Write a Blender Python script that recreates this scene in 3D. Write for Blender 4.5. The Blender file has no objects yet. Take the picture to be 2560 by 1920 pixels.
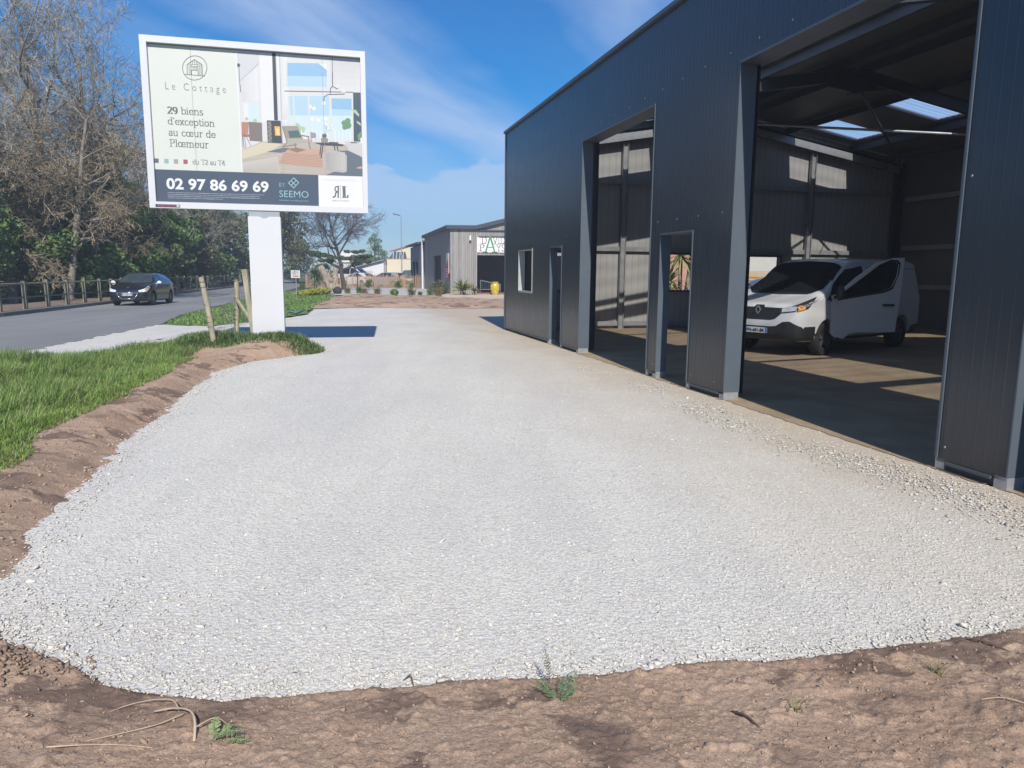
import bpy, bmesh, math, random
import numpy as np
from mathutils import Vector, Matrix
from mathutils.bvhtree import BVHTree

SC = bpy.context.scene
COL = SC.collection
R = math.radians
random.seed(7)
RNG = np.random.default_rng(11)

# ---------------------------------------------------------------- camera
_p, _r = R(8.71), R(0.5)
_F = Vector((0, math.cos(_p), -math.sin(_p)))
_R0 = Vector((1, 0, 0)); _U0 = _R0.cross(_F)
_Rv = math.cos(_r) * _R0 + math.sin(_r) * _U0
_Uv = -math.sin(_r) * _R0 + math.cos(_r) * _U0
cam = bpy.data.objects.new('camera', bpy.data.cameras.new('camera'))
COL.objects.link(cam)
cam.matrix_world = Matrix(((_Rv.x, _Uv.x, -_F.x, 0), (_Rv.y, _Uv.y, -_F.y, 0), (_Rv.z, _Uv.z, -_F.z, 1.6), (0, 0, 0, 1)))
cam.data.lens = 25.55; cam.data.sensor_width = 36
cam.data.clip_start = 0.05; cam.data.clip_end = 3000
SC.camera = cam
SC.view_settings.view_transform = 'Standard'
SC.view_settings.look = 'None'
SC.view_settings.exposure = 0.68
SC.view_settings.gamma = 1

# ---------------------------------------------------------------- sun and sky
TO_SUN = Vector((0.999, -6.006, 5.34)).normalized()
sun = bpy.data.objects.new('sun', bpy.data.lights.new('sun', 'SUN'))
COL.objects.link(sun)
sun.data.energy = 3.6; sun.data.angle = R(0.5); sun.data.color = (1.0, 0.93, 0.83)
sun.rotation_euler = TO_SUN.to_track_quat('Z', 'Y').to_euler()
W = bpy.data.worlds.new('World'); SC.world = W; W.use_nodes = True
def world():
    nt = W.node_tree; N = nt.nodes; L = nt.links
    bg = N['Background']
    sky = N.new('ShaderNodeTexSky'); sky.sky_type = 'NISHITA'; sky.sun_disc = False
    sky.sun_elevation = math.asin(TO_SUN.z); sky.sun_rotation = math.atan2(TO_SUN.x, TO_SUN.y)
    sky.air_density = 1.0; sky.dust_density = 0.2; sky.ozone_density = 2.0
    tc = N.new('ShaderNodeTexCoord'); sp = N.new('ShaderNodeSeparateXYZ'); L.new(tc.outputs['Generated'], sp.inputs[0])
    # clear spring air: the blue deepens away from the horizon
    tint = N.new('ShaderNodeValToRGB'); e = tint.color_ramp.elements
    for i, (p, c) in enumerate(((0.0, (.46, .60, .80)), (.12, (.26, .56, .84)), (.24, (.05, .50, .87)), (.38, (.01, .46, .90)), (1.0, (.16, .60, .95)))):
        if i > 1: e.new(p)
        e[i].position = p; e[i].color = c + (1,)
    L.new(sp.outputs[2], tint.inputs[0])
    hs = N.new('ShaderNodeMix'); hs.data_type = 'RGBA'; hs.blend_type = 'MULTIPLY'; hs.inputs[0].default_value = 1
    L.new(sky.outputs[0], hs.inputs[6]); L.new(tint.outputs[0], hs.inputs[7])
    def math_(op, a, b=None, clamp=False):
        n = N.new('ShaderNodeMath'); n.operation = op; n.use_clamp = clamp
        for i, v in enumerate((a, b)):
            if v is None: continue
            if isinstance(v, (int, float)): n.inputs[i].default_value = v
            else: L.new(v, n.inputs[i])
        return n.outputs[0]
    zz = math_('ADD', math_('MAXIMUM', sp.outputs[2], 0.0), 0.16)
    cx = math_('DIVIDE', sp.outputs[0], zz); cy = math_('DIVIDE', sp.outputs[1], zz)
    cb = N.new('ShaderNodeCombineXYZ'); L.new(cx, cb.inputs[0]); L.new(cy, cb.inputs[1])
    # wind-drawn cirrus: streaks run along one heading, u along it and v across it
    u_ = math_('ADD', math_('MULTIPLY', cx, 0.447), math_('MULTIPLY', cy, 0.894)); v_ = math_('SUBTRACT', math_('MULTIPLY', cx, 0.894), math_('MULTIPLY', cy, 0.447))
    def cloud(su, sv, nscale, lo, hi, dist, off=0.0):
        cc = N.new('ShaderNodeCombineXYZ'); L.new(math_('MULTIPLY', u_, su), cc.inputs[0]); L.new(math_('MULTIPLY', v_, sv), cc.inputs[1]); cc.inputs[2].default_value = off
        n = N.new('ShaderNodeTexNoise'); n.inputs['Scale'].default_value = nscale; n.inputs['Detail'].default_value = 7
        n.inputs['Roughness'].default_value = 0.55; n.inputs['Distortion'].default_value = dist
        L.new(cc.outputs[0], n.inputs['Vector'])
        r = N.new('ShaderNodeMapRange'); r.inputs[1].default_value = lo; r.inputs[2].default_value = hi; r.interpolation_type = 'SMOOTHSTEP'
        L.new(n.outputs[0], r.inputs[0]); return r.outputs[0]
    warp = math_('MULTIPLY', math_('SUBTRACT', cloud(1.0, 1.0, 1.1, 0.2, 0.8, 0.0, 3.0), 0.5), 0.22)
    vw = math_('ADD', v_, warp); fine = cloud(0.55, 1.9, 2.2, 0.30, 0.72, 0.5, 1.7); wide = cloud(0.5, 1.2, 0.9, 0.38, 0.72, 0.4, 6.2)
    def band(v0, w, amp):
        r = N.new('ShaderNodeMapRange'); r.inputs[1].default_value = w; r.inputs[2].default_value = 0.0; r.interpolation_type = 'SMOOTHSTEP'
        L.new(math_('ABSOLUTE', math_('SUBTRACT', vw, v0)), r.inputs[0])
        return math_('MULTIPLY', math_('MULTIPLY', r.outputs[0], math_('ADD', math_('MULTIPLY', fine, 0.6), 0.4)), amp)
    c = cloud(1.1, 1.5, 2.0, 0.25, 0.75, 0.2, 4.0)
    wisps = math_('MAXIMUM', math_('MAXIMUM', band(-1.39, 0.36, 0.66), band(-0.62, 0.30, 0.48)), math_('MAXIMUM', band(-1.86, 0.34, 0.30), math_('MULTIPLY', wide, 0.07)))
    # a low bank of soft cloud near the horizon
    def ramp_(v, lo, hi):
        r = N.new('ShaderNodeMapRange'); r.inputs[1].default_value = lo; r.inputs[2].default_value = hi; r.interpolation_type = 'SMOOTHSTEP'; L.new(v, r.inputs[0]); return r.outputs[0]
    edge = math_('SUBTRACT', math_('ADD', 0.118, math_('MULTIPLY', c, 0.055)), sp.outputs[2])
    bank = math_('MULTIPLY', math_('MULTIPLY', ramp_(edge, -0.004, 0.022), math_('ADD', math_('MULTIPLY', ramp_(sp.outputs[2], 0.03, 0.11), 0.7), 0.3)), 0.58)
    f = math_('MAXIMUM', wisps, bank, True)
    mx = N.new('ShaderNodeMix'); mx.data_type = 'RGBA'
    L.new(f, mx.inputs[0]); L.new(hs.outputs[2], mx.inputs[6]); mx.inputs[7].default_value = (4.2, 5.1, 6.8, 1)
    L.new(mx.outputs[2], bg.inputs['Color']); bg.inputs['Strength'].default_value = 0.086
world()

# ---------------------------------------------------------------- materials
MATS = {}
def mat(name, col, rough=0.6, metal=0.0, var=0.12, scale=3.0, bump=0.0, bscale=30.0, spec=0.5, coat=0.0, alpha=1.0, emit=None, stretch=None, island=0.0, trans=0.0, hue=None):
    """Principled surface whose colour wanders with noise (and per leaf with island), optional fine bump."""
    if name in MATS: return MATS[name]
    m = bpy.data.materials.new(name); m.use_nodes = True; MATS[name] = m
    nt = m.node_tree; N = nt.nodes; L = nt.links; P = N['Principled BSDF']
    tc = N.new('ShaderNodeTexCoord'); src = tc.outputs['Object']
    if stretch:
        mp = N.new('ShaderNodeMapping'); mp.inputs['Scale'].default_value = stretch; L.new(src, mp.inputs[0]); src = mp.outputs[0]
    n = N.new('ShaderNodeTexNoise'); n.inputs['Scale'].default_value = scale; n.inputs['Detail'].default_value = 5; n.inputs['Roughness'].default_value = 0.65
    L.new(src, n.inputs['Vector'])
    c2 = hue or col
    rp = N.new('ShaderNodeValToRGB')
    rp.color_ramp.elements[0].position = 0.28; rp.color_ramp.elements[1].position = 0.72
    rp.color_ramp.elements[0].color = tuple(max(0, c * (1 - var)) for c in col) + (1,)
    rp.color_ramp.elements[1].color = tuple(min(1, c * (1 + var)) for c in c2) + (1,)
    L.new(n.outputs[0], rp.inputs[0]); out = rp.outputs[0]
    if island:
        g = N.new('ShaderNodeNewGeometry'); h = N.new('ShaderNodeHueSaturation'); mr = N.new('ShaderNodeMapRange')
        mr.inputs[3].default_value = 1 - island; mr.inputs[4].default_value = 1 + island
        L.new(g.outputs['Random Per Island'], mr.inputs[0]); L.new(mr.outputs[0], h.inputs['Value']); L.new(out, h.inputs['Color']); out = h.outputs[0]
    L.new(out, P.inputs['Base Color'])
    P.inputs['Roughness'].default_value = rough; P.inputs['Metallic'].default_value = metal
    P.inputs['Specular IOR Level'].default_value = spec
    if coat: P.inputs['Coat Weight'].default_value = coat; P.inputs['Coat Roughness'].default_value = 0.06
    if trans: P.inputs['Transmission Weight'].default_value = trans
    if alpha < 1: P.inputs['Alpha'].default_value = alpha
    if emit: P.inputs['Emission Color'].default_value = tuple(emit[:3]) + (1,); P.inputs['Emission Strength'].default_value = emit[3]
    if bump:
        nb = N.new('ShaderNodeTexNoise'); nb.inputs['Scale'].default_value = bscale; nb.inputs['Detail'].default_value = 6
        L.new(src, nb.inputs['Vector'])
        b = N.new('ShaderNodeBump'); b.inputs['Strength'].default_value = bump; b.inputs['Distance'].default_value = 0.02
        L.new(nb.outputs[0], b.inputs['Height']); L.new(b.outputs[0], P.inputs['Normal'])
    return m

class NT:
    """Small node-tree writer for the few special materials."""
    def __init__(s, name):
        s.m = bpy.data.materials.new(name); s.m.use_nodes = True; MATS[name] = s.m
        s.N = s.m.node_tree.nodes; s.L = s.m.node_tree.links; s.P = s.N['Principled BSDF']
        s.tc = s.N.new('ShaderNodeTexCoord').outputs['Object']
    def set(s, inp, v):
        if hasattr(v, 'is_linked') or isinstance(v, bpy.types.NodeSocket): s.L.new(v, inp)
        else: inp.default_value = v
    def map(s, scale=(1, 1, 1), rot=(0, 0, 0), vec=None):
        n = s.N.new('ShaderNodeMapping'); n.inputs['Scale'].default_value = scale; n.inputs['Rotation'].default_value = rot
        s.L.new(vec or s.tc, n.inputs[0]); return n.outputs[0]
    def noise(s, scale, detail=5, rough=0.6, vec=None, dist=0.0):
        n = s.N.new('ShaderNodeTexNoise'); n.inputs['Scale'].default_value = scale; n.inputs['Detail'].default_value = detail
        n.inputs['Roughness'].default_value = rough; n.inputs['Distortion'].default_value = dist
        s.L.new(vec or s.tc, n.inputs['Vector']); return n.outputs[0]
    def vor(s, scale, out='Distance', feature='F1', vec=None, rnd=1.0):
        n = s.N.new('ShaderNodeTexVoronoi'); n.feature = feature; n.inputs['Scale'].default_value = scale; n.inputs['Randomness'].default_value = rnd
        s.L.new(vec or s.tc, n.inputs['Vector']); return n.outputs[out]
    def ramp(s, f, *stops):
        n = s.N.new('ShaderNodeValToRGB'); e = n.color_ramp.elements
        while len(e) < len(stops): e.new(0.5)
        for i, (p, c) in enumerate(stops):
            e[i].position = p; e[i].color = (c, c, c, 1) if isinstance(c, (int, float)) else tuple(c) + (1,)
        s.L.new(f, n.inputs[0]); return n.outputs[0]
    def mix(s, f, a, b, mode='MIX'):
        n = s.N.new('ShaderNodeMix'); n.data_type = 'RGBA'; n.blend_type = mode
        for i, v in ((0, f), (6, a), (7, b)):
            if isinstance(v, tuple): v = v + (1,) if len(v) == 3 else v
            s.set(n.inputs[i], v)
        return n.outputs[2]
    def math(s, op, a, b=0.0, clamp=False):
        n = s.N.new('ShaderNodeMath'); n.operation = op; n.use_clamp = clamp
        s.set(n.inputs[0], a); s.set(n.inputs[1], b); return n.outputs[0]
    def sep(s, vec=None):
        n = s.N.new('ShaderNodeSeparateXYZ'); s.L.new(vec or s.tc, n.inputs[0]); return n.outputs
    def bump(s, h, strength=0.5, dist=0.01, nrm=None):
        n = s.N.new('ShaderNodeBump'); n.inputs['Strength'].default_value = strength; n.inputs['Distance'].default_value = dist
        s.L.new(h, n.inputs['Height'])
        if nrm: s.L.new(nrm, n.inputs['Normal'])
        return n.outputs[0]
    def out(s, col, rough=0.8, nrm=None, metal=0.0, spec=0.5):
        s.set(s.P.inputs['Base Color'], col); s.set(s.P.inputs['Roughness'], rough); s.P.inputs['Metallic'].default_value = metal
        s.P.inputs['Specular IOR Level'].default_value = spec
        if nrm: s.L.new(nrm, s.P.inputs['Normal'])
        return s.m

# ---------------------------------------------------------------- mesh building
class MB:
    def __init__(s): s.v = []; s.f = []; s.m = []
    def add(s, vs, fs, m=0):
        o = len(s.v); s.v.extend([tuple(p) for p in vs]); s.f.extend([tuple(i + o for i in f) for f in fs]); s.m.extend([m] * len(fs)); return s
    def box(s, x0, x1, y0, y1, z0, z1, m=0):
        return s.add([(x0, y0, z0), (x1, y0, z0), (x1, y1, z0), (x0, y1, z0), (x0, y0, z1), (x1, y0, z1), (x1, y1, z1), (x0, y1, z1)],
                     [(0, 3, 2, 1), (4, 5, 6, 7), (0, 1, 5, 4), (1, 2, 6, 5), (2, 3, 7, 6), (3, 0, 4, 7)], m)
    def bar(s, a, b, w, h, m=0, up=(0, 0, 1)):
        a = Vector(a); b = Vector(b); d = (b - a).normalized(); u = Vector(up)
        if abs(d.dot(u)) > 0.98: u = Vector((0, 1, 0))
        x = d.cross(u).normalized(); y = x.cross(d)
        c = [(-w / 2, -h / 2), (w / 2, -h / 2), (w / 2, h / 2), (-w / 2, h / 2)]
        vs = [a + x * i + y * j for i, j in c] + [b + x * i + y * j for i, j in c]
        return s.add(vs, [(0, 1, 2, 3), (7, 6, 5, 4), (0, 4, 5, 1), (1, 5, 6, 2), (2, 6, 7, 3), (3, 7, 4, 0)], m)
    def tube(s, pts, rad, n=6, m=0, cap=True):
        pts = [Vector(p) for p in pts]; rad = rad if hasattr(rad, '__len__') else [rad] * len(pts)
        d0 = (pts[-1] - pts[0]); u = Vector((0, 0, 1)) if abs(d0.normalized().z) < 0.9 else Vector((1, 0, 0))
        vs = []
        for i, p in enumerate(pts):
            d = (pts[min(i + 1, len(pts) - 1)] - pts[max(i - 1, 0)])
            if d.length < 1e-9: d = d0
            d.normalize(); x = d.cross(u)
            if x.length < 1e-4: x = d.cross(Vector((0.3, 1, 0.2)))
            x.normalize(); y = x.cross(d)
            for k in range(n):
                a = 2 * math.pi * k / n; vs.append(p + (x * math.cos(a) + y * math.sin(a)) * rad[i])
        fs = []
        for i in range(len(pts) - 1):
            for k in range(n):
                k2 = (k + 1) % n; fs.append((i * n + k, i * n + k2, (i + 1) * n + k2, (i + 1) * n + k))
        if cap: fs += [tuple(range(n - 1, -1, -1)), tuple((len(pts) - 1) * n + k for k in range(n))]
        return s.add(vs, fs, m)
    def lathe(s, prof, n=24, m=0, axis='z', c=(0, 0, 0)):
        vs = []
        for r, h in prof:
            for k in range(n):
                a = 2 * math.pi * k / n; p = (r * math.cos(a), r * math.sin(a), h)
                if axis == 'y': p = (p[0], p[2], p[1])
                if axis == 'x': p = (p[2], p[0], p[1])
                vs.append((p[0] + c[0], p[1] + c[1], p[2] + c[2]))
        fs = [(i * n + k, i * n + (k + 1) % n, (i + 1) * n + (k + 1) % n, (i + 1) * n + k) for i in range(len(prof) - 1) for k in range(n)]
        return s.add(vs, fs, m)
    def prism(s, pts, vec, m=0):
        n = len(pts); v = Vector(vec); vs = [Vector(p) for p in pts] + [Vector(p) + v for p in pts]
        return s.add(vs, [tuple(range(n - 1, -1, -1)), tuple(range(n, 2 * n))] + [(i, (i + 1) % n, (i + 1) % n + n, i + n) for i in range(n)], m)
    def poly(s, pts, m=0): return s.add(pts, [tuple(range(len(pts)))], m)
    def blob(s, c, r, sq=(1, 1, 1), n=10, jit=0.15, m=0, rs=random):
        vs = []; fs = []; rows = max(4, n // 2)
        for i in range(rows + 1):
            th = math.pi * i / rows
            for k in range(n):
                a = 2 * math.pi * k / n; q = r * (1 + rs.uniform(-jit, jit))
                vs.append((c[0] + q * sq[0] * math.sin(th) * math.cos(a), c[1] + q * sq[1] * math.sin(th) * math.sin(a), c[2] + q * sq[2] * math.cos(th)))
        for i in range(rows):
            for k in range(n): fs.append((i * n + k, (i + 1) * n + k, (i + 1) * n + (k + 1) % n, i * n + (k + 1) % n))
        return s.add(vs, fs, m)
    def build(s, name, mats, parent=None, smooth=False, fix=True, loc=None, rotz=None):
        me = bpy.data.meshes.new(name); me.from_pydata(s.v, [], s.f)
        mats = mats if isinstance(mats, (list, tuple)) else [mats]
        for q in mats: me.materials.append(q)
        if len(mats) > 1: me.polygons.foreach_set('material_index', s.m)
        if fix:
            bm = bmesh.new(); bm.from_mesh(me); bmesh.ops.recalc_face_normals(bm, faces=bm.faces); bm.to_mesh(me); bm.free()
        if smooth:
            me.polygons.foreach_set('use_smooth', [True] * len(me.polygons))
            if isinstance(smooth, float): me.set_sharp_from_angle(angle=R(smooth))
        me.update()
        o = bpy.data.objects.new(name, me); COL.objects.link(o)
        if parent: o.parent = parent
        if loc is not None: o.location = loc
        if rotz is not None: o.rotation_euler.z = rotz
        return o

def np_mesh(name, V, F, mats, parent=None, smooth=False, mi=None):
    """Fast mesh from numpy arrays: V (n,3), F (m,k)."""
    V = np.asarray(V, np.float32); F = np.asarray(F, np.int32); k = F.shape[1]
    me = bpy.data.meshes.new(name); me.vertices.add(len(V)); me.vertices.foreach_set('co', V.ravel())
    me.loops.add(F.size); me.loops.foreach_set('vertex_index', F.ravel())
    me.polygons.add(len(F)); me.polygons.foreach_set('loop_start', np.arange(0, F.size, k, dtype=np.int32))
    mats = mats if isinstance(mats, (list, tuple)) else [mats]
    for q in mats: me.materials.append(q)
    if mi is not None: me.polygons.foreach_set('material_index', np.asarray(mi, np.int32))
    if smooth: me.polygons.foreach_set('use_smooth', np.ones(len(F), bool))
    me.update(calc_edges=True); me.validate()
    o = bpy.data.objects.new(name, me); COL.objects.link(o)
    if parent: o.parent = parent
    return o

def empty(name, loc, rotz=0.0):
    o = bpy.data.objects.new(name, None); COL.objects.link(o); o.location = loc; o.rotation_euler.z = rotz; o.empty_display_size = 0.2; return o
def tag(o, label, cat, group=None):
    o['label'] = label; o['category'] = cat
    if group: o['group'] = group
    return o
def structure(o): o['kind'] = 'structure'; return o
def stuff(o, label=None, cat=None):
    o['kind'] = 'stuff'
    if label: o['label'] = label; o['category'] = cat
    return o
def copy_tree(o, parent=None):
    c = o.copy(); COL.objects.link(c)
    if parent: c.parent = parent
    for ch in list(o.children): copy_tree(ch, c)
    return c

# value noise on numpy grids
_perm = np.random.default_rng(5).random((256, 256))
def vnoise(x, y, seed=0):
    x = np.asarray(x) + seed * 17.3; y = np.asarray(y) + seed * 9.1
    xi = np.floor(x).astype(int); yi = np.floor(y).astype(int); fx = x - xi; fy = y - yi
    fx = fx * fx * (3 - 2 * fx); fy = fy * fy * (3 - 2 * fy)
    g = lambda i, j: _perm[i & 255, j & 255]
    return (g(xi, yi) * (1 - fx) + g(xi + 1, yi) * fx) * (1 - fy) + (g(xi, yi + 1) * (1 - fx) + g(xi + 1, yi + 1) * fx) * fy - 0.5
def fbm(x, y, f, octv=4, seed=0, gain=0.5):
    t = 0; a = 1.0
    for i in range(octv): t = t + a * vnoise(x * f, y * f, seed + i * 3); f *= 2.03; a *= gain
    return t
def poly_dist(px, py, poly):
    """Signed distance to a polygon, positive inside (numpy)."""
    P = np.asarray(poly, float); Q = np.roll(P, -1, 0); px = np.asarray(px, float); py = np.asarray(py, float)
    d = np.full(px.shape, 1e9); ins = np.zeros(px.shape, bool)
    for (ax, ay), (bx, by) in zip(P, Q):
        ex, ey = bx - ax, by - ay; t = np.clip(((px - ax) * ex + (py - ay) * ey) / (ex * ex + ey * ey + 1e-12), 0, 1)
        d = np.minimum(d, np.hypot(px - ax - t * ex, py - ay - t * ey))
        c = ((ay > py) != (by > py)) & (px < (bx - ax) * (py - ay) / (by - ay + 1e-12) + ax); ins ^= c
    return np.where(ins, d, -d)

# lettering: the built-in font, and a broad-nib serif hand made of strokes
_tmp = {}
def font_mesh(txt, bold=0.0):
    cu = bpy.data.curves.new('t', 'FONT'); cu.body = txt; cu.offset = bold; cu.fill_mode = 'FRONT'; cu.resolution_u = 3
    ob = bpy.data.objects.new('t', cu); COL.objects.link(ob)
    dg = bpy.context.evaluated_depsgraph_get(); me = bpy.data.meshes.new_from_object(ob.evaluated_get(dg))
    V = np.array([v.co[:2] for v in me.vertices]); F = [tuple(p.vertices) for p in me.polygons]
    bpy.data.objects.remove(ob); bpy.data.curves.remove(cu); bpy.data.meshes.remove(me)
    return V, F
def arc(cx, cy, rx, ry, a0, a1, n=9): return [(cx + rx * math.cos(R(a0 + (a1 - a0) * i / n)), cy + ry * math.sin(R(a0 + (a1 - a0) * i / n))) for i in range(n + 1)]
_X = 0.68
def _sf(x, y, w=0.12): return [(x - w, y), (x + w, y)]
GLY = {
 'b': (.60, [[(.12, 0), (.12, 1)], arc(.32, .34, .22, .33, 140, -140), _sf(.06, 1, .07)]),
 'i': (.28, [[(.13, 0), (.13, _X)], [(.13, .9), (.13, .97)], _sf(.13, 0), _sf(.08, _X, .07)]),
 'e': (.56, [arc(.29, .34, .22, .33, 5, 325), [(.07, .37), (.5, .37)]]),
 'n': (.64, [[(.13, 0), (.13, _X)], [(.13, .5)] + arc(.32, .46, .18, .21, 130, 0, 5) + [(.5, 0)], _sf(.13, 0), _sf(.5, 0), _sf(.08, _X, .07)]),
 's': (.46, [arc(.24, .50, .15, .17, 35, 260, 7) + arc(.22, .18, .17, .17, 80, -150, 7)]),
 'd': (.62, [[(.48, 0), (.48, 1)], arc(.28, .34, .22, .33, 40, 320), _sf(.43, 1, .07), _sf(.54, 0, .07)]),
 "'": (.22, [[(.12, 1), (.10, .8)]]),
 'x': (.56, [[(.08, _X), (.48, 0)], [(.46, _X), (.09, 0)], _sf(.09, 0, .09), _sf(.47, 0, .09), _sf(.09, _X, .09), _sf(.46, _X, .08)]),
 'c': (.52, [arc(.29, .34, .22, .33, 45, 320)]),
 'p': (.62, [[(.12, -.3), (.12, _X)], arc(.32, .34, .22, .33, 140, -140), _sf(.12, -.3), _sf(.07, _X, .07)]),
 't': (.38, [[(.15, .9), (.15, .12)] + arc(.25, .12, .10, .12, 180, 330, 4), [(.02, _X), (.32, _X)]]),
 'o': (.60, [arc(.29, .34, .22, .33, 0, 360, 16)]),
 'a': (.54, [[(.10, .55)] + arc(.26, .52, .15, .16, 150, 0, 6) + [(.41, .08), (.5, .02)], arc(.24, .19, .16, .19, 60, 330, 8)]),
 'u': (.64, [[(.12, _X), (.12, .2)] + arc(.29, .2, .17, .2, 180, 330, 5), [(.48, 0), (.48, _X)], _sf(.08, _X, .07), _sf(.44, _X, .07)]),
 '\u0153': (.94, [arc(.28, .34, .22, .33, 0, 360, 16), arc(.66, .34, .20, .33, 5, 325), [(.46, .37), (.85, .37)]]),
 'r': (.44, [[(.13, 0), (.13, _X)], [(.13, .45)] + arc(.30, .5, .15, .17, 160, 50, 4), _sf(.13, 0), _sf(.08, _X, .07)]),
 'P': (.64, [[(.15, 0), (.15, 1)], [(.15, 1), (.3, 1)] + arc(.3, .74, .26, .26, 90, -90, 8) + [(.15, .48)], _sf(.15, 0, .13), _sf(.1, 1, .1)]),
 'l': (.28, [[(.13, 0), (.13, 1)], _sf(.13, 0), _sf(.08, 1, .07)]),
 'm': (.98, [[(.13, 0), (.13, _X)], [(.13, .5)] + arc(.30, .46, .17, .21, 130, 0, 5) + [(.47, 0)], [(.47, .5)] + arc(.64, .46, .17, .21, 130, 0, 5) + [(.81, 0)], _sf(.13, 0), _sf(.47, 0), _sf(.81, 0), _sf(.08, _X, .07)]),
 'T': (.72, [[(.36, 0), (.36, 1)], [(.04, 1), (.68, 1)], [(.04, 1), (.04, .86)], [(.68, 1), (.68, .86)], _sf(.36, 0, .14)]),
 '2': (.58, [arc(.27, .74, .2, .25, 160, -25, 8) + [(.08, .02)], [(.06, .02), (.5, .02)], [(.5, .02), (.5, .16)]]),
 '9': (.58, [arc(.28, .68, .2, .31, 0, 360, 14), [(.48, .68)] + arc(.22, .55, .27, .53, 10, -80, 6)]),
 '4': (.62, [[(.42, 0), (.42, 1)], [(.42, 1), (.04, .3)], [(.04, .28), (.58, .28)], _sf(.42, 0, .12)]),
 'D': (.86, [[(.18, 0), (.18, 1)], [(.18, 1), (.38, 1)] + arc(.38, .5, .4, .5, 90, -90, 12) + [(.18, 0)], _sf(.12, 0, .12), _sf(.12, 1, .12)]),
 'V': (.86, [[(.1, 1), (.43, 0)], [(.43, 0), (.74, 1)], _sf(.1, 1, .13), _sf(.74, 1, .13)]),
 'I': (.40, [[(.2, 0), (.2, 1)], _sf(.2, 0, .15), _sf(.2, 1, .15)]),
 'Y': (.84, [[(.1, 1), (.42, .48)], [(.42, .48), (.74, 1)], [(.42, .5), (.42, 0)], _sf(.1, 1, .13), _sf(.74, 1, .13), _sf(.42, 0, .14)]),
 'S': (.62, [arc(.32, .75, .22, .24, 40, 262, 8) + arc(.30, .26, .24, .25, 85, -155, 8)]),
 'A': (.90, [[(.14, 0), (.45, 1)], [(.45, 1), (.76, 0)], [(.22, .3), (.68, .3)], _sf(.12, 0, .13), _sf(.76, 0, .15)]),
}
def serif_mesh(txt, wv=0.13, wh=0.045):
    V = []; F = []; x = 0
    for ch in txt:
        if ch == ' ': x += .34; continue
        adv, strokes = GLY[ch]
        for st in strokes:
            for a, b in zip(st[:-1], st[1:]):
                pts = [(p[0] + x + i * wv / 2, p[1] + j * wh / 2) for p in (a, b) for i in (-1, 1) for j in (-1, 1)]
                pts = sorted(set(pts)); hull = []
                for seq in (pts, pts[::-1]):
                    h = []
                    for p in seq:
                        while len(h) > 1 and (h[-1][0] - h[-2][0]) * (p[1] - h[-2][1]) - (h[-1][1] - h[-2][1]) * (p[0] - h[-2][0]) <= 0: h.pop()
                        h.append(p)
                    hull += h[:-1]
                o = len(V); V.extend(hull); F.append(tuple(range(o, o + len(hull))))
        x += adv
    return np.array(V), F
def text_into(mb, txt, kind, x0, x1, zb, cap, put, m):
    """Fit a line of lettering between x0 and x1 on baseline zb with capitals cap high; put(x, z, k) gives the 3-D point."""
    if kind in ('serif', 'serifb'):
        V, F = serif_mesh(txt, 0.18 if kind == 'serifb' else 0.092, 0.034); capu = 1.0
    else:
        V, F = font_mesh(txt, {'bold': 0.03, 'thin': -0.02, 'thin2': -0.008}.get(kind, 0)); capu = 0.73
    lo, hi = V[:, 0].min(), V[:, 0].max()
    X = x0 + (V[:, 0] - lo) / (hi - lo) * (x1 - x0); Z = zb + V[:, 1] / capu * cap
    if kind in ('serif', 'serifb'):
        for i, f in enumerate(F): mb.add([put(X[j], Z[j], i) for j in f], [tuple(range(len(f)))], m)
    else: mb.add([put(X[j], Z[j], 0) for j in range(len(X))], F, m)
# ================================================================ GROUND
SHC = Vector((-0.224, 20.628, 0)); SHE = Vector((0.25056, -0.9681, 0)); SHN = Vector((0.9681, 0.25056, 0))
def SW(s, t, z=0.0): return SHC + SHN * s + SHE * t + Vector((0, 0, z))
def rough_line(pts, step=0.16, amp=0.05, seed=0, closed=True):
    out = []; rs = np.random.default_rng(seed); n = len(pts)
    for i in range(n if closed else n - 1):
        a = np.array(pts[i], float); b = np.array(pts[(i + 1) % n], float); L = np.linalg.norm(b - a); k = max(1, int(L / step))
        nr = np.array([-(b - a)[1], (b - a)[0]]) / max(L, 1e-6)
        for j in range(k): out.append(tuple(a + (b - a) * j / k + nr * rs.normal(0, amp) * (1 if L < 30 else 0)))
    if not closed: out.append(tuple(pts[-1]))
    return out
def sheet(name, pts, z, m, step=0.3, amp=0.04, seed=0):
    pts = rough_line(pts, step, amp, seed)
    bm = bmesh.new(); f = bm.faces.new([bm.verts.new((x, y, z)) for x, y in pts]); bmesh.ops.triangulate(bm, faces=[f])
    me = bpy.data.meshes.new(name); bmesh.ops.recalc_face_normals(bm, faces=bm.faces); bm.to_mesh(me); bm.free()
    if me.polygons and me.polygons[0].normal.z < 0: me.flip_normals()
    me.materials.append(m); o = bpy.data.objects.new(name, me); COL.objects.link(o); return structure(o)

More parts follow.
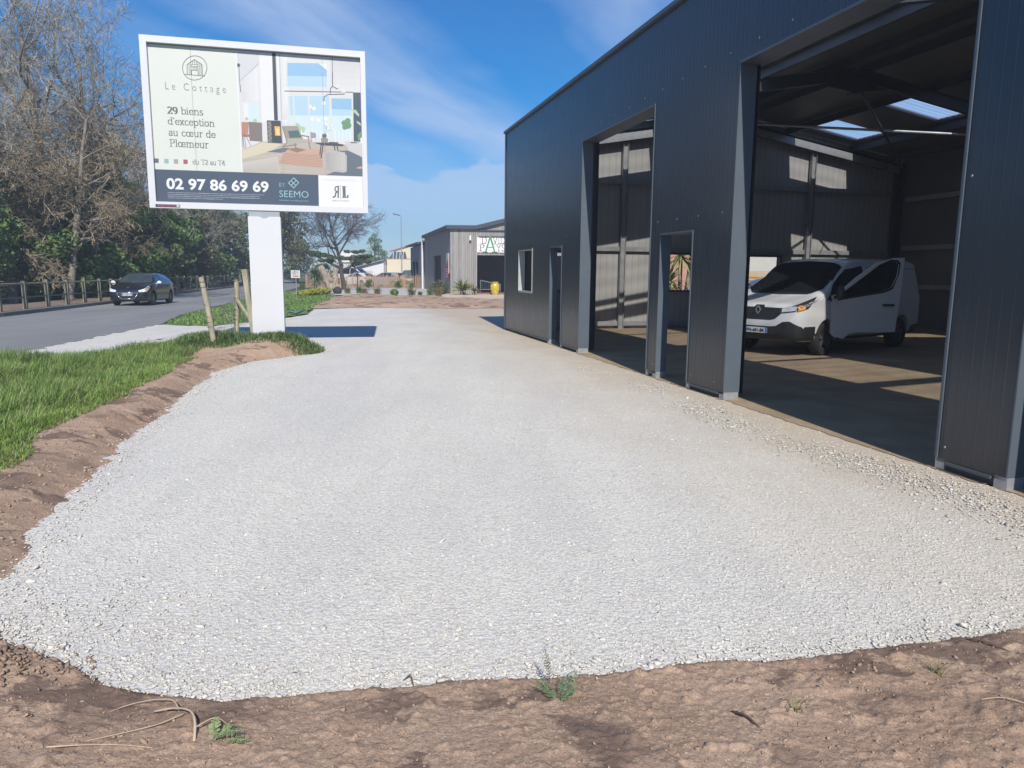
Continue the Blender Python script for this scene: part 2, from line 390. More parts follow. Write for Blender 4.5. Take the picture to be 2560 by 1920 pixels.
def m_ground():
    t = NT('soil'); n = t.noise(0.35, 6); c = t.ramp(n, (0.35, (.055, .055, .03)), (0.5, (.075, .085, .035)), (0.68, (.11, .10, .06)))
    return t.out(c, 0.95, t.bump(t.noise(4, 6), 0.6, 0.1))
def m_gravel(name='gravel', tan=True):
    t = NT(name)
    warp = t.map((1, 1.0, 1))
    c1 = t.vor(50, 'Color', vec=warp); c2 = t.vor(115, 'Color', vec=warp); d1 = t.vor(50, 'Distance', vec=warp)
    s1 = t.sep(c1)[0]; s2 = t.sep(c2)[1]
    stones = t.ramp(t.math('ADD', t.math('MULTIPLY', s1, 0.6), t.math('MULTIPLY', s2, 0.4)), (0.1, (.53, .515, .475)), (0.45, (.645, .625, .575)), (0.8, (.72, .695, .64)))
    dust = t.ramp(t.noise(0.9, 6, 0.65), (0.38, 0.0), (0.66, 1.0))
    col = t.mix(t.math('MULTIPLY', dust, 0.55), stones, (.62, .61, .58))
    blue = t.ramp(t.noise(0.6, 6, 0.62, vec=t.map((1, .5, 1))), (0.42, 0.0), (0.62, 1.0))
    col = t.mix(t.math('MULTIPLY', blue, 0.4), col, (.48, .485, .50))
    holes = t.ramp(t.math('MULTIPLY', d1, 1.0), (0.45, 0.0), (0.8, 1.0))
    col = t.mix(t.math('MULTIPLY', holes, 0.36), col, (.34, .335, .325))
    spots = t.ramp(t.noise(7.0, 3, 0.6), (0.63, 0.0), (0.74, 1.0))
    col = t.mix(t.math('MULTIPLY', spots, 0.22), col, (.38, .37, .36))
    trk = t.ramp(t.noise(1.0, 5, 0.6, vec=t.map((1.9, .22, 1), (0, 0, R(14.5)))), (0.40, 0.0), (0.62, 1.0))
    col = t.mix(t.math('MULTIPLY', trk, 0.16), col, (.40, .39, .37))
    brn = t.ramp(t.noise(1.1, 6, 0.68, dist=0.6), (0.60, 0.0), (0.72, 1.0)); col = t.mix(t.math('MULTIPLY', brn, 0.35), col, (.42, .355, .29))
    if tan:
        x, y, z = t.sep()[0:3]
        s = t.math('ADD', t.math('MULTIPLY', t.math('ADD', x, 0.224), 0.9681), t.math('MULTIPLY', t.math('SUBTRACT', y, 20.628), 0.25056))
        s = t.math('ADD', s, t.math('MULTIPLY', t.math('SUBTRACT', t.noise(0.8, 5, 0.65), 0.5), 2.6))
        k = t.ramp(t.math('DIVIDE', t.math('ADD', s, 3.0), 3.0), (0.05, 0.0), (0.6, 0.45), (0.95, 1.0))
        col = t.mix(t.math('MULTIPLY', k, 0.85), col, (.44, .37, .285))
    h = t.math('SUBTRACT', t.math('MULTIPLY', s1, 0.8), t.math('MULTIPLY', d1, 1.2)); h = t.math('ADD', h, t.math('MULTIPLY', s2, 0.35))
    return t.out(col, 0.92, t.bump(h, 0.5, 0.010), spec=0.12)
def m_dirt(name='dirt', red=1.0):
    t = NT(name)
    n = t.noise(1.6, 6, 0.6); col = t.ramp(n, (0.3, (.34, .235, .17)), (0.5, (.40, .285, .21)), (0.72, (.455, .335, .25)))
    redn = t.ramp(t.noise(1.1, 4, 0.5), (0.52, 0.0), (0.7, 1.0)); col = t.mix(t.math('MULTIPLY', redn, 0.35), col, (.37, .235, .165))
    fine = t.ramp(t.noise(90, 4, 0.7), (0.3, 0.62), (0.7, 1.25)); col = t.mix(1.0, col, fine, 'MULTIPLY')
    peb = t.vor(70, 'Distance'); pv = t.sep(t.vor(70, 'Color'))[0]
    pk = t.math('MULTIPLY', t.ramp(peb, (0.22, 1.0), (0.30, 0.0)), t.ramp(pv, (0.86, 0.0), (0.90, 1.0)))
    col = t.mix(t.math('MULTIPLY', pk, 0.7), col, (.55, .48, .40))
    dn = t.noise(1.9, 7, 0.62, vec=t.map((1.0, 1.35, 1)), dist=0.4)
    damp = t.ramp(dn, (0.525, 0.0), (0.555, 1.0)); damp2 = t.ramp(t.noise(0.8, 3), (0.42, 0.0), (0.52, 1.0))
    col = t.mix(t.math('MULTIPLY', t.math('MULTIPLY', damp, damp2), 0.85), col, (.15, .105, .085))
    h = t.math('ADD', t.math('MULTIPLY', t.noise(38, 6, 0.7), 1.0), t.math('MULTIPLY', t.noise(150, 3, 0.7), 0.35))
    return t.out(col, 0.95, t.bump(h, 0.65, 0.02), spec=0.2)
def m_asphalt():
    t = NT('asphalt'); n = t.noise(220, 3, 0.7); c = t.ramp(n, (0.3, (.17, .173, .18)), (0.7, (.28, .282, .285)))
    b = t.ramp(t.noise(0.5, 5, 0.6, vec=t.map((1, .18, 1), (0, 0, R(-8)))), (0.35, 0.82), (0.68, 1.15))
    return t.out(t.mix(1.0, c, b, 'MULTIPLY'), 0.75, t.bump(n, 0.4, 0.01), spec=0.35)
GRAVEL = m_gravel(); DIRT = m_dirt(); SOIL = m_ground(); ASPH = m_asphalt()
GRAVEL_ACC = m_gravel('access_gravel', False)
FLOORM = None

g = MB(); q = 1500
for (x0, x1, y0, y1) in ((-q, q, -q, 0), (-q, q, 0, 120), (-q, q, 120, q)): g.poly([(x0, y0, -0.03), (x1, y0, -0.03), (x1, y1, -0.03), (x0, y1, -0.03)])
structure(g.build('ground', SOIL))

ROAD_NEAR = [(-8.4, -20), (-8.7, 0), (-8.95, 12.5), (-9.42, 15.4), (-9.8, 18.3), (-10.5, 21.6), (-12.1, 26.7), (-13.2, 32), (-14.8, 40), (-17.2, 53), (-19.8, 66), (-23, 80), (-31, 105), (-52, 160), (-85, 230)]
ROAD_FAR = [(-15.2, -20), (-15.6, 0), (-16.2, 13), (-17.1, 24.5), (-18.1, 30), (-19.0, 34.7), (-20.6, 41), (-22.3, 48), (-24.2, 58.5), (-26.6, 70), (-30.5, 84), (-40, 112), (-60, 165), (-92, 235)]
sheet('road', ROAD_NEAR + ROAD_FAR[::-1], -0.012, ASPH, 0.5, 0.03, 1)
YARD = [(-2.9, 0.8), (6.0, 0.8)] + [tuple(SW(0.05, t)[:2]) for t in (18, 9, 0.0)] + [tuple(SW(6, -0.1)[:2]), tuple(SW(16, -0.1)[:2]), (16, 33.3), (4, 32.8), (-0.35, 32.57), (-2.91, 32.33), (-5.05, 32.49), (-7.1, 32.1), (-8.4, 30.8),
        (-7.6, 27), (-7.73, 24.8), (-8.66, 20.9), (-8.4, 13.5), (-4.9, 11.5), (-3.2, 5)]
sheet('gravel_yard', YARD, 0.0, GRAVEL, 0.12, 0.035, 2)
sheet('gravel_access', [(-8.3, 12.3), (-8.2, 20.9), (-9.2, 21.0), (-10.35, 21.3), (-10.2, 20.0), (-10.0, 18.3), (-9.7, 15.8), (-9.35, 13.6), (-9.2, 12.4)], 0.004, GRAVEL_ACC, 0.12, 0.05, 3)

# pavement behind the kerb, on the wood's side of the road
PAVE = mat('pavement', (.20, .15, .115), 0.9, var=0.25, scale=1.2, bump=0.3, bscale=60)
KERB = mat('kerb_stone', (.15, .15, .145), 0.85, var=0.2, scale=4, bump=0.3)
def offset(line, d):
    out = []
    for i, p in enumerate(line):
        a = np.array(line[max(i - 1, 0)]); b = np.array(line[min(i + 1, len(line) - 1)]); t = (b - a) / np.linalg.norm(b - a)
        out.append((p[0] - t[1] * d, p[1] + t[0] * d))
    return out
k0 = ROAD_FAR[:12]; k1 = offset(k0, 0.16); k2 = offset(k0, 2.6)
kb = MB(); pv = MB()
for i in range(len(k0) - 1):
    a, b, c, d = k0[i], k0[i + 1], k1[i + 1], k1[i]
    kb.prism([(*a, -0.03), (*b, -0.03), (*c, -0.03), (*d, -0.03)], (0, 0, 0.15))
    a, b, c, d = k1[i], k1[i + 1], k2[i + 1], k2[i]
    pv.prism([(*a, -0.03), (*b, -0.03), (*c, -0.03), (*d, -0.03)], (0, 0, 0.145))
structure(kb.build('kerb', KERB)); structure(pv.build('pavement', PAVE))

# ---------------------------------------------------------------- bank of dug earth beside the gravel
GE = [(-2.2, 1.0), (-2.36, 3.05), (-2.5, 3.37), (-2.58, 3.68), (-2.92, 4.61), (-3.14, 5.42), (-3.59, 6.84), (-3.74, 7.73), (-4.18, 9.57), (-4.62, 11.5), (-4.5, 12.6), (-4.15, 13.5), (-3.75, 14.1), (-3.72, 14.6), (-4.0, 15.2), (-4.5, 15.7)]
ISL = GE + [(-5.2, 16.2), (-6.3, 16.3), (-7.2, 15.7), (-8.0, 14.2), (-8.6, 12.9), (-8.95, 12.0), (-9.1, 9), (-9.1, 1.0)]
def sm(x): x = np.clip(x, 0, 1); return x * x * (3 - 2 * x)
def line_dist(px, py, line):
    d = np.full(np.shape(px), 1e9)
    for (ax, ay), (bx, by) in zip(line[:-1], line[1:]):
        ex, ey = bx - ax, by - ay; t = np.clip(((px - ax) * ex + (py - ay) * ey) / (ex * ex + ey * ey), 0, 1)
        d = np.minimum(d, np.hypot(px - ax - t * ex, py - ay - t * ey))
    return d
def bank_h(x, y):
    x = np.asarray(x, float); y = np.asarray(y, float)
    sd = poly_dist(x, y, ISL) + 0.05 * fbm(x, y, 2.2, 3, 4)
    e = np.where(sd > 0, line_dist(x, y, GE), sd)
    h = 0.115 * sm(e / 0.55) * (1 - 0.85 * sm((e - 0.65) / 0.8)) * sm(sd / 0.3) + (0.22 * np.exp(-(((x + 4.9) / 0.95) ** 2 + ((y - 14.4) / 0.9) ** 2)) + 0.25 * np.exp(-(((x + 6.2) / 0.8) ** 2 + ((y - 14.7) / 0.8) ** 2))) * sm(sd / 0.5)
    am = sm((sd + 0.05) / 0.3)
    h = h + am * (0.018 * fbm(x, y, 2.3, 3, 1) + 0.008 * fbm(x, y, 7.5, 3, 2) + np.clip(fbm(x, y, 15, 3, 7) - .08, 0, 1) * .035 + np.clip(fbm(x, y, 31, 2, 17) - .12, 0, 1) * .02)
    return np.where(sd > -0.02, h, np.minimum(-0.03, sd * 0.5)) - 0.006
def field(name, x0, x1, y0, y1, res, hf, m, keep):
    nx = int((x1 - x0) / res) + 1; ny = int((y1 - y0) / res) + 1
    X, Y = np.meshgrid(np.linspace(x0, x1, nx), np.linspace(y0, y1, ny)); Z = hf(X, Y)
    V = np.stack([X.ravel(), Y.ravel(), Z.ravel()], 1); I = np.arange(nx * ny).reshape(ny, nx)
    F = np.stack([I[:-1, :-1].ravel(), I[:-1, 1:].ravel(), I[1:, 1:].ravel(), I[1:, :-1].ravel()], 1)
    k = keep(X, Y, Z).ravel(); F = F[k[F].all(1)]
    u = np.unique(F); mp = np.full(len(V), -1); mp[u] = np.arange(len(u))
    return np_mesh(name, V[u], mp[F], m, smooth=True)
o = field('earth_bank', -9.2, -2.0, 2.6, 16.6, 0.024, bank_h, DIRT, lambda X, Y, Z: Z > -0.04); structure(o)

# ---------------------------------------------------------------- bare earth at the photographer's feet
NEAR = [(-6.0, 3.4), (-2.62, 3.45), (-2.34, 3.10), (-2.2, 2.98), (-1.98, 2.86), (-1.55, 2.63), (-1.06, 2.53), (-0.69, 2.61), (-0.37, 2.645), (0.19, 2.735), (0.78, 2.83), (1.36, 2.90), (1.88, 3.04), (2.39, 3.14), (3.4, 3.38), (6.0, 3.6)]
FG = NEAR + [(6.0, -1.0), (-6.0, -1.0)]
def fore_h(x, y):
    x = np.asarray(x, float); y = np.asarray(y, float)
    sd = poly_dist(x, y, FG) + 0.035 * fbm(x, y, 3.1, 4, 8)
    am = sm((sd + 0.02) / 0.12)
    cl = np.clip(fbm(x, y, 11, 3, 12) - 0.22, 0, 1) * 0.06 + np.clip(fbm(x, y, 27, 2, 15) - 0.18, 0, 1) * 0.04 + np.clip(fbm(x, y, 61, 2, 25) - 0.12, 0, 1) * 0.02
    h = 0.045 * sm(sd / 0.10) + 0.05 * sm((sd - 0.1) / 0.8) + am * (0.022 * fbm(x, y, 2.1, 3, 3) + 0.004 * fbm(x, y, 8, 3, 6) + 0.7 * cl + 0.005 * np.abs(fbm(x, y, 50, 2, 9)))
    h = h + 0.07 * sm(sd / 0.2) * np.exp(-((x + 2.35) / 0.5) ** 2)
    return np.where(sd > -0.03, h, -0.03 + sd * 0.3) - 0.006
o = field('dug_earth', -2.9, 3.6, 1.55, 3.75, 0.0085, fore_h, DIRT, lambda X, Y, Z: Z > -0.045); structure(o)
o = field('earth_margin', -6.0, 6.0, -1.0, 1.56, 0.08, fore_h, DIRT, lambda X, Y, Z: Z > -0.045); structure(o)

# ---------------------------------------------------------------- far ground: lawn, raked earth, terrace, path
GRASSB = mat('grass_soil', (.10, .17, .05), 0.95, var=0.35, scale=1.5, bump=0.6, bscale=12)
SANDY = mat('pale_path', (.52, .43, .33), 0.9, var=0.12, scale=1.5, bump=0.2)
TERR = mat('terrace', (.44, .43, .41), 0.85, var=0.12, scale=1.2)
LOT = mat('car_park', (.20, .20, .205), 0.85, var=0.15, scale=0.8)
LAWN = [(-10.3, 21.4), (-8.7, 20.9), (-8.0, 24), (-7.8, 27.5), (-8.6, 31), (-9.4, 36), (-10.2, 42), (-12.6, 52), (-16, 60), (-18.0, 63), (-16.9, 52), (-14.6, 40), (-13.0, 32), (-12.0, 26.7)]
sheet('lawn', LAWN, 0.006, GRASSB, 0.4, 0.08, 4)
def strip_h(x, y):
    sd = poly_dist(x, y, STRIP) + 0.15 * fbm(x, y, 0.8, 3, 2)
    return np.where(sd > -0.1, 0.16 * sm(sd / 1.3) + sm(sd / 0.4) * (0.12 * fbm(x, y, 0.9, 4, 5) + 0.06 * fbm(x, y, 4, 2, 9)), -0.05 + sd * 0.1)
STRIP = [(-8.8, 31.3), (-7.1, 32.2), (-5.0, 32.6), (-2.9, 32.4), (-0.35, 32.6), (4, 32.9), (15, 33.4), (15, 42), (3, 42), (-2.5, 42.6), (-5.2, 46), (-8, 48), (-10.8, 48), (-11.2, 44), (-10.2, 40), (-9.6, 35)]
o = field('raked_earth', -11.6, 15.2, 30.9, 48.6, 0.13, strip_h, DIRT, lambda X, Y, Z: Z > -0.06); structure(o)
sheet('path', [(-6.5, 46.3), (-2.5, 42.4), (3, 41.8), (16, 41.8), (16, 54.5), (-5, 55)], 0.008, SANDY, 0.4, 0.08, 5)
sheet('terrace', [(-15.5, 51), (-12.5, 49.3), (-8, 48.4), (-6, 50), (-5, 55), (-8.5, 71), (-19, 73), (-18, 63)], 0.012, TERR, 0.4, 0.03, 6)
sheet('car_park', [(-19.5, 74), (-8.5, 71.6), (-9, 84), (-12, 110), (-30, 112), (-23, 84)], 0.002, LOT, 0.6, 0.0, 7)
# compacted floor in the shed
t_ = NT('shed_floor_soil')
_c = t_.ramp(t_.noise(1.4, 6, 0.65), (0.3, (.24, .18, .12)), (0.7, (.36, .28, .19))); _c = t_.mix(1.0, _c, t_.ramp(t_.noise(60, 4, 0.7), (0.3, 0.8), (0.7, 1.15)), 'MULTIPLY')
FLOORM = t_.out(_c, 0.9, t_.bump(t_.noise(30, 6, 0.7), 0.5, 0.03), spec=0.2)
sheet('shed_floor', [tuple(SW(s, t)[:2]) for s, t in ((-0.02, 0.05), (13.0, 0.05), (13.0, 23), (-0.02, 23))], 0.006, FLOORM, 0.12, 0.02, 8)

# ---------------------------------------------------------------- loose stones and grass
def stones(name, P, size, m, seed=0, flat=0.42):
    n = len(P); rs = np.random.default_rng(seed)
    base = np.array([(-1, -1, -1), (1, -1, -1), (1, 1, -1), (-1, 1, -1), (-1, -1, 1), (1, -1, 1), (1, 1, 1), (-1, 1, 1)], float)
    B = base[None] * rs.uniform(0.45, 1.0, (n, 8, 3)); B[:, 4:, :2] *= rs.uniform(0.5, 0.9, (n, 1, 1))
    sz = size * rs.lognormal(0, 0.38, n)[:, None, None]
    B = B * sz * np.stack([rs.uniform(0.7, 1.5, n), rs.uniform(0.5, 0.9, n), rs.uniform(0.5, 1.1, n) * flat], 1)[:, None, :]
    a = rs.uniform(0, 6.283, n); tl = rs.normal(0, 0.28, (n, 2))
    x, y, z = B[..., 0], B[..., 1], B[..., 2]
    z = z + x * tl[:, :1] + y * tl[:, 1:]
    X = x * np.cos(a)[:, None] - y * np.sin(a)[:, None]; Y = x * np.sin(a)[:, None] + y * np.cos(a)[:, None]
    V = np.stack([X + P[:, :1], Y + P[:, 1:2], z + P[:, 2:3]], 2).reshape(-1, 3)
    f = np.array([(0, 3, 2, 1), (4, 5, 6, 7), (0, 1, 5, 4), (1, 2, 6, 5), (2, 3, 7, 6), (3, 0, 4, 7)])
    F = (np.arange(n)[:, None, None] * 8 + f[None]).reshape(-1, 4)
    return np_mesh(name, V, F, m)
STONE = mat('loose_stone', (.57, .55, .505), 0.95, var=0.1, scale=5, island=0.12, spec=0.08)
STONE2 = mat('loose_pale_stone', (.50, .475, .43), 0.9, var=0.1, scale=5, island=0.2, spec=0.1)
rs = np.random.default_rng(3)
yd = lambda P: poly_dist(P[:, 0], P[:, 1], NEAR[1:] + [(9, 4), (9, 40), (-4.4, 40), (-4.62, 11.5), (-4.18, 9.57), (-3.74, 7.73), (-3.59, 6.84), (-3.14, 5.42), (-2.92, 4.61)])
n = 90000
yy = 2.5 + 9.5 * rs.random(n) ** 2.1; P = np.stack([rs.uniform(-1, 1, n) * (yy * 0.76 + 0.3), yy, np.zeros(n)], 1)
P = P[yd(P) > 0.02]; P = P[P[:, 0] < 5.2 - 0.26 * P[:, 1] + 0.0]
P[:, 2] = 0.002
stuff(stones('gravel_chippings', P, 0.0052, STONE, 1, 0.30), 'grey slate gravel chippings lying loose over the near yard', 'gravel')
# coarser stones along the edges of the yard
E_ = []
for line, w, dens in ((NEAR[2:], 0.055, 220), (GE[1:], 0.08, 170)):
    for a, b in zip(line[:-1], line[1:]):
        L = math.dist(a, b); k = int(L * dens); t = rs.random(k)[:, None]
        q = np.array(a) + (np.array(b) - np.array(a)) * t + rs.normal(0, w, (k, 2)); E_.append(q)
E_ = np.concatenate(E_); E_ = np.concatenate([E_, np.array([-2.0, 3.15]) + rs.normal(0, 1, (420, 2)) * (0.32, 0.26)])
z = np.maximum(np.maximum(bank_h(E_[:, 0], E_[:, 1]), fore_h(E_[:, 0], E_[:, 1])), 0) + 0.006
keep = z < 0.035; E_ = E_[keep]; z = z[keep]
stuff(stones('edge_stones', np.column_stack([E_, z]), 0.0075, STONE, 5, 0.40), 'pale stones strewn along the edge of the gravel and the earth', 'stones')
k = 9000; tt = 3 + 17.5 * rs.random(k) ** 0.55; kp = fbm(tt, tt * 0.3, 0.9, 4, 41) + 0.35 * (tt - 12) / 8 + rs.normal(0, .12, k) > 0.12; tt = tt[kp]; k = len(tt); ss = -0.58 + rs.normal(0, 0.16, k) + 0.12 * np.sin(tt * 1.3)
Q = np.array([tuple(SW(a, b, 0.008)) for a, b in zip(ss, tt)])
stuff(stones('wall_foot_stones', Q, 0.0088, STONE2, 6, 0.45), 'line of coarse pale stones along the foot of the dark shed', 'stones')

def blades(name, P, length, width, m, seed=0, lean=0.45, wind=(0, 0)):
    """Grass: three-part bent blades from points P (n,3)."""
    n = len(P); rs = np.random.default_rng(seed); a = rs.uniform(0, 6.283, n)
    L = length * rs.uniform(0.55, 1.25, n) if np.isscalar(length) else length * rs.uniform(0.6, 1.2, n)
    ln = rs.uniform(0.1, 1.0, n) * lean; dx = np.cos(a) * ln + wind[0]; dy = np.sin(a) * ln + wind[1]
    wx = -np.sin(a) * width / 2; wy = np.cos(a) * width / 2
    V = np.zeros((n, 8, 3))
    for i, (h, w) in enumerate(((0, 1.0), (0.45, 0.85), (0.8, 0.5), (1.0, 0.05))):
        bend = h ** 1.8
        cx = P[:, 0] + dx * L * bend; cy = P[:, 1] + dy * L * bend; cz = P[:, 2] + L * (h - 0.35 * bend * np.minimum(1, np.hypot(dx, dy)))
        V[:, i * 2] = np.stack([cx - wx * w, cy - wy * w, cz], 1); V[:, i * 2 + 1] = np.stack([cx + wx * w, cy + wy * w, cz], 1)
    f = np.array([(0, 1, 3, 2), (2, 3, 5, 4), (4, 5, 7, 6)]); F = (np.arange(n)[:, None, None] * 8 + f[None]).reshape(-1, 4)
    return np_mesh(name, V.reshape(-1, 3), F, m)
def leafmat(name, col, col2, isl=0.35, tl=0.25, rough=0.5):
    """Leaf or blade: diffuse with some light passing through."""
    m = mat(name, col, rough, var=0.2, scale=1.3, island=isl, hue=col2, spec=0.3)
    nt = m.node_tree; P = nt.nodes['Principled BSDF']; src = P.inputs['Base Color'].links[0].from_socket
    tr = nt.nodes.new('ShaderNodeBsdfTranslucent'); nt.links.new(src, tr.inputs[0])
    mx = nt.nodes.new('ShaderNodeMixShader'); mx.inputs[0].default_value = tl
    nt.links.new(P.outputs[0], mx.inputs[1]); nt.links.new(tr.outputs[0], mx.inputs[2]); nt.links.new(mx.outputs[0], nt.nodes['Material Output'].inputs[0])
    return m
GRASS = leafmat('grass_blade', (.13, .23, .06), (.24, .34, .10), 0.45, 0.3)
GRASSY = leafmat('grass_tip', (.17, .28, .05), (.28, .38, .09), 0.4, 0.35)
GRASS2 = leafmat('grass_tuft', (.11, .17, .07), (.17, .24, .10), 0.4, 0.3)
n = 130000
P = np.column_stack([rs.uniform(-9.1, -2.8, n), rs.uniform(3.4, 16.2, n)])
sd = poly_dist(P[:, 0], P[:, 1], ISL); e = line_dist(P[:, 0], P[:, 1], GE) + 0.22 * fbm(P[:, 0], P[:, 1], 0.9, 3, 21)
edge = 0.66 + 0.35 * np.clip((P[:, 1] - 11.8) / 1.2, 0, 1) + 0.12 * np.clip((5 - P[:, 1]), 0, 1)
k = (sd > 0.12) & (e > edge) & ~((P[:, 1] > 12.9) & (P[:, 1] < 13.75) & (P[:, 0] > -5.9)); P = P[k]; e = (e - edge)[k]
near = np.clip(e / 0.7, 0, 1); LEN = 0.06 + 0.17 * near * np.clip(0.7 + 1.5 * fbm(P[:, 0], P[:, 1], 1.3, 3, 30), .25, 1.5)
LEN = np.where(P[:, 1] > 12.6, LEN * 0.85, LEN)
P = np.column_stack([P, bank_h(P[:, 0], P[:, 1]) - 0.01])
stuff(blades('verge_grass', P, LEN, 0.0085, GRASS, 2, 1.0, (0.25, -0.1)), 'long green grass growing on the bank left of the gravel yard', 'grass')
kf = (near < 0.5) & (P[:, 1] < 12.5); stuff(blades('verge_edge_grass', P[kf] + np.array([0.02, -0.03, 0]), LEN[kf] * 0.95, 0.008, GRASSY, 12, 1.1, (0.2, -0.3)), 'lighter yellow green grass fringing the brown earth bank', 'grass')
ks = rs.random(len(P)) < 0.055; stuff(blades('dry_grass', P[ks] + np.array([.01, .01, 0]), LEN[ks] * 1.15, 0.007, leafmat('dead_blade', (.33, .29, .16), (.42, .38, .22), .3, .2), 14, 1.3, (0.2, 0)), 'dead straw coloured blades scattered through the green verge grass', 'grass')
n = 26000
P = np.column_stack([rs.uniform(-17, -7.5, n), 20.5 + 36 * rs.random(n) ** 1.3]); P = P[poly_dist(P[:, 0], P[:, 1], LAWN) > 0.1]
stuff(blades('lawn_grass', np.column_stack([P, np.zeros(len(P))]), 0.10, 0.03, GRASS, 3, 0.8), 'short green grass between the road and the gravel beyond the billboard', 'grass')
# greyer herbage round the foot of the billboard
n = 5200
P = np.column_stack([rs.uniform(-6.6, -3.75, n), rs.normal(14.25, 0.22, n)]); P = P[(P[:, 1] > 13.75)]
P = P[poly_dist(P[:, 0], P[:, 1], ISL) > 0.05]
stuff(blades('post_herbage', np.column_stack([P, bank_h(P[:, 0], P[:, 1])]), 0.13, 0.016, GRASS2, 4, 1.0), 'low grey green weeds round the foot of the billboard post', 'weeds')
# ================================================================ THE SHED
def m_cladding():
    t = NT('dark_cladding'); x, y, z = t.sep()[0:3]
    rib = t.math('ABSOLUTE', t.math('SUBTRACT', t.math('FRACT', t.math('MULTIPLY', y, 10.0)), 0.5))
    ribm = t.ramp(rib, (0.36, 0.0), (0.44, 1.0))
    seam = t.math('ABSOLUTE', t.math('SUBTRACT', t.math('FRACT', t.math('MULTIPLY', y, 1.0)), 0.5))
    seamm = t.ramp(seam, (0.488, 0.0), (0.494, 1.0))
    n = t.noise(1.2, 5, 0.6, vec=t.map((1, 2.5, 0.5)))
    col = t.ramp(n, (0.3, (.008, .014, .027)), (0.7, (.012, .019, .034)))
    col = t.mix(t.math('MULTIPLY', ribm, 0.55), col, (.004, .006, .012)); col = t.mix(seamm, col, (.008, .009, .012))
    dust = t.math('MULTIPLY', t.ramp(z, (0.0, 1.0), (1.0, 0.0)), t.ramp(t.noise(2.0, 5), (0.3, 0.2), (0.7, 0.8)))
    col = t.mix(t.math('MULTIPLY', dust, 0.22), col, (.16, .14, .12))
    h = t.math('ADD', t.math('MULTIPLY', ribm, -0.6), t.math('MULTIPLY', seamm, -1.5)); h = t.math('ADD', h, t.math('MULTIPLY', t.noise(1.6, 2), 0.6))
    rough = t.math('ADD', 0.24, t.math('MULTIPLY', t.noise(3.0, 4), 0.14))
    t.P.inputs['Coat Weight'].default_value = 0.22; t.P.inputs['Coat Roughness'].default_value = 0.16; t.P.inputs['Coat IOR'].default_value = 1.6
    return t.out(col, rough, t.bump(h, 0.8, 0.006), spec=0.6)
CLAD = m_cladding()
def m_inner():
    t = NT('inner_cladding'); x, y, z = t.sep()[0:3]
    u = t.math('ADD', x, y)
    rib = t.ramp(t.math('ABSOLUTE', t.math('SUBTRACT', t.math('FRACT', t.math('MULTIPLY', u, 5.0)), 0.5)), (0.42, 0.0), (0.47, 1.0))
    n = t.noise(0.9, 4); col = t.ramp(n, (0.3, (.32, .317, .31)), (0.7, (.38, .376, .366))); col = t.mix(t.math('MULTIPLY', rib, 0.35), col, (.12, .12, .115))
    return t.out(col, 0.42, t.bump(rib, 0.3, 0.004), spec=0.7)
INNER = m_inner()
TRIM = mat('grey_trim', (.088, .11, .136), 0.38, var=0.08, scale=2)
INNERD = mat('shaded_inner_sheet', (.13, .13, .125), .45, var=.12, scale=.8, stretch=(1, 1, 1))  # inner sheeting darkened in colour for the dim roof and rear wall
GALV = mat('galvanised_steel', (.42, .44, .46), 0.42, metal=0.55, var=0.2, scale=9)
STEEL = mat('painted_steel', (.055, .065, .085), 0.45, var=0.15, scale=3)
RAIL = mat('galvanised_rail', (.30, .31, .32), 0.5, metal=0.3, var=0.2, scale=6)
DARKGAP = mat('dark_base_rail', (.07, .072, .075), 0.7)

shed = tag(empty('steel_shed', SHC, math.atan2(0.25056, 0.9681)), 'long dark anthracite steel shed with tall open doorways on the right', 'building')
TL = 22.9; SD = 13.0
def roofz(s): return 6.34 - 0.17 * abs(s - 6.5)
def grid_wall(mb, u0, u1, z0, z1, holes, put, thick, topf=None, inner=1):
    """Wall with rectangular holes; put(u, z, d) places a point at depth d. Front material 0, back material inner."""
    us = sorted({u0, u1, *[h[0] for h in holes], *[h[1] for h in holes]}); zs = sorted({z0, z1, *[h[2] for h in holes], *[h[3] for h in holes]})
    us = [u for u in us if u0 <= u <= u1]; zs = [z for z in zs if z0 <= z <= z1]
    if topf:
        nu = sorted(set(us) | {topf[1]}); us = nu
    tz = (lambda u, z: topf[0](u) if (topf and z == zs[-1]) else z)
    solid = {}
    for i in range(len(us) - 1):
        for j in range(len(zs) - 1):
            cu = (us[i] + us[i + 1]) / 2; cz = (zs[j] + zs[j + 1]) / 2
            solid[i, j] = not any(h[0] < cu < h[1] and h[2] < cz < h[3] for h in holes)
    for (i, j), sld in solid.items():
        if not sld: continue
        a, b, c, d = us[i], us[i + 1], zs[j], zs[j + 1]
        q = [(a, c), (b, c), (b, d), (a, d)]
        mb.poly([put(u, tz(u, z), 0) for u, z in q], 0); mb.poly([put(u, tz(u, z), thick) for u, z in q][::-1], inner)
        for (di, dj), (p, r) in {(-1, 0): (q[3], q[0]), (1, 0): (q[1], q[2]), (0, -1): (q[0], q[1]), (0, 1): (q[2], q[3])}.items():
            if not solid.get((i + di, j + dj), False):
                mb.poly([put(p[0], tz(*p), 0), put(r[0], tz(*r), 0), put(r[0], tz(*r), thick), put(p[0], tz(*p), thick)], 0)
DOORS = [(4.2, 5.05, 2.17), (6.2, 9.42, 4.13), (9.76, 10.77, 2.19), (11.76, 15.16, 4.13), (15.81, 16.75, 2.22), (17.4, 20.6, 4.13)]
WIN = (1.49, 2.76, 1.13, 2.17)
holes = [(a, b, -1, z) for a, b, z in DOORS] + [WIN]
w = MB(); grid_wall(w, 0, TL, 0.07, 5.34, [(h[0], h[1], max(h[2], 0.0), h[3]) for h in holes], lambda u, z, d: (d, -u, z), 0.07)
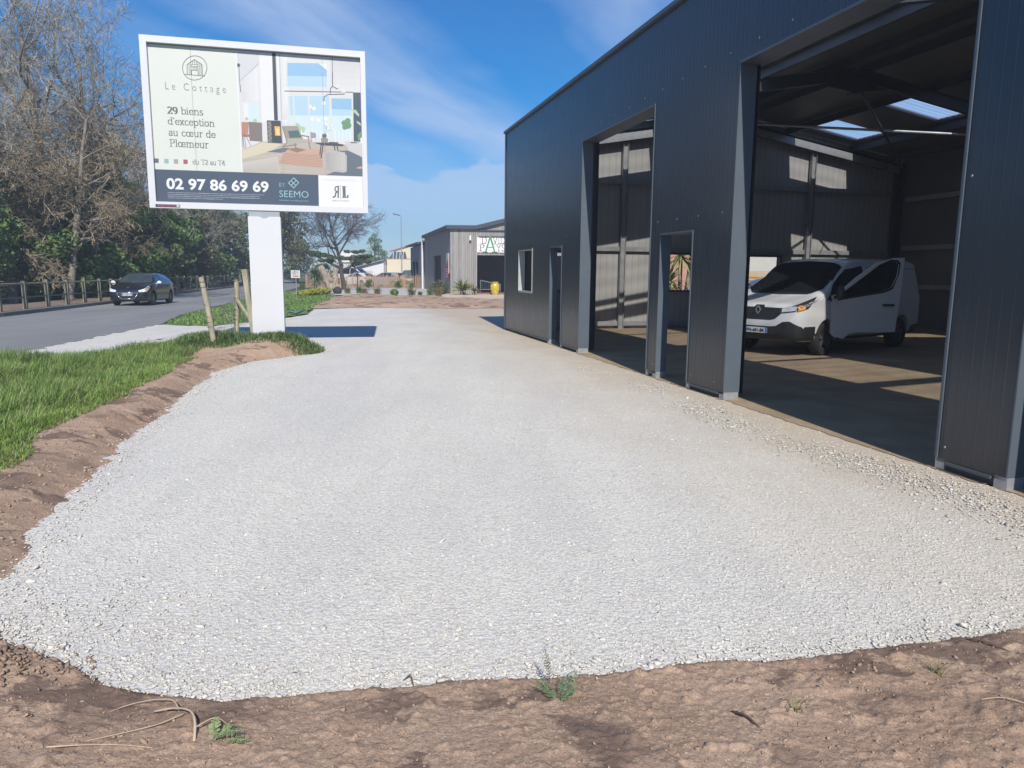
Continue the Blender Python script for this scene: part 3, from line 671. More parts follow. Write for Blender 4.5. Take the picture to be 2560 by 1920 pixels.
# screw heads in rows
for zr in (0.20, 2.38, 4.30, 5.22):
    u = 0.35
    while u < TL:
        if not any(a - 0.05 < u < b + 0.05 and zr < z for a, b, z in DOORS):
            w.lathe([(0.0001, 0.006), (0.009, 0.005), (0.013, 0.0)], 6, 2, 'x', (-0.007, -u, zr))
            for i in range(-18, 0): w.v[i] = (-0.007 - w.v[i][0], w.v[i][1], w.v[i][2])
        u += 0.62
w.build('front_wall', [CLAD, INNER, mat('screw_steel', (.20, .21, .22), .5, metal=.5)], shed, fix=False)
# reveals round every opening; each is one folded-sheet trim
for a, b, z in DOORS:
    d = 0.22 if z > 3 else 0.17
    t = MB()
    t.box(-0.006, d, -a - 0.012, -a, 0.10, z, 0)
    t.box(-0.010, d, -b, -b + 0.016, 0.10, z); t.box(-0.014, -0.002, -b - 0.014, -b, 0.10, z + 0.012)
    t.box(-0.012, d + 0.10, -b + 0.016, -a - 0.016, z - 0.016, z, 1); t.box(-0.012, -0.002, -b, -a, z, z + 0.012)
    t.build('door_trim', [TRIM, mat('lintel_shade', (.06, .075, .095), .4)], shed)  # underside shade put into a darker copy of the trim colour
    t = MB(); t.box(0.0, d - 0.01, -a - 0.012, -a + 0.10, 0.0, 0.098); t.build('column_foot', GALV, shed)
    t = MB(); t.box(0.0, 0.10, -b - 0.08, -b + 0.01, 0.0, 0.098); t.build('column_foot', GALV, shed)
t = MB(); a, b, z0, z1 = WIN
t.box(-0.012, 0.16, -a - 0.016, -a, z0, z1); t.box(-0.012, 0.16, -b, -b + 0.016, z0, z1); t.box(-0.012, 0.16, -b + 0.016, -a - 0.016, z0, z0 + 0.016); t.box(-0.012, 0.16, -b + 0.016, -a - 0.016, z1 - 0.016, z1)
t.box(-0.010, -0.002, -b - 0.03, -b, z0 - 0.03, z1 + 0.03); t.box(-0.010, -0.002, -b, -a, z0 - 0.03, z0)
t.build('window_trim', mat('pale_trim', (.40, .42, .40), 0.5), shed)
edges = [0] + [v for a, b, z in DOORS for v in (a - 0.1, b + 0.08)] + [TL]
for a, b in zip(edges[0::2], edges[1::2]):
    if b - a > 0.15: t = MB(); t.box(0.035, 0.09, -b, -a, 0.0, 0.069); t.build('base_rail', DARKGAP, shed); t = MB(); t.box(-0.022, -0.003, -b + 0.02, -a - 0.02, 0.060, 0.084); t.build('base_trim', mat('base_trim_paint', (.07, .085, .105), .4), shed)
t = MB(); t.box(-0.045, 0.10, -TL - 0.02, 0.045, 5.341, 5.40); t.box(-0.055, -0.0455, -TL - 0.02, 0.045, 5.345, 5.405); t.build('eaves_trim', mat('eaves_trim_paint', (.06, .07, .085), 0.35), shed)
t = MB(); t.box(-0.014, 0.08, 0.0405, 0.05, 0.10, 5.34); t.box(-0.014, -0.003, -0.06, 0.05, 0.10, 5.34); t.build('corner_trim', mat('corner_trim_paint', (.07, .085, .105), 0.38), shed)

GW = [(0.95, 2.05, 1.13, 2.17), (4.5, 5.76, 1.13, 2.17), (7.2, 8.68, 1.13, 2.14), (11.4, 12.85, 0.0, 0.13)]
gx = lambda u, z, d: (u, 0.04 - d, z)
g = MB(); grid_wall(g, 0.071, SD - 0.071, 0.0, 5.0, GW, gx, 0.07, (lambda u: roofz(u) - 0.02, 6.5)); g.build('gable_wall', [CLAD, INNER], shed, fix=False)
g = MB(); grid_wall(g, 0.071, SD - 0.071, 0.0, 5.0, [], lambda u, z, d: (u, -TL + d, z), 0.07, (lambda u: roofz(u) - 0.02, 6.5)); g.build('gable_wall', [CLAD, INNER], shed, fix=False)
g = MB(); grid_wall(g, 0, TL, 0.0, 5.30, [], lambda u, z, d: (SD + 0.02 - d, -u, z), 0.07); g.build('rear_wall', [CLAD, INNERD], shed, fix=False)
# roof with holes for the translucent sheets
SKY = []
for k in range(7):
    c = 1.15 + 3.0 * k; f0, f1 = (0.5, 1.7) if k < 1 else ((3.75, 5.58) if k == 1 else (c - 1.45, c + 1.45))  # front sheets widened beyond true size so their sun patches join
    SKY.append((f0, f1, 2.2, 4.15)); SKY.append((c - 0.6, c + 0.6, 8.75, 10.8))
r = MB()
for s0, s1 in ((0.072, 6.5), (6.5, SD)):
    grid_wall(r, -0.05, TL + 0.05, s0, s1, [h for h in SKY if s0 < h[2] < s1], lambda u, s, d: (s, -u, roofz(s) + 0.08 - d), 0.08)
r.build('roof', [CLAD, INNERD], shed, fix=False)
tk = bpy.data.materials.new('translucent_sheet'); tk.use_nodes = True
_n = tk.node_tree.nodes; _l = tk.node_tree.links; _o = _n['Material Output']; _n.remove(_n['Principled BSDF'])
_a = _n.new('ShaderNodeBsdfTransparent'); _b = _n.new('ShaderNodeBsdfTranslucent'); _m = _n.new('ShaderNodeMixShader'); _a.inputs[0].default_value = (.80, .82, .84, 1); _b.inputs[0].default_value = (.86, .88, .90, 1); _m.inputs[0].default_value = 0.24
_t = _n.new('ShaderNodeTexCoord'); _w = _n.new('ShaderNodeTexWave'); _w.bands_direction = 'Y'; _w.inputs['Scale'].default_value = 0.62; _w.inputs['Distortion'].default_value = 2.5  # wave tint puts the ribs' light stripes into the sheet colour
_r = _n.new('ShaderNodeValToRGB'); _r.color_ramp.elements[0].color = (.76, .78, .81, 1); _r.color_ramp.elements[1].color = (.92, .93, .94, 1); _l.new(_t.outputs['Object'], _w.inputs[0]); _l.new(_w.outputs[0], _r.inputs[0]); _l.new(_r.outputs[0], _a.inputs[0])
_l.new(_a.outputs[0], _m.inputs[1]); _l.new(_b.outputs[0], _m.inputs[2]); _l.new(_m.outputs[0], _o.inputs[0])
for a, b, s0, s1 in SKY:
    t = MB(); n = max(6, int((b - a) / 0.09))
    for i in range(n):
        u0 = a + (b - a) * i / n; u1 = a + (b - a) * (i + 1) / n; h0 = 0.05 + 0.018 * (i % 2); h1 = 0.05 + 0.018 * ((i + 1) % 2)
        t.poly([(s0, -u0, roofz(s0) + h0), (s0, -u1, roofz(s0) + h1), (s1, -u1, roofz(s1) + h1), (s1, -u0, roofz(s1) + h0)])
    t.build('skylight', tk, shed, smooth=True, fix=False)
def ibeam(mb, a, b, h=0.26, w=0.14, up=(0, 0, 1)):
    a = Vector(a); b = Vector(b); d = (b - a).normalized(); u = Vector(up); u = (u - d * u.dot(d)).normalized()
    mb.bar(a, b, 0.012, h - 0.024, 0, u); mb.bar(a + u * (h / 2 - 0.006), b + u * (h / 2 - 0.006), w, 0.012, 0, u); mb.bar(a - u * (h / 2 - 0.006), b - u * (h / 2 - 0.006), w, 0.012, 0, u)
for tf in (0.16, 5.62, 11.27, 17.07, 22.7):
    f = MB()
    for s in (0.40, SD - 0.25): ibeam(f, (s, -tf, 0.0), (s, -tf, roofz(s) - 0.2), 0.28, 0.15, (1, 0, 0))
    ibeam(f, (0.40, -tf, roofz(0.4) - 0.36), (6.49, -tf, roofz(6.5) - 0.36)); ibeam(f, (SD - 0.25, -tf, roofz(SD - 0.25) - 0.36), (6.51, -tf, roofz(6.5) - 0.36))
    for sg in (-1, 1): f.prism([(6.5 + sg * 0.9, -tf - 0.006, roofz(5.6) - 0.49), (6.5, -tf - 0.006, roofz(6.5) - 0.49), (6.5, -tf - 0.006, roofz(6.5) - 0.74)], (0, 0.012, 0))
    f.box(6.38, 6.62, -tf - 0.08, -tf + 0.08, roofz(6.5) - 0.80, roofz(6.5) - 0.76)
    f.build('portal_frame', STEEL, shed)
for s in (1.0, 2.08, 4.28, 6.1, 6.9, 8.62, 10.93, 12.3):
    p = MB(); z = roofz(s) - 0.23; p.box(s - 0.004, s + 0.004, -TL + 0.1, -0.05, z, z + 0.20); p.box(s - 0.06, s - 0.004, -TL + 0.1, -0.05, z, z + 0.012); p.box(s + 0.004, s + 0.06, -TL + 0.1, -0.05, z + 0.19, z + 0.20)
    p.build('purlin', STEEL, shed)
for s in (3.45, 9.60):
    p = MB(); ibeam(p, (s, -0.16, 0.0), (s, -0.16, roofz(s) - 0.3), 0.16, 0.12, (1, 0, 0)); p.build('gable_post', RAIL, shed)
for z in (0.12, 2.27, 4.16):
    for a, b in ((0.55, 3.37), (3.53, 9.52), (9.68, SD - 0.4)):
        p = MB(); p.box(a, b, -0.12, -0.036, z, z + 0.07); p.box(a, b, -0.13, -0.12, z - 0.03, z + 0.10); p.build('wall_rail', RAIL, shed)
p = MB()
for a, b in ((0.45, 6.5), (6.5, SD - 0.4)): p.bar((a, -0.30, roofz(a) - 0.42), (b, -0.30, roofz(b) - 0.42), 0.05, 0.20)
p.build('gable_rake_rail', RAIL, shed)
for a, b in (((6.5, -0.3, 5.95), (12.75, -5.55, 4.92)), ((6.5, -5.55, 5.95), (12.75, -0.3, 4.92))):
    p = MB(); p.tube([a, b], 0.035, 8); p.build('roof_brace', GALV if a[1] > -1 else STEEL, shed)
for z in (1.2, 2.4, 3.9):
    p = MB(); p.box(SD - 0.16, SD - 0.075, -TL + 0.1, -0.4, z, z + 0.14); p.build('wall_rail', RAIL, shed)
for a, b, z0, z1 in GW[:3]:
    p = MB()
    for q in ((a - 0.05, a, z0 - 0.05, z1 + 0.05), (b, b + 0.05, z0 - 0.05, z1 + 0.05)): p.box(q[0], q[1], -0.14, 0.055, q[2], q[3])
    p.box(a, b, -0.14, 0.055, z0 - 0.05, z0); p.box(a, b, -0.14, 0.055, z1, z1 + 0.05); p.build('window_frame', STEEL, shed)
# ================================================================ VEHICLES
GLASS = mat('dark_glass', (.012, .016, .02), 0.06, var=0.05, spec=0.9, coat=0.4)
GLASSL = mat('pale_glass', (.08, .11, .13), 0.06, var=0.05, spec=0.9, coat=0.5)
RUBBER = mat('tyre_rubber', (.022, .021, .021), 0.8, var=0.2, scale=8)
BLACKP = mat('black_plastic', (.018, .019, .021), 0.5, var=0.2, scale=6)
CHROME = mat('chrome', (.62, .63, .65), 0.16, metal=0.9, var=0.05)
RIMM = mat('silver_rim', (.36, .37, .39), 0.3, metal=0.7, var=0.1)
STEELRIM = mat('dark_steel_rim', (.10, .10, .11), 0.5, metal=0.3, var=0.2)
LAMPW = mat('lamp_glass', (.55, .58, .60), 0.1, var=0.35, scale=14, coat=0.7)
AMBER = mat('amber_lens', (.75, .33, .07), 0.12, var=0.2, coat=0.7)
REDL = mat('red_lens', (.40, .02, .02), 0.15, coat=0.6)
PLATEW = mat('plate_white', (.62, .63, .66), 0.4, var=0.05)
PLATEB = mat('plate_blue', (.06, .16, .45), 0.4, var=0.05)
INKB = mat('plate_ink', (.02, .02, .03), 0.5)
CABSHADE = mat('cabin_shade', (.010, .010, .011), 0.9)
def car_ring(w, zb, zt, belt, roofw):
    k = max(0.0, min(1.0, (zt - belt) / 0.45)); zs = min(belt, zt - 0.06)
    tw = 1 - (1 - roofw) * k
    return [(0, zb), (w * .55, zb), (w * .90, zb + .01), (w * .975, zb + .07), (w * .995, zb + .25 * (zs - zb)), (w, zb + .6 * (zs - zb)), (w * .99, zs - .04 * k), (w * (.975 if k else .95), zs + .02 * k),
            (w * (.97 * (1 - .5) + tw * .5), zs + (zt - zs) * .5), (w * tw, zt - .10 * k - .03 * (1 - k)), (w * tw * .93, zt - .035 * k - .012), (w * tw * .75, zt - .008), (w * tw * .4, zt), (0, zt + .004)]
def car_body(st, belt, roofw, nx=64):
    xs = np.array([s[0] for s in st]); S = np.array(st)[:, 1:]
    o = np.argsort(xs); xs = xs[o]; S = S[o]
    X = np.linspace(xs[0], xs[-1], nx * 2); A = np.stack([np.interp(X, xs, S[:, i]) for i in range(3)], 1)
    for _ in range(5): A[1:-1] = 0.25 * A[:-2] + 0.5 * A[1:-1] + 0.25 * A[2:]
    mb = MB(); rows = []
    for x, (w, zb, zt) in zip(X, A):
        h = car_ring(w, zb, zt, belt, roofw); full = h + [(-y, z) for y, z in h[-2:0:-1]]; rows.append([(x, y, z) for y, z in full])
    n = len(rows[0]); mb.v = [p for r_ in rows for p in r_]
    for i in range(len(rows) - 1):
        for k in range(n): mb.f.append((i * n + k, i * n + (k + 1) % n, (i + 1) * n + (k + 1) % n, (i + 1) * n + k))
    mb.f.append(tuple(range(n))); mb.f.append(tuple((len(rows) - 1) * n + k for k in range(n - 1, -1, -1))); mb.m = [0] * len(mb.f)
    return mb
def bvh_of(mb): return BVHTree.FromPolygons([Vector(p) for p in mb.v], mb.f)
def decal(mb, bvh, poly, axis, off=0.006, res=0.06, m=0):
    """Lay a polygon over a body. axis 'x': poly is (y, z) seen from the front; '-x' from behind; 'y'/'-y': (x, z) from a side; 'z': (x, y) from above; or a (dir, u, v) triple."""
    ax = {'x': (Vector((-1, 0, 0)), Vector((0, 1, 0)), Vector((0, 0, 1))), '-x': (Vector((1, 0, 0)), Vector((0, 1, 0)), Vector((0, 0, 1))), 'y': (Vector((0, -1, 0)), Vector((1, 0, 0)), Vector((0, 0, 1))),
          '-y': (Vector((0, 1, 0)), Vector((1, 0, 0)), Vector((0, 0, 1))), 'z': (Vector((0, 0, -1)), Vector((1, 0, 0)), Vector((0, 1, 0)))}
    d, u, v = ax[axis] if isinstance(axis, str) else axis
    bm = bmesh.new(); f = bm.faces.new([bm.verts.new((p[0], p[1], 0)) for p in poly]); bmesh.ops.triangulate(bm, faces=[f])
    for _ in range(5):
        e = [q for q in bm.edges if q.calc_length() > res]
        if not e: break
        bmesh.ops.subdivide_edges(bm, edges=e, cuts=1); bmesh.ops.triangulate(bm, faces=[q for q in bm.faces if len(q.verts) > 3])
    pts = []; last = None
    for q in bm.verts:
        o = u * q.co.x + v * q.co.y - d * 8
        hit = bvh.ray_cast(o, d)
        p = hit[0] + (hit[1] if hit[1].dot(d) < 0 else -hit[1]) * off if hit[0] else None; pts.append(p)
    bm.verts.index_update(); fs = []
    for q in bm.faces:
        ids = [w.index for w in q.verts]
        if all(pts[i] is not None for i in ids): fs.append(tuple(ids))
    vs = [p if p is not None else Vector((0, 0, 0)) for p in pts]; bm.free()
    mb.add(vs, fs, m); return mb
def wheel(name, parent, x, y, r, w, rimmat, spokes=5):
    sg = 1 if y > 0 else -1; t = MB(); h = w / 2
    t.lathe([(r * .62, -h), (r * .93, -h), (r, -h * .6), (r, h * .6), (r * .93, h), (r * .64, h), (r * .60, h * .7), (r * .60, -h)], 28, 0, 'y', (x, y, r))
    o = t.build(name, RUBBER, parent, smooth=40.0)
    q = MB(); q.lathe([(r * .05, h * .55 * sg), (r * .16, h * .6 * sg), (r * .18, h * .3 * sg), (r * .54, h * .1 * sg), (r * .55, h * .75 * sg), (r * .61, h * .8 * sg), (r * .61, -h * .5 * sg)], 24, 0, 'y', (x, y, r))
    for k in range(spokes):
        a = 2 * math.pi * k / spokes + 0.3; q.bar((x + math.cos(a) * r * .1, y + h * .55 * sg, r + math.sin(a) * r * .1), (x + math.cos(a) * r * .56, y + h * .62 * sg, r + math.sin(a) * r * .56), r * .16, h * .25, 0, (0, 1, 0))
    q.build('rim', rimmat, o, smooth=40.0)
    return o
def cut_arches(body_mb, mats, name, parent, arches, width):
    """Wheel arches cut out of the body by a boolean, evaluated once."""
    o = body_mb.build(name, mats, parent)
    wells = MB()
    for x, r, z in arches:
        for sg in (-1, 1): wells.lathe([(0.0001, 0.55 * sg), (r, 0.55 * sg), (r, width * sg), (0.0001, width * sg)], 32, 0, 'y', (x, 0, z))
    c = wells.build('cutter', mats[0] if isinstance(mats, list) else mats, parent)
    bm = bmesh.new(); bm.from_mesh(c.data); bmesh.ops.remove_doubles(bm, verts=bm.verts, dist=0.001); bmesh.ops.recalc_face_normals(bm, faces=bm.faces); bm.to_mesh(c.data); bm.free()
    md = o.modifiers.new('b', 'BOOLEAN'); md.object = c; md.operation = 'DIFFERENCE'; md.solver = 'EXACT'
    bpy.context.view_layer.update()
    me = bpy.data.meshes.new_from_object(o.evaluated_get(bpy.context.evaluated_depsgraph_get()))
    o.modifiers.clear(); o.data = me; bpy.data.objects.remove(c)
    me.polygons.foreach_set('use_smooth', [True] * len(me.polygons)); me.set_sharp_from_angle(angle=R(38)); me.name = name
    return o
def number_plate(parent, c, w, h, sg, txt, blues=(1,)):
    """Plate facing sg*x at c with its characters."""
    t = MB(); x = c[0]; t.box(min(x, x + 0.012 * sg), max(x, x + 0.012 * sg), c[1] - w / 2, c[1] + w / 2, c[2] - h / 2, c[2] + h / 2, 0)
    xf = x + 0.0145 * sg
    for b in blues:
        y0, y1 = ((w / 2 - 0.045, w / 2) if b > 0 else (-w / 2, -w / 2 + 0.045)); t.poly([(xf, c[1] + y0, c[2] - h / 2), (xf, c[1] + y1, c[2] - h / 2), (xf, c[1] + y1, c[2] + h / 2), (xf, c[1] + y0, c[2] + h / 2)], 1)
    o = t.build('number_plate', [PLATEW, PLATEB], parent)
    if txt:
        q = MB(); k = 0.80 * w / 2
        # seen from outside the front, the text runs towards -y when the plate faces +x ... mirrored by sg
        text_into(q, txt, 'bold', -k, k, -h * 0.30, h * 0.60, lambda X, Z, i: (x + 0.016 * sg, c[1] + X * sg, c[2] + Z), 0)
        q.build('lettering', INKB, o, fix=False)
    return o

# ---------------------------------------------------------------- white panel van with its driver's door open
VH = math.atan2(-0.605, -0.796)
van = tag(empty('panel_van', (6.92, 16.22, 0.006), VH), 'white panel van parked inside the dark shed with its driver door open', 'van')
WHITE = mat('white_paint', (.66, .67, .68), 0.28, var=0.03, scale=1.0, coat=0.6)
VST = [(2.50, .66, .44, .70), (2.475, .80, .36, .90), (2.42, .875, .32, .99), (2.30, .93, .30, 1.05), (2.10, .955, .29, 1.10), (1.80, .972, .28, 1.19), (1.70, .975, .28, 1.25), (1.30, .978, .28, 1.53), (1.0, .978, .28, 1.735), (.72, .978, .28, 1.885), (.45, .978, .28, 1.94), (0, .978, .28, 1.96), (-1.4, .978, .28, 1.96), (-2.28, .976, .30, 1.955), (-2.42, .962, .32, 1.92), (-2.475, .92, .36, 1.84), (-2.50, .84, .42, 1.76)]
vb = car_body(VST, 1.15, 0.80, 90); vbv = bvh_of(vb)
cut_arches(vb, WHITE, 'body', van, [(1.55, .395, .345), (-1.55, .395, .345)], 1.2)
t = MB(); decal(t, vbv, [(1.70, -.70), (1.76, 0), (1.70, .70), (1.58, .83), (0.80, .765), (0.72, 0), (0.80, -.765), (1.58, -.83)], 'z', 0.012, 0.05); t.build('windscreen', GLASS, van, smooth=True)
t = MB(); decal(t, vbv, [(1.755, -.62), (1.80, 0), (1.755, .62), (1.70, .72), (1.73, 0), (1.70, -.72)], 'z', 0.018, 0.06); t.build('scuttle', BLACKP, van, smooth=True)
for a, b in (((1.70, .15), (1.42, -.45)), ((1.70, -.5), (1.50, -.68))):
    t = MB(); ra = vbv.ray_cast(Vector((*a, 5)), Vector((0, 0, -1)))[0]; rb = vbv.ray_cast(Vector((*b, 5)), Vector((0, 0, -1)))[0]; t.tube([ra + Vector((0, 0, .02)), rb + Vector((0, 0, .02))], .009, 5); t.build('wiper', BLACKP, van)
t = MB(); decal(t, vbv, [(-.56, .95), (-.12, .955), (-.09, 1.0), (.09, 1.0), (.12, .955), (.56, .95), (.50, .82), (.40, .735), (.30, .71), (-.30, .71), (-.40, .735), (-.50, .82)], 'x', 0.006, 0.06)
gr = t.build('grille', BLACKP, van, smooth=True)
t = MB()
for k in range(5): decal(t, vbv, [(-.48 + .03 * k, .885 - .036 * k), (.48 - .03 * k, .885 - .036 * k), (.48 - .03 * k, .878 - .036 * k), (-.48 + .03 * k, .878 - .036 * k)], 'x', 0.016, 0.08)
t.build('grille_bar', mat('grille_grey', (.06, .062, .066), 0.4), gr)
t = MB(); xe = vbv.ray_cast(Vector((8, 0, .91)), Vector((-1, 0, 0)))[0].x + .02
for sg in (-1, 1):
    for (a, b) in (((0, .085), (.055, 0)), ((.055, 0), (0, -.085))): t.bar((xe, sg * a[0], .90 + a[1]), (xe, sg * b[0], .90 + b[1]), .022, .03, 0, (1, 0, 0))
t.build('emblem', CHROME, gr)
for sg in (1, -1):
    D = Vector((-.8, -.6 * sg, 0)); U = Vector((-.6, .8 * sg, 0)); Vv = Vector((0, 0, 1))
    # coordinates along U measured from the vehicle's centre line: corner sits near u = -0.8
    def uu(x, y): return x * U.x + y * U.y
    H_ = [(uu(2.42, .46 * sg), .845), (uu(2.40, .60 * sg), .865), (uu(2.30, .80 * sg), .905), (uu(2.17, .90 * sg), .95), (uu(1.98, .945 * sg), 1.13), (uu(1.93, .95 * sg), 1.17), (uu(2.10, .86 * sg), 1.10), (uu(2.25, .74 * sg), 1.03), (uu(2.36, .55 * sg), .955), (uu(2.41, .46 * sg), .935)]
    t = MB(); decal(t, vbv, H_, (D, U, Vv), 0.010, 0.03); hl = t.build('headlight', mat('headlight_housing', (.05, .052, .056), 0.15, coat=0.8), van, smooth=True)
    t = MB(); decal(t, vbv, [(uu(2.41, .50 * sg), .865), (uu(2.32, .74 * sg), .905), (uu(2.30, .76 * sg), .98), (uu(2.34, .62 * sg), .975), (uu(2.40, .50 * sg), .93)], (D, U, Vv), 0.022, 0.03); t.build('reflector', LAMPW, hl, smooth=True)
    t = MB(); decal(t, vbv, [(uu(2.31, .765 * sg), .90), (uu(2.22, .85 * sg), .94), (uu(2.20, .845 * sg), 1.01), (uu(2.28, .77 * sg), .99)], (D, U, Vv), 0.024, 0.03); t.build('indicator', AMBER, hl, smooth=True)
t = MB(); decal(t, vbv, [(-.96, .45), (-.9, .60), (-.72, .70), (-.58, .685), (-.44, .60), (-.30, .585), (.30, .585), (.44, .60), (.58, .685), (.72, .70), (.9, .60), (.96, .45), (.9, .33), (-.9, .33)], 'x', 0.014, 0.04)
for sg in (1, -1): decal(t, vbv, [(2.38, .46), (2.30, .60), (1.98, .60), (1.97, .33), (2.36, .35)], 'y' if sg > 0 else '-y', 0.014, 0.04); decal(t, vbv, [(1.13, .30), (1.13, .36), (-1.13, .36), (-1.13, .30)], 'y' if sg > 0 else '-y', 0.010, 0.1); decal(t, vbv, [(-1.97, .30), (-1.98, .50), (-2.45, .52), (-2.46, .36)], 'y' if sg > 0 else '-y', 0.010, 0.08)
t.build('bumper', BLACKP, van, smooth=True)
number_plate(van, (2.505, 0, .50), .52, .11, 1, 'FN-681-BK', (1, -1))
for x in (1.55, -1.55):
    for y in (.845, -.845): wheel('wheel', van, x, y, .335, .205, STEELRIM)
for sg, ax in ((1, 'y'), (-1, '-y')):
    t = MB(); decal(t, vbv, [(1.62, 1.11), (1.30, 1.36), (.98, 1.58), (.74, 1.72), (.30, 1.76), (.30, 1.14), (.9, 1.10), (1.3, 1.06)], ax, 0.010, 0.05); t.build('side_window', GLASS, van, smooth=True)
t = MB(); decal(t, vbv, [(1.40, .42), (1.38, 1.10), (.78, 1.70), (.10, 1.80), (.03, 1.2), (.05, .42)], 'y', 0.016, 0.06); t.build('cabin_shade_sheet', CABSHADE, van, smooth=True)  # cabin shade put in as a black sheet over the uncut flank
t = MB(); decal(t, vbv, [(-.10, 1.765), (-.10, 1.755), (-2.3, 1.745), (-2.3, 1.755)], 'y', 0.010, 0.1); t.build('roof_gutter', BLACKP, van)
t = MB(); decal(t, vbv, [(-1.10, .80), (-1.10, .78), (-.12, .78), (-.12, .80)], 'y', 0.012, 0.1); t.build('side_moulding', BLACKP, van)
# the open door: local frame at the hinge, rotated outwards
hx, hy = 1.43, .985; PHI = R(25)
# local x runs from the hinge to the rear edge, local y points inwards
SX = 1.20
outer = [(-.02, .95), (.0, .46), (.06, .38), (.25, .33), (.33, .42), (.50, .46), (1.24, .46), (1.27, 1.0), (1.30, 1.5), (1.31, 1.96), (1.12, 1.955), (.80, 1.86), (.42, 1.56), (.10, 1.24), (-.03, 1.18)]
win = [(.10, 1.13), (.95, 1.29), (1.10, 1.36), (1.19, 1.58), (1.21, 1.82), (1.15, 1.88), (1.02, 1.89), (.80, 1.78), (.46, 1.50), (.13, 1.22)]
outer = [(a * SX, b) for a, b in outer]; win = [(a * SX, b) for a, b in win]
def ringpanel(mb, out, inn, y0, y1, m=0):
    bm = bmesh.new(); o_ = [bm.verts.new((p[0], 0, p[1])) for p in out]; i_ = [bm.verts.new((p[0], 0, p[1])) for p in inn]
    eo = [bm.edges.new((o_[k], o_[(k + 1) % len(o_)])) for k in range(len(o_))]; ei = [bm.edges.new((i_[k], i_[(k + 1) % len(i_)])) for k in range(len(i_))]
    bmesh.ops.triangle_fill(bm, use_beauty=True, use_dissolve=False, edges=eo + ei); bm.verts.index_update()
    vs = [v_.co.copy() for v_ in bm.verts]; fs = [tuple(v_.index for v_ in f_.verts) for f_ in bm.faces]; bm.free()
    n = len(vs); mb.add([(p.x, y0, p.z) for p in vs] + [(p.x, y1, p.z) for p in vs], fs + [tuple(i + n for i in f_[::-1]) for f_ in fs], m)
    for loop in (out, inn):
        k = len(loop); mb.add([(p[0], y0, p[1]) for p in loop] + [(p[0], y1, p[1]) for p in loop], [(i, (i + 1) % k, (i + 1) % k + k, i + k) for i in range(k)], m)
t = MB(); ringpanel(t, outer, win, 0.0, 0.05); door = t.build('driver_door', WHITE, van, loc=(hx, hy, 0), rotz=math.pi - PHI)
t = MB(); t.prism([(p[0], 0.02, p[1]) for p in win], (0, 0.006, 0)); t.build('door_glass', GLASS, door)
t = MB(); ringpanel(t, [(p[0] * 1.0 + (0.028 if p[0] > .6 else -.02), p[1] + (.03 if p[1] > 1.5 else -.03)) for p in win], win, -0.006, 0.004); t.build('window_seal', BLACKP, door)
t = MB(); t.box(1.14, 1.40, -.035, -.012, .985, 1.03); t.box(1.14, 1.17, -.03, 0, .985, 1.03); t.box(1.37, 1.40, -.03, 0, .985, 1.03); t.build('door_handle', BLACKP, door)
t = MB(); t.blob((.06, -.14, 1.26), .13, (.55, .8, 1.15), 12, 0.03); t.bar((.04, 0, 1.16), (.06, -.12, 1.2), .05, .06); t.build('wing_mirror', BLACKP, door, smooth=True)
t = MB(); t.blob((1.2, -1.16, 1.26), .13, (.55, .8, 1.15), 12, 0.03); t.bar((1.1, -.96, 1.16), (1.08, -1.1, 1.2), .05, .06); t.build('wing_mirror', BLACKP, van, smooth=True)
t = MB(); t.tube([(.6, .12, 1.96), (.35, .12, 2.34)], .006, 5); t.build('aerial', BLACKP, van)

# ---------------------------------------------------------------- small cars
HST = [(1.98, .52, .36, .56), (1.955, .68, .26, .70), (1.88, .765, .20, .78), (1.70, .82, .19, .86), (1.35, .855, .18, .935), (1.02, .868, .18, 1.0), (.90, .868, .18, 1.05), (.45, .868, .18, 1.34), (.2, .868, .18, 1.43), (-.3, .868, .18, 1.46), (-.9, .866, .18, 1.445), (-1.35, .86, .18, 1.37), (-1.62, .845, .2, 1.22), (-1.80, .82, .22, 1.02), (-1.90, .78, .26, .92), (-1.96, .70, .34, .82)]
EST = [(2.2, .56, .36, .60), (2.17, .72, .26, .74), (2.08, .81, .20, .82), (1.85, .865, .19, .90), (1.4, .885, .18, .98), (1.05, .89, .18, 1.04), (.95, .89, .18, 1.08), (.45, .89, .18, 1.38), (.15, .89, .18, 1.49), (-.4, .89, .18, 1.53), (-1.3, .885, .18, 1.51), (-1.9, .87, .2, 1.44), (-2.1, .85, .22, 1.20), (-2.18, .82, .26, .98), (-2.22, .74, .36, .84)]
SST = [(2.3, .62, .46, .74), (2.26, .78, .34, .92), (2.16, .87, .30, 1.02), (1.9, .925, .28, 1.10), (1.3, .94, .28, 1.18), (1.05, .94, .28, 1.24), (.5, .94, .28, 1.62), (.25, .94, .28, 1.74), (-.4, .94, .28, 1.78), (-1.4, .935, .28, 1.76), (-1.95, .92, .30, 1.70), (-2.15, .90, .32, 1.40), (-2.24, .87, .34, 1.12), (-2.28, .78, .44, .96)]
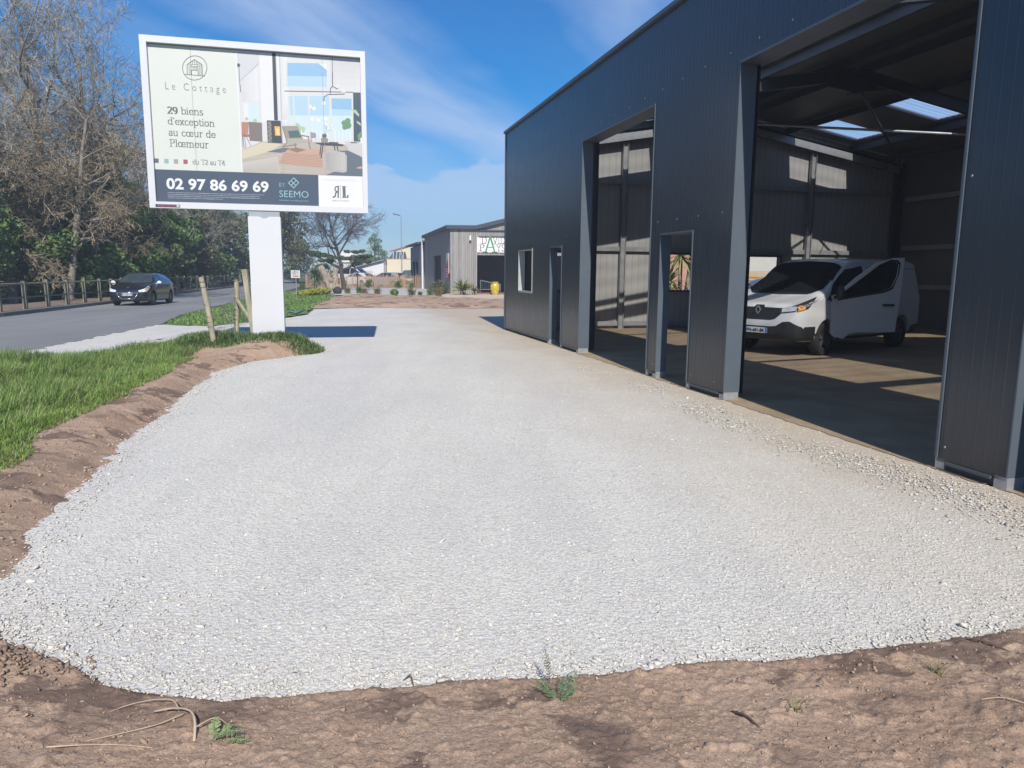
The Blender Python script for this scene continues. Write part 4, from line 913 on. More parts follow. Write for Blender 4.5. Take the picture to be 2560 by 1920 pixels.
def small_car(name, loc, rz, st, paint, belt, roofw, kind, plate='', mirrors=None, glass=None, grille='bar'):
    root = empty(name, loc, rz); b = car_body(st, belt, roofw, 60); bv = bvh_of(b); xs = [s[0] for s in st]; F, B = max(xs), min(xs)
    ax = F - .80; rx = B + .72; rr = .31 if kind != 'suv' else .36
    gl = glass or GLASS
    cut_arches(b, paint, 'body', root, [(ax, rr + .055, rr + .01), (rx, rr + .055, rr + .01)], 1.2)
    cow = [s for s in st if abs(s[3] - belt) < .12 and s[0] > 0]; xc = min(s[0] for s in st if s[0] > 0 and s[3] < belt + .06) - 0.02
    top = max(s[3] for s in st); xr = max(s[0] for s in st if s[3] > top - .045); hw = st[6][1]
    t = MB(); decal(t, bv, [(xc - .0, -hw * .70), (xc + .07, 0), (xc, hw * .70), (xc - .10, hw * .82), (xr, hw * roofw * .88), (xr - .04, 0), (xr, -hw * roofw * .88), (xc - .10, -hw * .82)], 'z', .010, .06); t.build('windscreen', gl, root, smooth=True)
    xb = min(s[0] for s in st if s[3] > top - .05); xe = min(s[0] for s in st if s[3] > belt + .02)
    t = MB(); decal(t, bv, [(-hw * .72, belt + .05), (hw * .72, belt + .05), (hw * roofw * .86, top - .10), (-hw * roofw * .86, top - .10)], '-x', .008, .08); t.build('rear_window', gl, root, smooth=True)
    zt = top - .10
    for axn in ('y', '-y'):
        t = MB(); decal(t, bv, [(xc - .16, belt + .03), (xr - .03, zt), (.02, zt + .01), (.02, belt + .03)], axn, .010, .06); decal(t, bv, [(-.05, belt + .03), (-.05, zt + .01), (xb + .25, zt), (xe + .32, belt + .07)], axn, .010, .06); t.build('side_window', gl, root, smooth=True)
    z0 = st[0][2]
    for sg in (1, -1):
        D = Vector((-.8, -.6 * sg, 0)); U = Vector((-.6, .8 * sg, 0)); V3 = Vector((0, 0, 1)); uu = lambda x, y: x * U.x + y * U.y
        h = st[2][3]
        t = MB(); decal(t, bv, [(uu(F - .06, .46 * sg), h - .17), (uu(F - .14, .72 * sg), h - .15), (uu(F - .30, .83 * sg), h - .06), (uu(F - .44, .84 * sg), h + .08), (uu(F - .36, .78 * sg), h + .09), (uu(F - .16, .64 * sg), h - .03), (uu(F - .06, .46 * sg), h - .09)], (D, U, V3), .010, .03); hl = t.build('headlight', LAMPW, root, smooth=True)
        if kind == 'hatch': t = MB(); decal(t, bv, [(uu(F - .18, .72 * sg), h - .07), (uu(F - .28, .80 * sg), h - .03), (uu(F - .36, .80 * sg), h + .07), (uu(F - .22, .70 * sg), h + .0)], (D, U, V3), .02, .03); t.build('indicator', AMBER, hl, smooth=True)
        D = Vector((.8, -.6 * sg, 0)); U = Vector((.6, .8 * sg, 0)); ur = lambda x, y: x * U.x + y * U.y
        t = MB(); decal(t, bv, [(ur(B + .05, .62 * sg), belt - .22), (ur(B + .30, .84 * sg), belt - .20), (ur(B + .30, .83 * sg), belt + .0), (ur(B + .10, .66 * sg), belt - .03)], (D, U, V3), .007, .06); t.build('tail_light', REDL, root, smooth=True)
    h = st[2][3]
    t = MB(); decal(t, bv, [(-.40, h - .20), (.40, h - .20), (.37, h - .32), (.23, h - .46), (-.23, h - .46), (-.37, h - .32)], 'x', .008, .04); gr = t.build('grille', BLACKP, root, smooth=True)
    if grille == 'ring':
        G = [(-.43, h - .19), (.43, h - .19), (.40, h - .32), (.25, h - .47), (-.25, h - .47), (-.40, h - .32)]; t = MB(); P3 = []
        for y, z in G: q = bv.ray_cast(Vector((6, y, z)), Vector((-1, 0, 0))); P3.append(q[0] + Vector((.012, 0, 0)))
        for p_, q_ in zip(P3, P3[1:] + P3[:1]): t.tube([p_, q_], .021, 6)
        t.build('grille_frame', CHROME, gr, smooth=True)
        t = MB(); q = bv.ray_cast(Vector((F - .16, 0, 6)), Vector((0, 0, -1)))[0]
        t.prism([q + Vector(p_) for p_ in ((.03, -.05, .006), (.03, .05, .006), (-.01, .02, .012), (-.07, .05, .018), (-.03, 0, .015), (-.07, -.05, .018), (-.01, -.02, .012))], (0, 0, .012))
        t.build('emblem', CHROME, root)
    t = MB(); decal(t, bv, [(-.80, z0 - .02), (.80, z0 - .02), (.70, z0 - .14), (-.70, z0 - .14)], 'x', .008, .08); t.build('lower_bumper', BLACKP, root, smooth=True)
    for sg in (1, -1):
        t = MB(); t.blob((xc - .22, sg * (hw + .13), belt + .06), .10, (.6, 1.05, .75), 10, .02); t.bar((xc - .2, sg * (hw - .03), belt + .01), (xc - .2, sg * (hw + .08), belt + .03), .04, .03); t.build('wing_mirror', mirrors or paint, root, smooth=True)
    xp = bv.ray_cast(Vector((6, 0, h - .28)), Vector((-1, 0, 0)))[0].x
    number_plate(root, (xp + .012, 0, h - .275), .48, .10, 1, plate, (1, -1))
    xp = bv.ray_cast(Vector((-6, 0, belt - .25)), Vector((1, 0, 0)))[0].x; number_plate(root, (xp - .012, 0, belt - .25), .48, .10, -1, '', (1,))
    for x in (ax, rx):
        for y in (hw - .12, .12 - hw): wheel('wheel', root, x, y, rr, .20, RIMM)
    return root
BLUEBLK = mat('black_blue_paint', (.006, .007, .011), 0.22, var=0.1, coat=0.8)
o = small_car('hatchback_car', (-17.35, 34.35, -0.012), R(-82), HST, BLUEBLK, .97, .70, 'hatch', 'FK-308-WS', glass=mat('sky_reflect_screen', (.035, .05, .065), .08, var=.3, scale=2.5, coat=.5), mirrors=mat('white_mirror', (.70, .71, .72), 0.3, coat=.5), grille='ring')  # glass lightened in colour to stand for reflected sky
tag(o, 'black hatchback with white wing mirrors driving along the road on the left', 'car')
o = small_car('estate_car', (-13.6, 79.0, 0.004), R(152), EST, mat('silver_paint', (.34, .36, .38), 0.25, metal=.3, coat=.6), 1.0, .72, 'estate', glass=GLASS)
tag(o, 'grey estate car parked behind the middle of the picket fence', 'car', 'cars parked behind the picket fence')
o = small_car('dark_car', (-17.2, 81.5, 0.004), R(150), HST, mat('white_car_paint', (.60, .61, .62), 0.25, coat=.6), .97, .70, 'estate', glass=GLASS)
tag(o, 'white car with a dark windscreen parked behind the gnarled trunk', 'car', 'cars parked behind the picket fence')
o = small_car('off_road_car', (-11.0, 78.5, 0.004), R(-84), SST, mat('dark_green_paint', (.02, .028, .03), 0.3, coat=.6), 1.14, .76, 'suv', glass=GLASSL)
tag(o, 'dark off road car parked behind the picket fence beside the cream building', 'car', 'cars parked behind the picket fence')
o = small_car('parked_car', (11.9, 34.4, -0.02), R(205), HST, mat('grey_paint', (.28, .30, .34), 0.25, metal=.3, coat=.6), .97, .70, 'hatch', glass=GLASSL)
tag(o, 'grey car parked outside, seen through the far window behind the white van', 'car')
# ================================================================ TREES AND SHRUBS
BARK = mat('bark', (.15, .125, .10), 0.95, var=0.35, scale=4, bump=0.6, bscale=14, hue=(.22, .20, .165))
BARKD = mat('dark_bark', (.07, .062, .052), 0.95, var=0.35, scale=4, bump=0.5, bscale=14)
TWIG = mat('grey_twig', (.26, .24, .20), 0.9, var=0.25, scale=0.6, island=0.35, hue=(.34, .315, .265))
TWIGB = mat('brown_twig', (.23, .18, .12), 0.9, var=0.25, scale=0.6, island=0.4, hue=(.30, .24, .16))
TWIGD = mat('dark_twig', (.16, .148, .145), 0.9, var=0.25, scale=0.6, island=0.3)
IVY = leafmat('ivy_leaf', (.085, .15, .05), (.14, .22, .07), 0.6, 0.25, 0.4)
IVYL = leafmat('light_leaf', (.12, .21, .055), (.19, .30, .08), 0.5, 0.3, 0.45)
DULL = leafmat('dull_leaf', (.085, .095, .05), (.13, .13, .065), 0.5, 0.15, 0.6)
NEEDLE = leafmat('pine_needle', (.060, .085, .045), (.10, .13, .065), 0.45, 0.15, 0.6)
SPIKE = leafmat('spiky_leaf', (.08, .13, .075), (.13, .19, .10), 0.35, 0.15, 0.4)
YELLOWG = leafmat('yellow_green_leaf', (.26, .27, .03), (.36, .36, .05), 0.3, 0.2, 0.5)
STRAW = leafmat('straw_blade', (.19, .16, .085), (.26, .22, .12), 0.35, 0.2, 0.8)
class Grow:
    def __init__(s, seed): s.rs = np.random.default_rng(seed); s.big = MB(); s.twig = MB()
    def go(s, p, d, L, r, lvl, cfg):
        rs = s.rs; n = cfg['seg'][lvl]; pts = [p]; rad = [r]; d = d.copy()
        for i in range(n):
            d = d + Vector(rs.normal(0, cfg['wob'][lvl], 3)) + Vector((0, 0, cfg['up'][lvl])); d.normalize()
            p = p + d * (L / n); pts.append(p); rad.append(max(cfg['rmin'], r * (1 - cfg['tap'][lvl] * (i + 1) / n)))
        last = lvl == len(cfg['seg']) - 1
        (s.twig if lvl >= cfg['tw'] else s.big).tube(pts, rad, 8 if lvl == 0 else (5 if lvl == 1 else (4 if lvl < cfg['tw'] else 3)), 0, False)
        if last: return
        k = cfg['kids'][lvl]; k = int(k * rs.uniform(0.8, 1.2) + 0.5)
        for j in range(k):
            f = cfg['lo'][lvl] + (1 - cfg['lo'][lvl]) * (j + rs.random()) / k; f = min(f, 0.999); i = int(f * n); q = pts[i].lerp(pts[i + 1], f * n - i)
            dd = (pts[i + 1] - pts[i]).normalized(); ax = dd.cross(Vector(rs.normal(0, 1, 3)))
            if ax.length < 1e-3: continue
            ang = R(rs.uniform(*cfg['ang'][lvl])); nd = Matrix.Rotation(ang, 3, ax.normalized()) @ dd
            s.go(q, nd, L * rs.uniform(*cfg['len'][lvl]) * (1 - 0.35 * f if lvl == 0 else 1), max(cfg['rmin'], (rad[i] * .6 + rad[i + 1] * .4) * rs.uniform(.45, .7)), lvl + 1, cfg)
CFG = dict(seg=(8, 6, 5, 4, 3), wob=(.07, .17, .22, .26, .28), up=(.05, .10, .07, .05, .03), tap=(.75, .8, .8, .75, .6), kids=(12, 7, 6, 7), lo=(.25, .2, .12, .1), ang=((30, 65), (28, 62), (28, 65), (25, 60)), len=((.40, .58), (.42, .62), (.38, .56), (.32, .52)), rmin=.0075, tw=3)
def cfg(**k): c = dict(CFG); c.update(k); return c
def leaf_cloud(name, cen, rad, n, size, m, parent=None, seed=0, asp=0.6, sq=0.8, droop=0.0):
    rs = np.random.default_rng(seed); cen = np.asarray(cen, float); rad = np.asarray(rad, float); w = rad ** 2; k = rs.choice(len(cen), n, p=w / w.sum())
    d = rs.normal(0, 1, (n, 3)); d /= np.linalg.norm(d, axis=1)[:, None]; rr = rad[k] * rs.uniform(0.45, 1.08, n) ** 0.6
    P = cen[k] + d * rr[:, None] * np.array([1, 1, sq])
    a = d + rs.normal(0, 0.7, (n, 3)); a /= np.linalg.norm(a, axis=1)[:, None]; b = np.cross(a, rs.normal(0, 1, (n, 3))); b /= np.linalg.norm(b, axis=1)[:, None]; c = np.cross(a, b)
    c[:, 2] -= droop; s = (size * rs.uniform(0.6, 1.35, n))[:, None]
    V = np.stack([P - c * s, P + b * s * asp, P + c * s, P - b * s * asp], 1).reshape(-1, 3)
    return np_mesh(name, V, np.arange(4 * n).reshape(-1, 4), m, parent)
def bare_tree(seed, H, r0, tw=TWIG, bark=BARK, ivy=0, name='bare_tree', **k):
    c = cfg(**k); g = Grow(seed); g.go(Vector((0, 0, -0.1)), Vector((g.rs.normal(0, .05), g.rs.normal(0, .05), 1)), H, r0, 0, c)
    root = empty(name, (0, 0, 0)); g.big.build('trunk', bark, root, smooth=True, fix=False); g.twig.build('crown', tw, root, fix=False)
    if ivy:
        rs = np.random.default_rng(seed + 50); m = 14; z = np.linspace(0.6, H * ivy, m)
        leaf_cloud('ivy', np.stack([rs.normal(0, .22, m), rs.normal(0, .22, m), z], 1), rs.uniform(.55, 1.05, m), 2600, .11, IVY, root, seed)
    return root
def put(o, x, y, rz=0, s=1.0, z=0.0): o.location = (x, y, z); o.rotation_euler.z = rz; o.scale = (s, s, s); return o
wood = 'bare trees in the wood behind the rail fence'
tA = bare_tree(3, 13.0, .27, ivy=.5); tB = bare_tree(8, 12.0, .24, ivy=.45, kids=(13, 7, 8, 7)); tC = bare_tree(21, 11.5, .22, tw=TWIG, ivy=.6)
tD = bare_tree(34, 8.0, .19, tw=TWIGB, kids=(15, 8, 7, 7), up=(.04, .0, -.03, -.05, -.05), lo=(.22, .15, .1, .1), len=((.32, .48), (.42, .62), (.38, .55), (.32, .5)), ang=((45, 85), (30, 65), (28, 65), (25, 60)), rmin=.0085)
LBL = [(tA, -24.6, 38.5, .4, 1.05, 'tall bare grey tree with ivy on its trunk at the left edge of the photo'), (tB, -23.6, 41.0, 2.0, 1.06, 'tall bare tree rising behind the rail fence left of the black car'),
       (tC, -27.5, 41.0, 1.0, 1.08, None), (tA, -26.5, 47.5, 3.4, 0.94, 'bare ivy grown tree reaching up beside the left edge of the billboard'), (tB, -30.0, 44.0, 5.0, 1.01, None), (tC, -26.4, 54.0, 2.6, 0.90, 'bare tree seen under the billboard directly behind the rail fence'),
       (tA, -31.5, 58.0, 1.8, 0.85, None), (tB, -28.4, 66.0, 4.2, 0.77, None), (tC, -30.5, 78.0, .5, 0.77, None), (tB, -25.8, 31.0, 3.6, 0.88, None), (tC, -29.5, 36.0, 4.4, 1.12, None), (tA, -34.0, 50.0, 5.3, 0.95, None)]
used_ = set()
for src, x, y, rz, s, lb in LBL:
    o = src if src not in used_ else copy_tree(src); used_.add(src); put(o, x, y, rz, s)
    tag(o, lb or 'bare grey tree standing deep among other trees in the roadside wood', 'tree', wood)
put(tD, -21.9, 36.0, 0.8, 1.12); tag(tD, 'spreading brown twigged tree with a pale trunk left of the black car', 'tree', wood)
o = copy_tree(tD); put(o, -23.4, 34.3, 2.9, 1.15); tag(o, 'brown twigged drooping tree cut by the left edge of the photo', 'tree', wood)
o = copy_tree(tC); put(o, -19.5, 12.0, 2.2, 1.0); tag(o, 'bare roadside tree standing outside the left edge of the photo', 'tree', wood)
# evergreen undergrowth, each bush its own
def shrub_mesh(seed, h, w, n, size, m, name='evergreen_shrub'):
    rs = np.random.default_rng(seed); k = 22; a = rs.uniform(0, 6.283, k); q = rs.uniform(0.1, 1, k) ** .6; z = rs.uniform(0.12, 1, k)
    pr = np.sin(np.pi * np.clip(z * .8 + .12, 0, 1)) ** .6
    cen = np.stack([np.cos(a) * q * w * .42 * pr, np.sin(a) * q * w * .42 * pr, z * h * .92], 1)
    root = empty(name, (0, 0, 0)); leaf_cloud('foliage', cen, rs.uniform(.16, .30, k) * w * .75, n, size, m, root, seed)
    t = MB()
    for j in range(4): t.tube([(rs.normal(0, .12), rs.normal(0, .12), -0.05), (rs.normal(0, .2), rs.normal(0, .2), h * .3), (rs.normal(0, w * .16), rs.normal(0, w * .16), h * .75)], [.09, .06, .03], 6, 0, False)
    t.build('stem', BARKD, root, smooth=True, fix=False); return root
sA = shrub_mesh(1, 6.8, 4.6, 5600, .12, IVY); sB = shrub_mesh(2, 8.2, 4.2, 6000, .12, IVYL); sC = shrub_mesh(3, 4.0, 3.6, 3200, .12, IVY); sD = shrub_mesh(4, 5.5, 4.5, 3400, .13, DULL)
EV = 'evergreen bushes under the trees of the wood'
SPOT = [(sA, -23.5, 31.5, 0, .9, 'dark ivy covered bush behind the rail fence at the left edge'), (sC, -22.6, 36.2, 1, .9, None), (sA, -23.3, 40.2, 2.1, .95, None), (sB, -22.9, 43.0, 0.6, 1.12, 'tall bright green leafy bush left of the foot of the billboard panel'), (sA, -24.3, 46.8, 3, .95, None),
        (sD, -25.6, 50.5, 2, 1.15, None), (sB, -26.6, 55.6, 4, .9, 'lighter green bush under the left half of the billboard'), (sA, -27.4, 58.5, 5, 1.15, None), (sD, -28.0, 62.5, 1, 1.3, None), (sA, -29.0, 69.0, 2, 1.3, None), (sD, -30.0, 76.0, .3, 1.35, 'brownish green bush just left of the white billboard post'), (sA, -30.8, 84.0, 4, 1.3, None), (sA, -28.6, 46.5, 1, 1.25, None), (sD, -29.5, 52.0, 5, 1.4, None), (sA, -27.2, 34.5, 3, 1.1, None)]
for src, x, y, rz, s, lb in SPOT:
    o = src if src not in used_ else copy_tree(src); used_.add(src); put(o, x, y, rz, s); tag(o, lb or 'dark evergreen bush filling the space under the roadside trees', 'bush', EV)
rs = np.random.default_rng(9); k = 260
cen = np.stack([rs.uniform(-46, -33, k), rs.uniform(22, 120, k), rs.uniform(0.5, 6.5, k)], 1); cen[:, 0] -= np.clip(cen[:, 1] - 80, 0, 60) * .35
far_ = np.stack([rs.uniform(-75, -30, 70), rs.uniform(135, 175, 70), rs.uniform(0.3, 3.6, 70)], 1); cen = np.concatenate([cen, far_]); k += 70
stuff(leaf_cloud('wood_depth', cen, rs.uniform(1.2, 2.4, k), 15000, .34, IVY, None, 77), 'dark depth of the wood behind the roadside trees', 'wood')
# trees beyond the billboard post
o = shrub_mesh(12, 9.8, 7.0, 7000, .17, DULL, 'roadside_tree'); put(o, -29.5, 93, 0.3); tag(o, 'tall brownish green tree just right of the white billboard post', 'tree')
t = bare_tree(40, 6.6, .22, tw=TWIGD, bark=BARKD, name='domed_bare_tree', kids=(15, 8, 7, 6), lo=(.30, .15, .1, .1), ang=((28, 78), (20, 50), (22, 55), (22, 55)), len=((.75, .95), (.4, .6), (.4, .6), (.4, .6)), up=(.05, .05, .05, .04, .03), rmin=.013)
put(t, -23.0, 100, 0, 1.42); tag(t, 'bare tree with a wide dome of dark twigs behind the picket fence', 'tree')
def conifer(seed, h, w, loc, label):
    rs = np.random.default_rng(seed); k = 46; z = rs.uniform(.12, 1, k); a = rs.uniform(0, 6.283, k); q = (1 - z) * w * .46 + .12
    root = empty('conifer', loc); leaf_cloud('foliage', np.stack([np.cos(a) * q, np.sin(a) * q, z * h], 1), np.full(k, w * .15) * (1.15 - z * .6), 2600, .16, IVY, root, seed, .3, .6, .3)
    t = MB(); t.tube([(0, 0, -.1), (0, 0, h * .95)], [.16, .03], 6); t.build('trunk', BARKD, root); return tag(root, label, 'tree')
conifer(5, 6.4, 6.0, (-22.3, 122, 0), 'small dark conifer left of the cream building')
conifer(6, 7.2, 6.5, (-21.0, 112, 0), 'dark conifer crown to the right behind the domed bare tree')
for i, (x, y, s, lb) in enumerate(((-30.5, 104, .85, 'dark bush far along the road right of the small white sign'), (-27.6, 106, .7, 'dark bush left behind the gnarled trunk'), (-21.6, 104, .62, 'dark bush right behind the gnarled trunk'), (-19.2, 108, .5, 'low bush left of the cream building'))):
    o = copy_tree((sA, sC, sA, sC)[i]); put(o, x, y, i * 1.7, s); tag(o, lb, 'bush', 'bushes far behind the picket fence')

# ---------------------------------------------------------------- garden plants
def spiky(mb, c, n, L, w, lo=-20, hi=85, seed=0, curl=0.25):
    rs = np.random.default_rng(seed)
    for i in range(n):
        a = rs.uniform(0, 6.283); e = R(rs.uniform(lo, hi)); l = L * rs.uniform(.75, 1.1); d = Vector((math.cos(a) * math.cos(e), math.sin(a) * math.cos(e), math.sin(e))); sd = Vector((-math.sin(a), math.cos(a), 0)) * w / 2
        c_ = Vector(c); m_ = c_ + d * l * .55; t_ = c_ + d * l - Vector((0, 0, curl * l * math.cos(e)))
        mb.add([c_ - sd * .7, c_ + sd * .7, m_ + sd, m_ - sd, t_], [(0, 1, 2, 3), (3, 2, 4)])
def yucca(loc, zs, L, label, seed=0, mt=None, w=.055, n=150):
    root = empty('yucca', loc); t = MB(); l = MB(); rs = np.random.default_rng(seed)
    for i, (dx, dy, z) in enumerate(zs): t.tube([(dx * .3, dy * .3, -.05), (dx * .7, dy * .7, z * .5), (dx, dy, z)], [.10, .08, .07], 8, 0, False); spiky(l, (dx, dy, z), n, L, w, -35, 88, seed + i)
    t.build('stem', BARK, root, smooth=True, fix=False); l.build('leaves', mt or SPIKE, root, fix=False); return tag(root, label, 'plant')
yucca((-16.2, 60.0, 0), [(0, 0, 1.25), (.25, .1, .8)], 0.95, 'spiky green yucca left of the gnarled trunk in the garden', 3)
yucca((6.6, 29.0, 0), [(0, 0, 2.3), (-.45, .1, 1.2), (.5, .2, 2.9)], 1.05, 'yucca with long leaves seen through the far window of the shed', 5, leafmat('sunlit_spike', (.20, .24, .07), (.30, .32, .10), .4, .25), .07, 120)
def arching(loc, n, L, label, cat, m, name, seed=0, w=.16):
    """Rosette of arching fronds, each a keeled blade."""
    rs = np.random.default_rng(seed); root = empty(name, loc); mb = MB()
    for i in range(n):
        a = rs.uniform(0, 6.283); e = R(rs.uniform(15, 80)); l = L * rs.uniform(.75, 1.1); sd = Vector((-math.sin(a), math.cos(a), 0)); prev = None
        for j in range(7):
            f = j / 6; r_ = l * f * math.cos(e) * (1 - .1 * f); z = l * (f * math.sin(e) - .38 * f * f) + .25; p = Vector((math.cos(a) * r_, math.sin(a) * r_, z)); ww = w * math.sin(math.pi * min(1, .12 + .88 * f)) * .5 + .004
            cur = (p - sd * ww - Vector((0, 0, ww * .5)), p, p + sd * ww - Vector((0, 0, ww * .5)))
            if prev: mb.add([*prev, *cur], [(0, 1, 4, 3), (1, 2, 5, 4)])
            prev = cur
    mb.build('fronds', m, root, fix=False); t = MB(); t.lathe([(.16, -.05), (.14, .2), (.06, .32)], 8); t.build('stem', BARK, root); return tag(root, label, cat)
arching((-3.55, 52.6, 0), 46, 1.5, 'cycad with arching yellow green fronds by the corner of the wooden shop', 'plant', leafmat('cycad_frond', (.13, .16, .04), (.20, .22, .06), .3, .15), 'cycad', 4)
arching((-2.75, 52.3, 0), 24, .8, 'smaller rosette plant right of the cycad before the wooden shop', 'plant', leafmat('cycad_frond_pale', (.14, .16, .07), (.19, .21, .09), .3, .15), 'rosette_plant', 6, .08)
def clump(loc, h, n, m, label, seed, name='grass_clump', w=.016):
    rs = np.random.default_rng(seed); P = np.column_stack([rs.normal(0, h * .16, n), rs.normal(0, h * .16, n), np.zeros(n)]); o = blades(name, P, h, w, m, seed, .9); o.location = loc; return tag(o, label, 'plant', 'small plants along the edge of the raked earth')
GT = [(-13.0, 50.5, .5, STRAW, 'straw coloured grass clump nearest the gnarled trunk'), (-11.9, 52.8, .5, STRAW, 'dry grass clump just right of the dark boulder'), (-10.5, 52.0, .45, STRAW, 'dry low clump second right of the dark boulder'), (-9.35, 50.6, .6, STRAW, 'dry rounded grass clump left of the clipped green ball'),
      (-6.85, 49.3, .62, STRAW, 'upright straw grass clump right of the clipped green ball'), (-5.7, 50.2, .5, GRASS2, 'small green clump between two straw clumps left of the shop corner'), (-4.95, 48.4, .7, STRAW, 'dry brown clump in front of the wooden shop corner'), (-6.2, 49.0, .3, GRASS2, 'tiny green tuft beside the straw clump'), (-11.2, 53.5, .6, GRASS2, 'green leafy tuft behind the dark boulder')]
for i, (x, y, h, m, lb) in enumerate(GT): clump((x, y, 0.02), h, 150, m, lb, 60 + i, w=.03)
o = empty('clipped_bush', (-8.0, 49.4, 0)); leaf_cloud('foliage', [(0, 0, .22)], [.28], 800, .045, IVYL, o, 5); tag(o, 'small clipped green ball bush at the edge of the raked earth', 'bush')
o = empty('garden_shrub', (-5.35, 53.0, 0)); leaf_cloud('foliage', [(-.3, 0, .45), (.3, 0, .5), (0, 0, .75), (.1, .2, .3)], [.45, .4, .35, .5], 1600, .06, DULL, o, 6); tag(o, 'grey green bush against the side wall of the wooden shop', 'bush')
o = empty('yellow_shrub', (-13.5, 47.5, 0)); leaf_cloud('foliage', [(-.1, -.6, .12), (.15, -.1, .2), (.4, .3, .26), (.7, .9, .28), (1.0, 1.6, .28)], [.26, .32, .36, .36, .32], 1900, .06, YELLOWG, o, 7, .7, .6); tag(o, 'low spreading yellow green shrub on the lawn behind the small white sign', 'bush')
for i, (x, y, s, lb) in enumerate(((-10.9, 69.8, .2, 'dark green bush before the right end of the picket fence'), (-13.8, 70.2, .22, 'dark green bush before the middle of the picket fence'), (-9.6, 69.6, .15, 'low bush at the foot of the picket fence near the shop'), (-17.0, 59.0, .16, 'low dark plants at the foot of the spiky yucca'))):
    o = copy_tree(sC); put(o, x, y, i, s); tag(o, lb, 'bush', 'garden bushes near the picket fence')
t = MB(); t.blob((0, 0, .22), .30, (1.1, .9, .95), 14, .06); o = t.build('boulder', mat('dark_stone', (.035, .033, .038), .8, var=.3, scale=5, bump=.4), smooth=True, loc=(-12.45, 52.0, 0)); tag(o, 'dark rounded boulder at the edge of the lawn before the terrace', 'boulder')
# gnarled trunk with its cloud-pruned pine
DEADW = mat('weathered_wood', (.24, .19, .15), .95, var=.4, scale=3, bump=.9, bscale=9, stretch=(3, 3, .7), hue=(.32, .27, .22))
o = empty('gnarled_trunk', (-15.3, 62.0, 0)); t = MB(); rs_ = random.Random(4)
for px_, pz, r0, r1 in ((-1.0, 2.0, .42, .26), (.42, 1.85, .34, .24), (-.45, 1.5, .35, .2)):
    pts = []; rad = []
    for i in range(9):
        f = i / 8; pts.append((px_ * f ** 1.2 + .15 * (1 - f) * (1 if px_ > 0 else -.2) + rs_.uniform(-.06, .06), rs_.uniform(-.07, .07), pz * f)); rad.append((r0 + (r1 - r0) * f) * rs_.uniform(.85, 1.18))
    t.tube(pts, rad, 11)
for i in range(16): t.blob((rs_.uniform(-.7, .45), rs_.uniform(-.3, .1), rs_.uniform(.2, 1.8)), rs_.uniform(.08, .18), (1, 1, 1.3), 7, .25, 0, rs_)
t.build('trunk', DEADW, o, smooth=True); tag(o, 'thick gnarled pale dead trunk standing in the garden before the picket fence', 'tree trunk')
o = empty('cloud_pruned_pine', (-14.6, 63.4, 0)); t = MB()
t.tube([(0, 0, -.1), (-.1, 0, .9), (-.25, 0, 1.7), (-.1, 0, 2.2)], [.22, .19, .16, .12], 8, 0, False); t.tube([(-.2, 0, 1.7), (.5, 0, 1.9), (1.0, 0, 2.5), (1.2, 0, 2.8)], [.12, .10, .08, .06], 7, 0, False); t.tube([(-.2, 0, 1.8), (-1.2, .1, 2.3), (-2.4, .1, 2.9), (-3.3, 0, 3.3)], [.12, .09, .07, .05], 7, 0, False); t.tube([(.8, 0, 2.2), (1.2, 0, 1.4), (1.15, 0, 0)], [.07, .06, .06], 6, 0, False)
t.build('trunk', BARKD, o, smooth=True, fix=False); cs = []; rr = []; rs = np.random.default_rng(2)
for x, z, w in ((-3.6, 3.4, .95), (-2.7, 3.15, .7), (-1.9, 2.9, .8), (-1.35, 2.45, .6), (-.3, 2.72, .8), (.5, 2.65, .6), (1.0, 3.25, .85), (1.5, 2.85, .85), (1.65, 2.42, .6)):
    for j in range(7): cs.append((x + rs.uniform(-w, w), rs.uniform(-.6, .6), z + rs.uniform(-.06, .08))); rr.append(.28)
leaf_cloud('foliage', cs, rr, 9000, .085, NEEDLE, o, 8, .25, .5); tag(o, 'flat topped cloud pruned pine spreading behind the gnarled trunk', 'tree')
# ================================================================ BUILDINGS AND THINGS FAR OFF
def m_boards():
    t = NT('grey_boards'); x, y, z = t.sep()[0:3]; u = t.math('ADD', x, t.math('MULTIPLY', y, 0.999)); k = t.math('MULTIPLY', u, 7.0)
    cell = t.math('FLOOR', k); fr = t.math('ABSOLUTE', t.math('SUBTRACT', t.math('FRACT', k), .5)); wn = t.N.new('ShaderNodeTexWhiteNoise'); wn.noise_dimensions = '1D'; t.L.new(cell, wn.inputs['W'])
    col = t.ramp(wn.outputs[0], (0, (.20, .19, .185)), (.5, (.30, .285, .275)), (1, (.42, .40, .385))); gr = t.noise(1.0, 5, .7, vec=t.map((14, 14, .8)))
    col = t.mix(.6, col, t.ramp(gr, (.3, (.18, .17, .165)), (.7, (.40, .38, .365)))); gap = t.ramp(fr, (.43, 0.0), (.47, 1.0)); col = t.mix(t.math('MULTIPLY', gap, .75), col, (.03, .03, .03))
    return t.out(col, .9, t.bump(t.math('MULTIPLY', gap, -1.0), .6, .02), spec=.2)
BOARD = m_boards(); FASC = mat('dark_fascia', (.045, .055, .075), .5, var=.1)
CREAM = mat('cream_render', (.66, .60, .44), .9, var=.05, scale=.6); GREYR = mat('grey_render', (.22, .24, .27), .8, var=.1, scale=.5); WHITER = mat('white_render', (.68, .68, .68), .85, var=.05)
SLATE = mat('slate_roof', (.06, .065, .075), .6, var=.2, scale=3); TILE = mat('terracotta_edge', (.40, .20, .14), .8, var=.2)
shop = tag(empty('timber_shop', (-4.62, 54.2, 0), 0), 'grey timber boarded shop with an open front at the end of the yard', 'building')
OP0, OP1, OPZ = 1.97, 8.6, 2.85
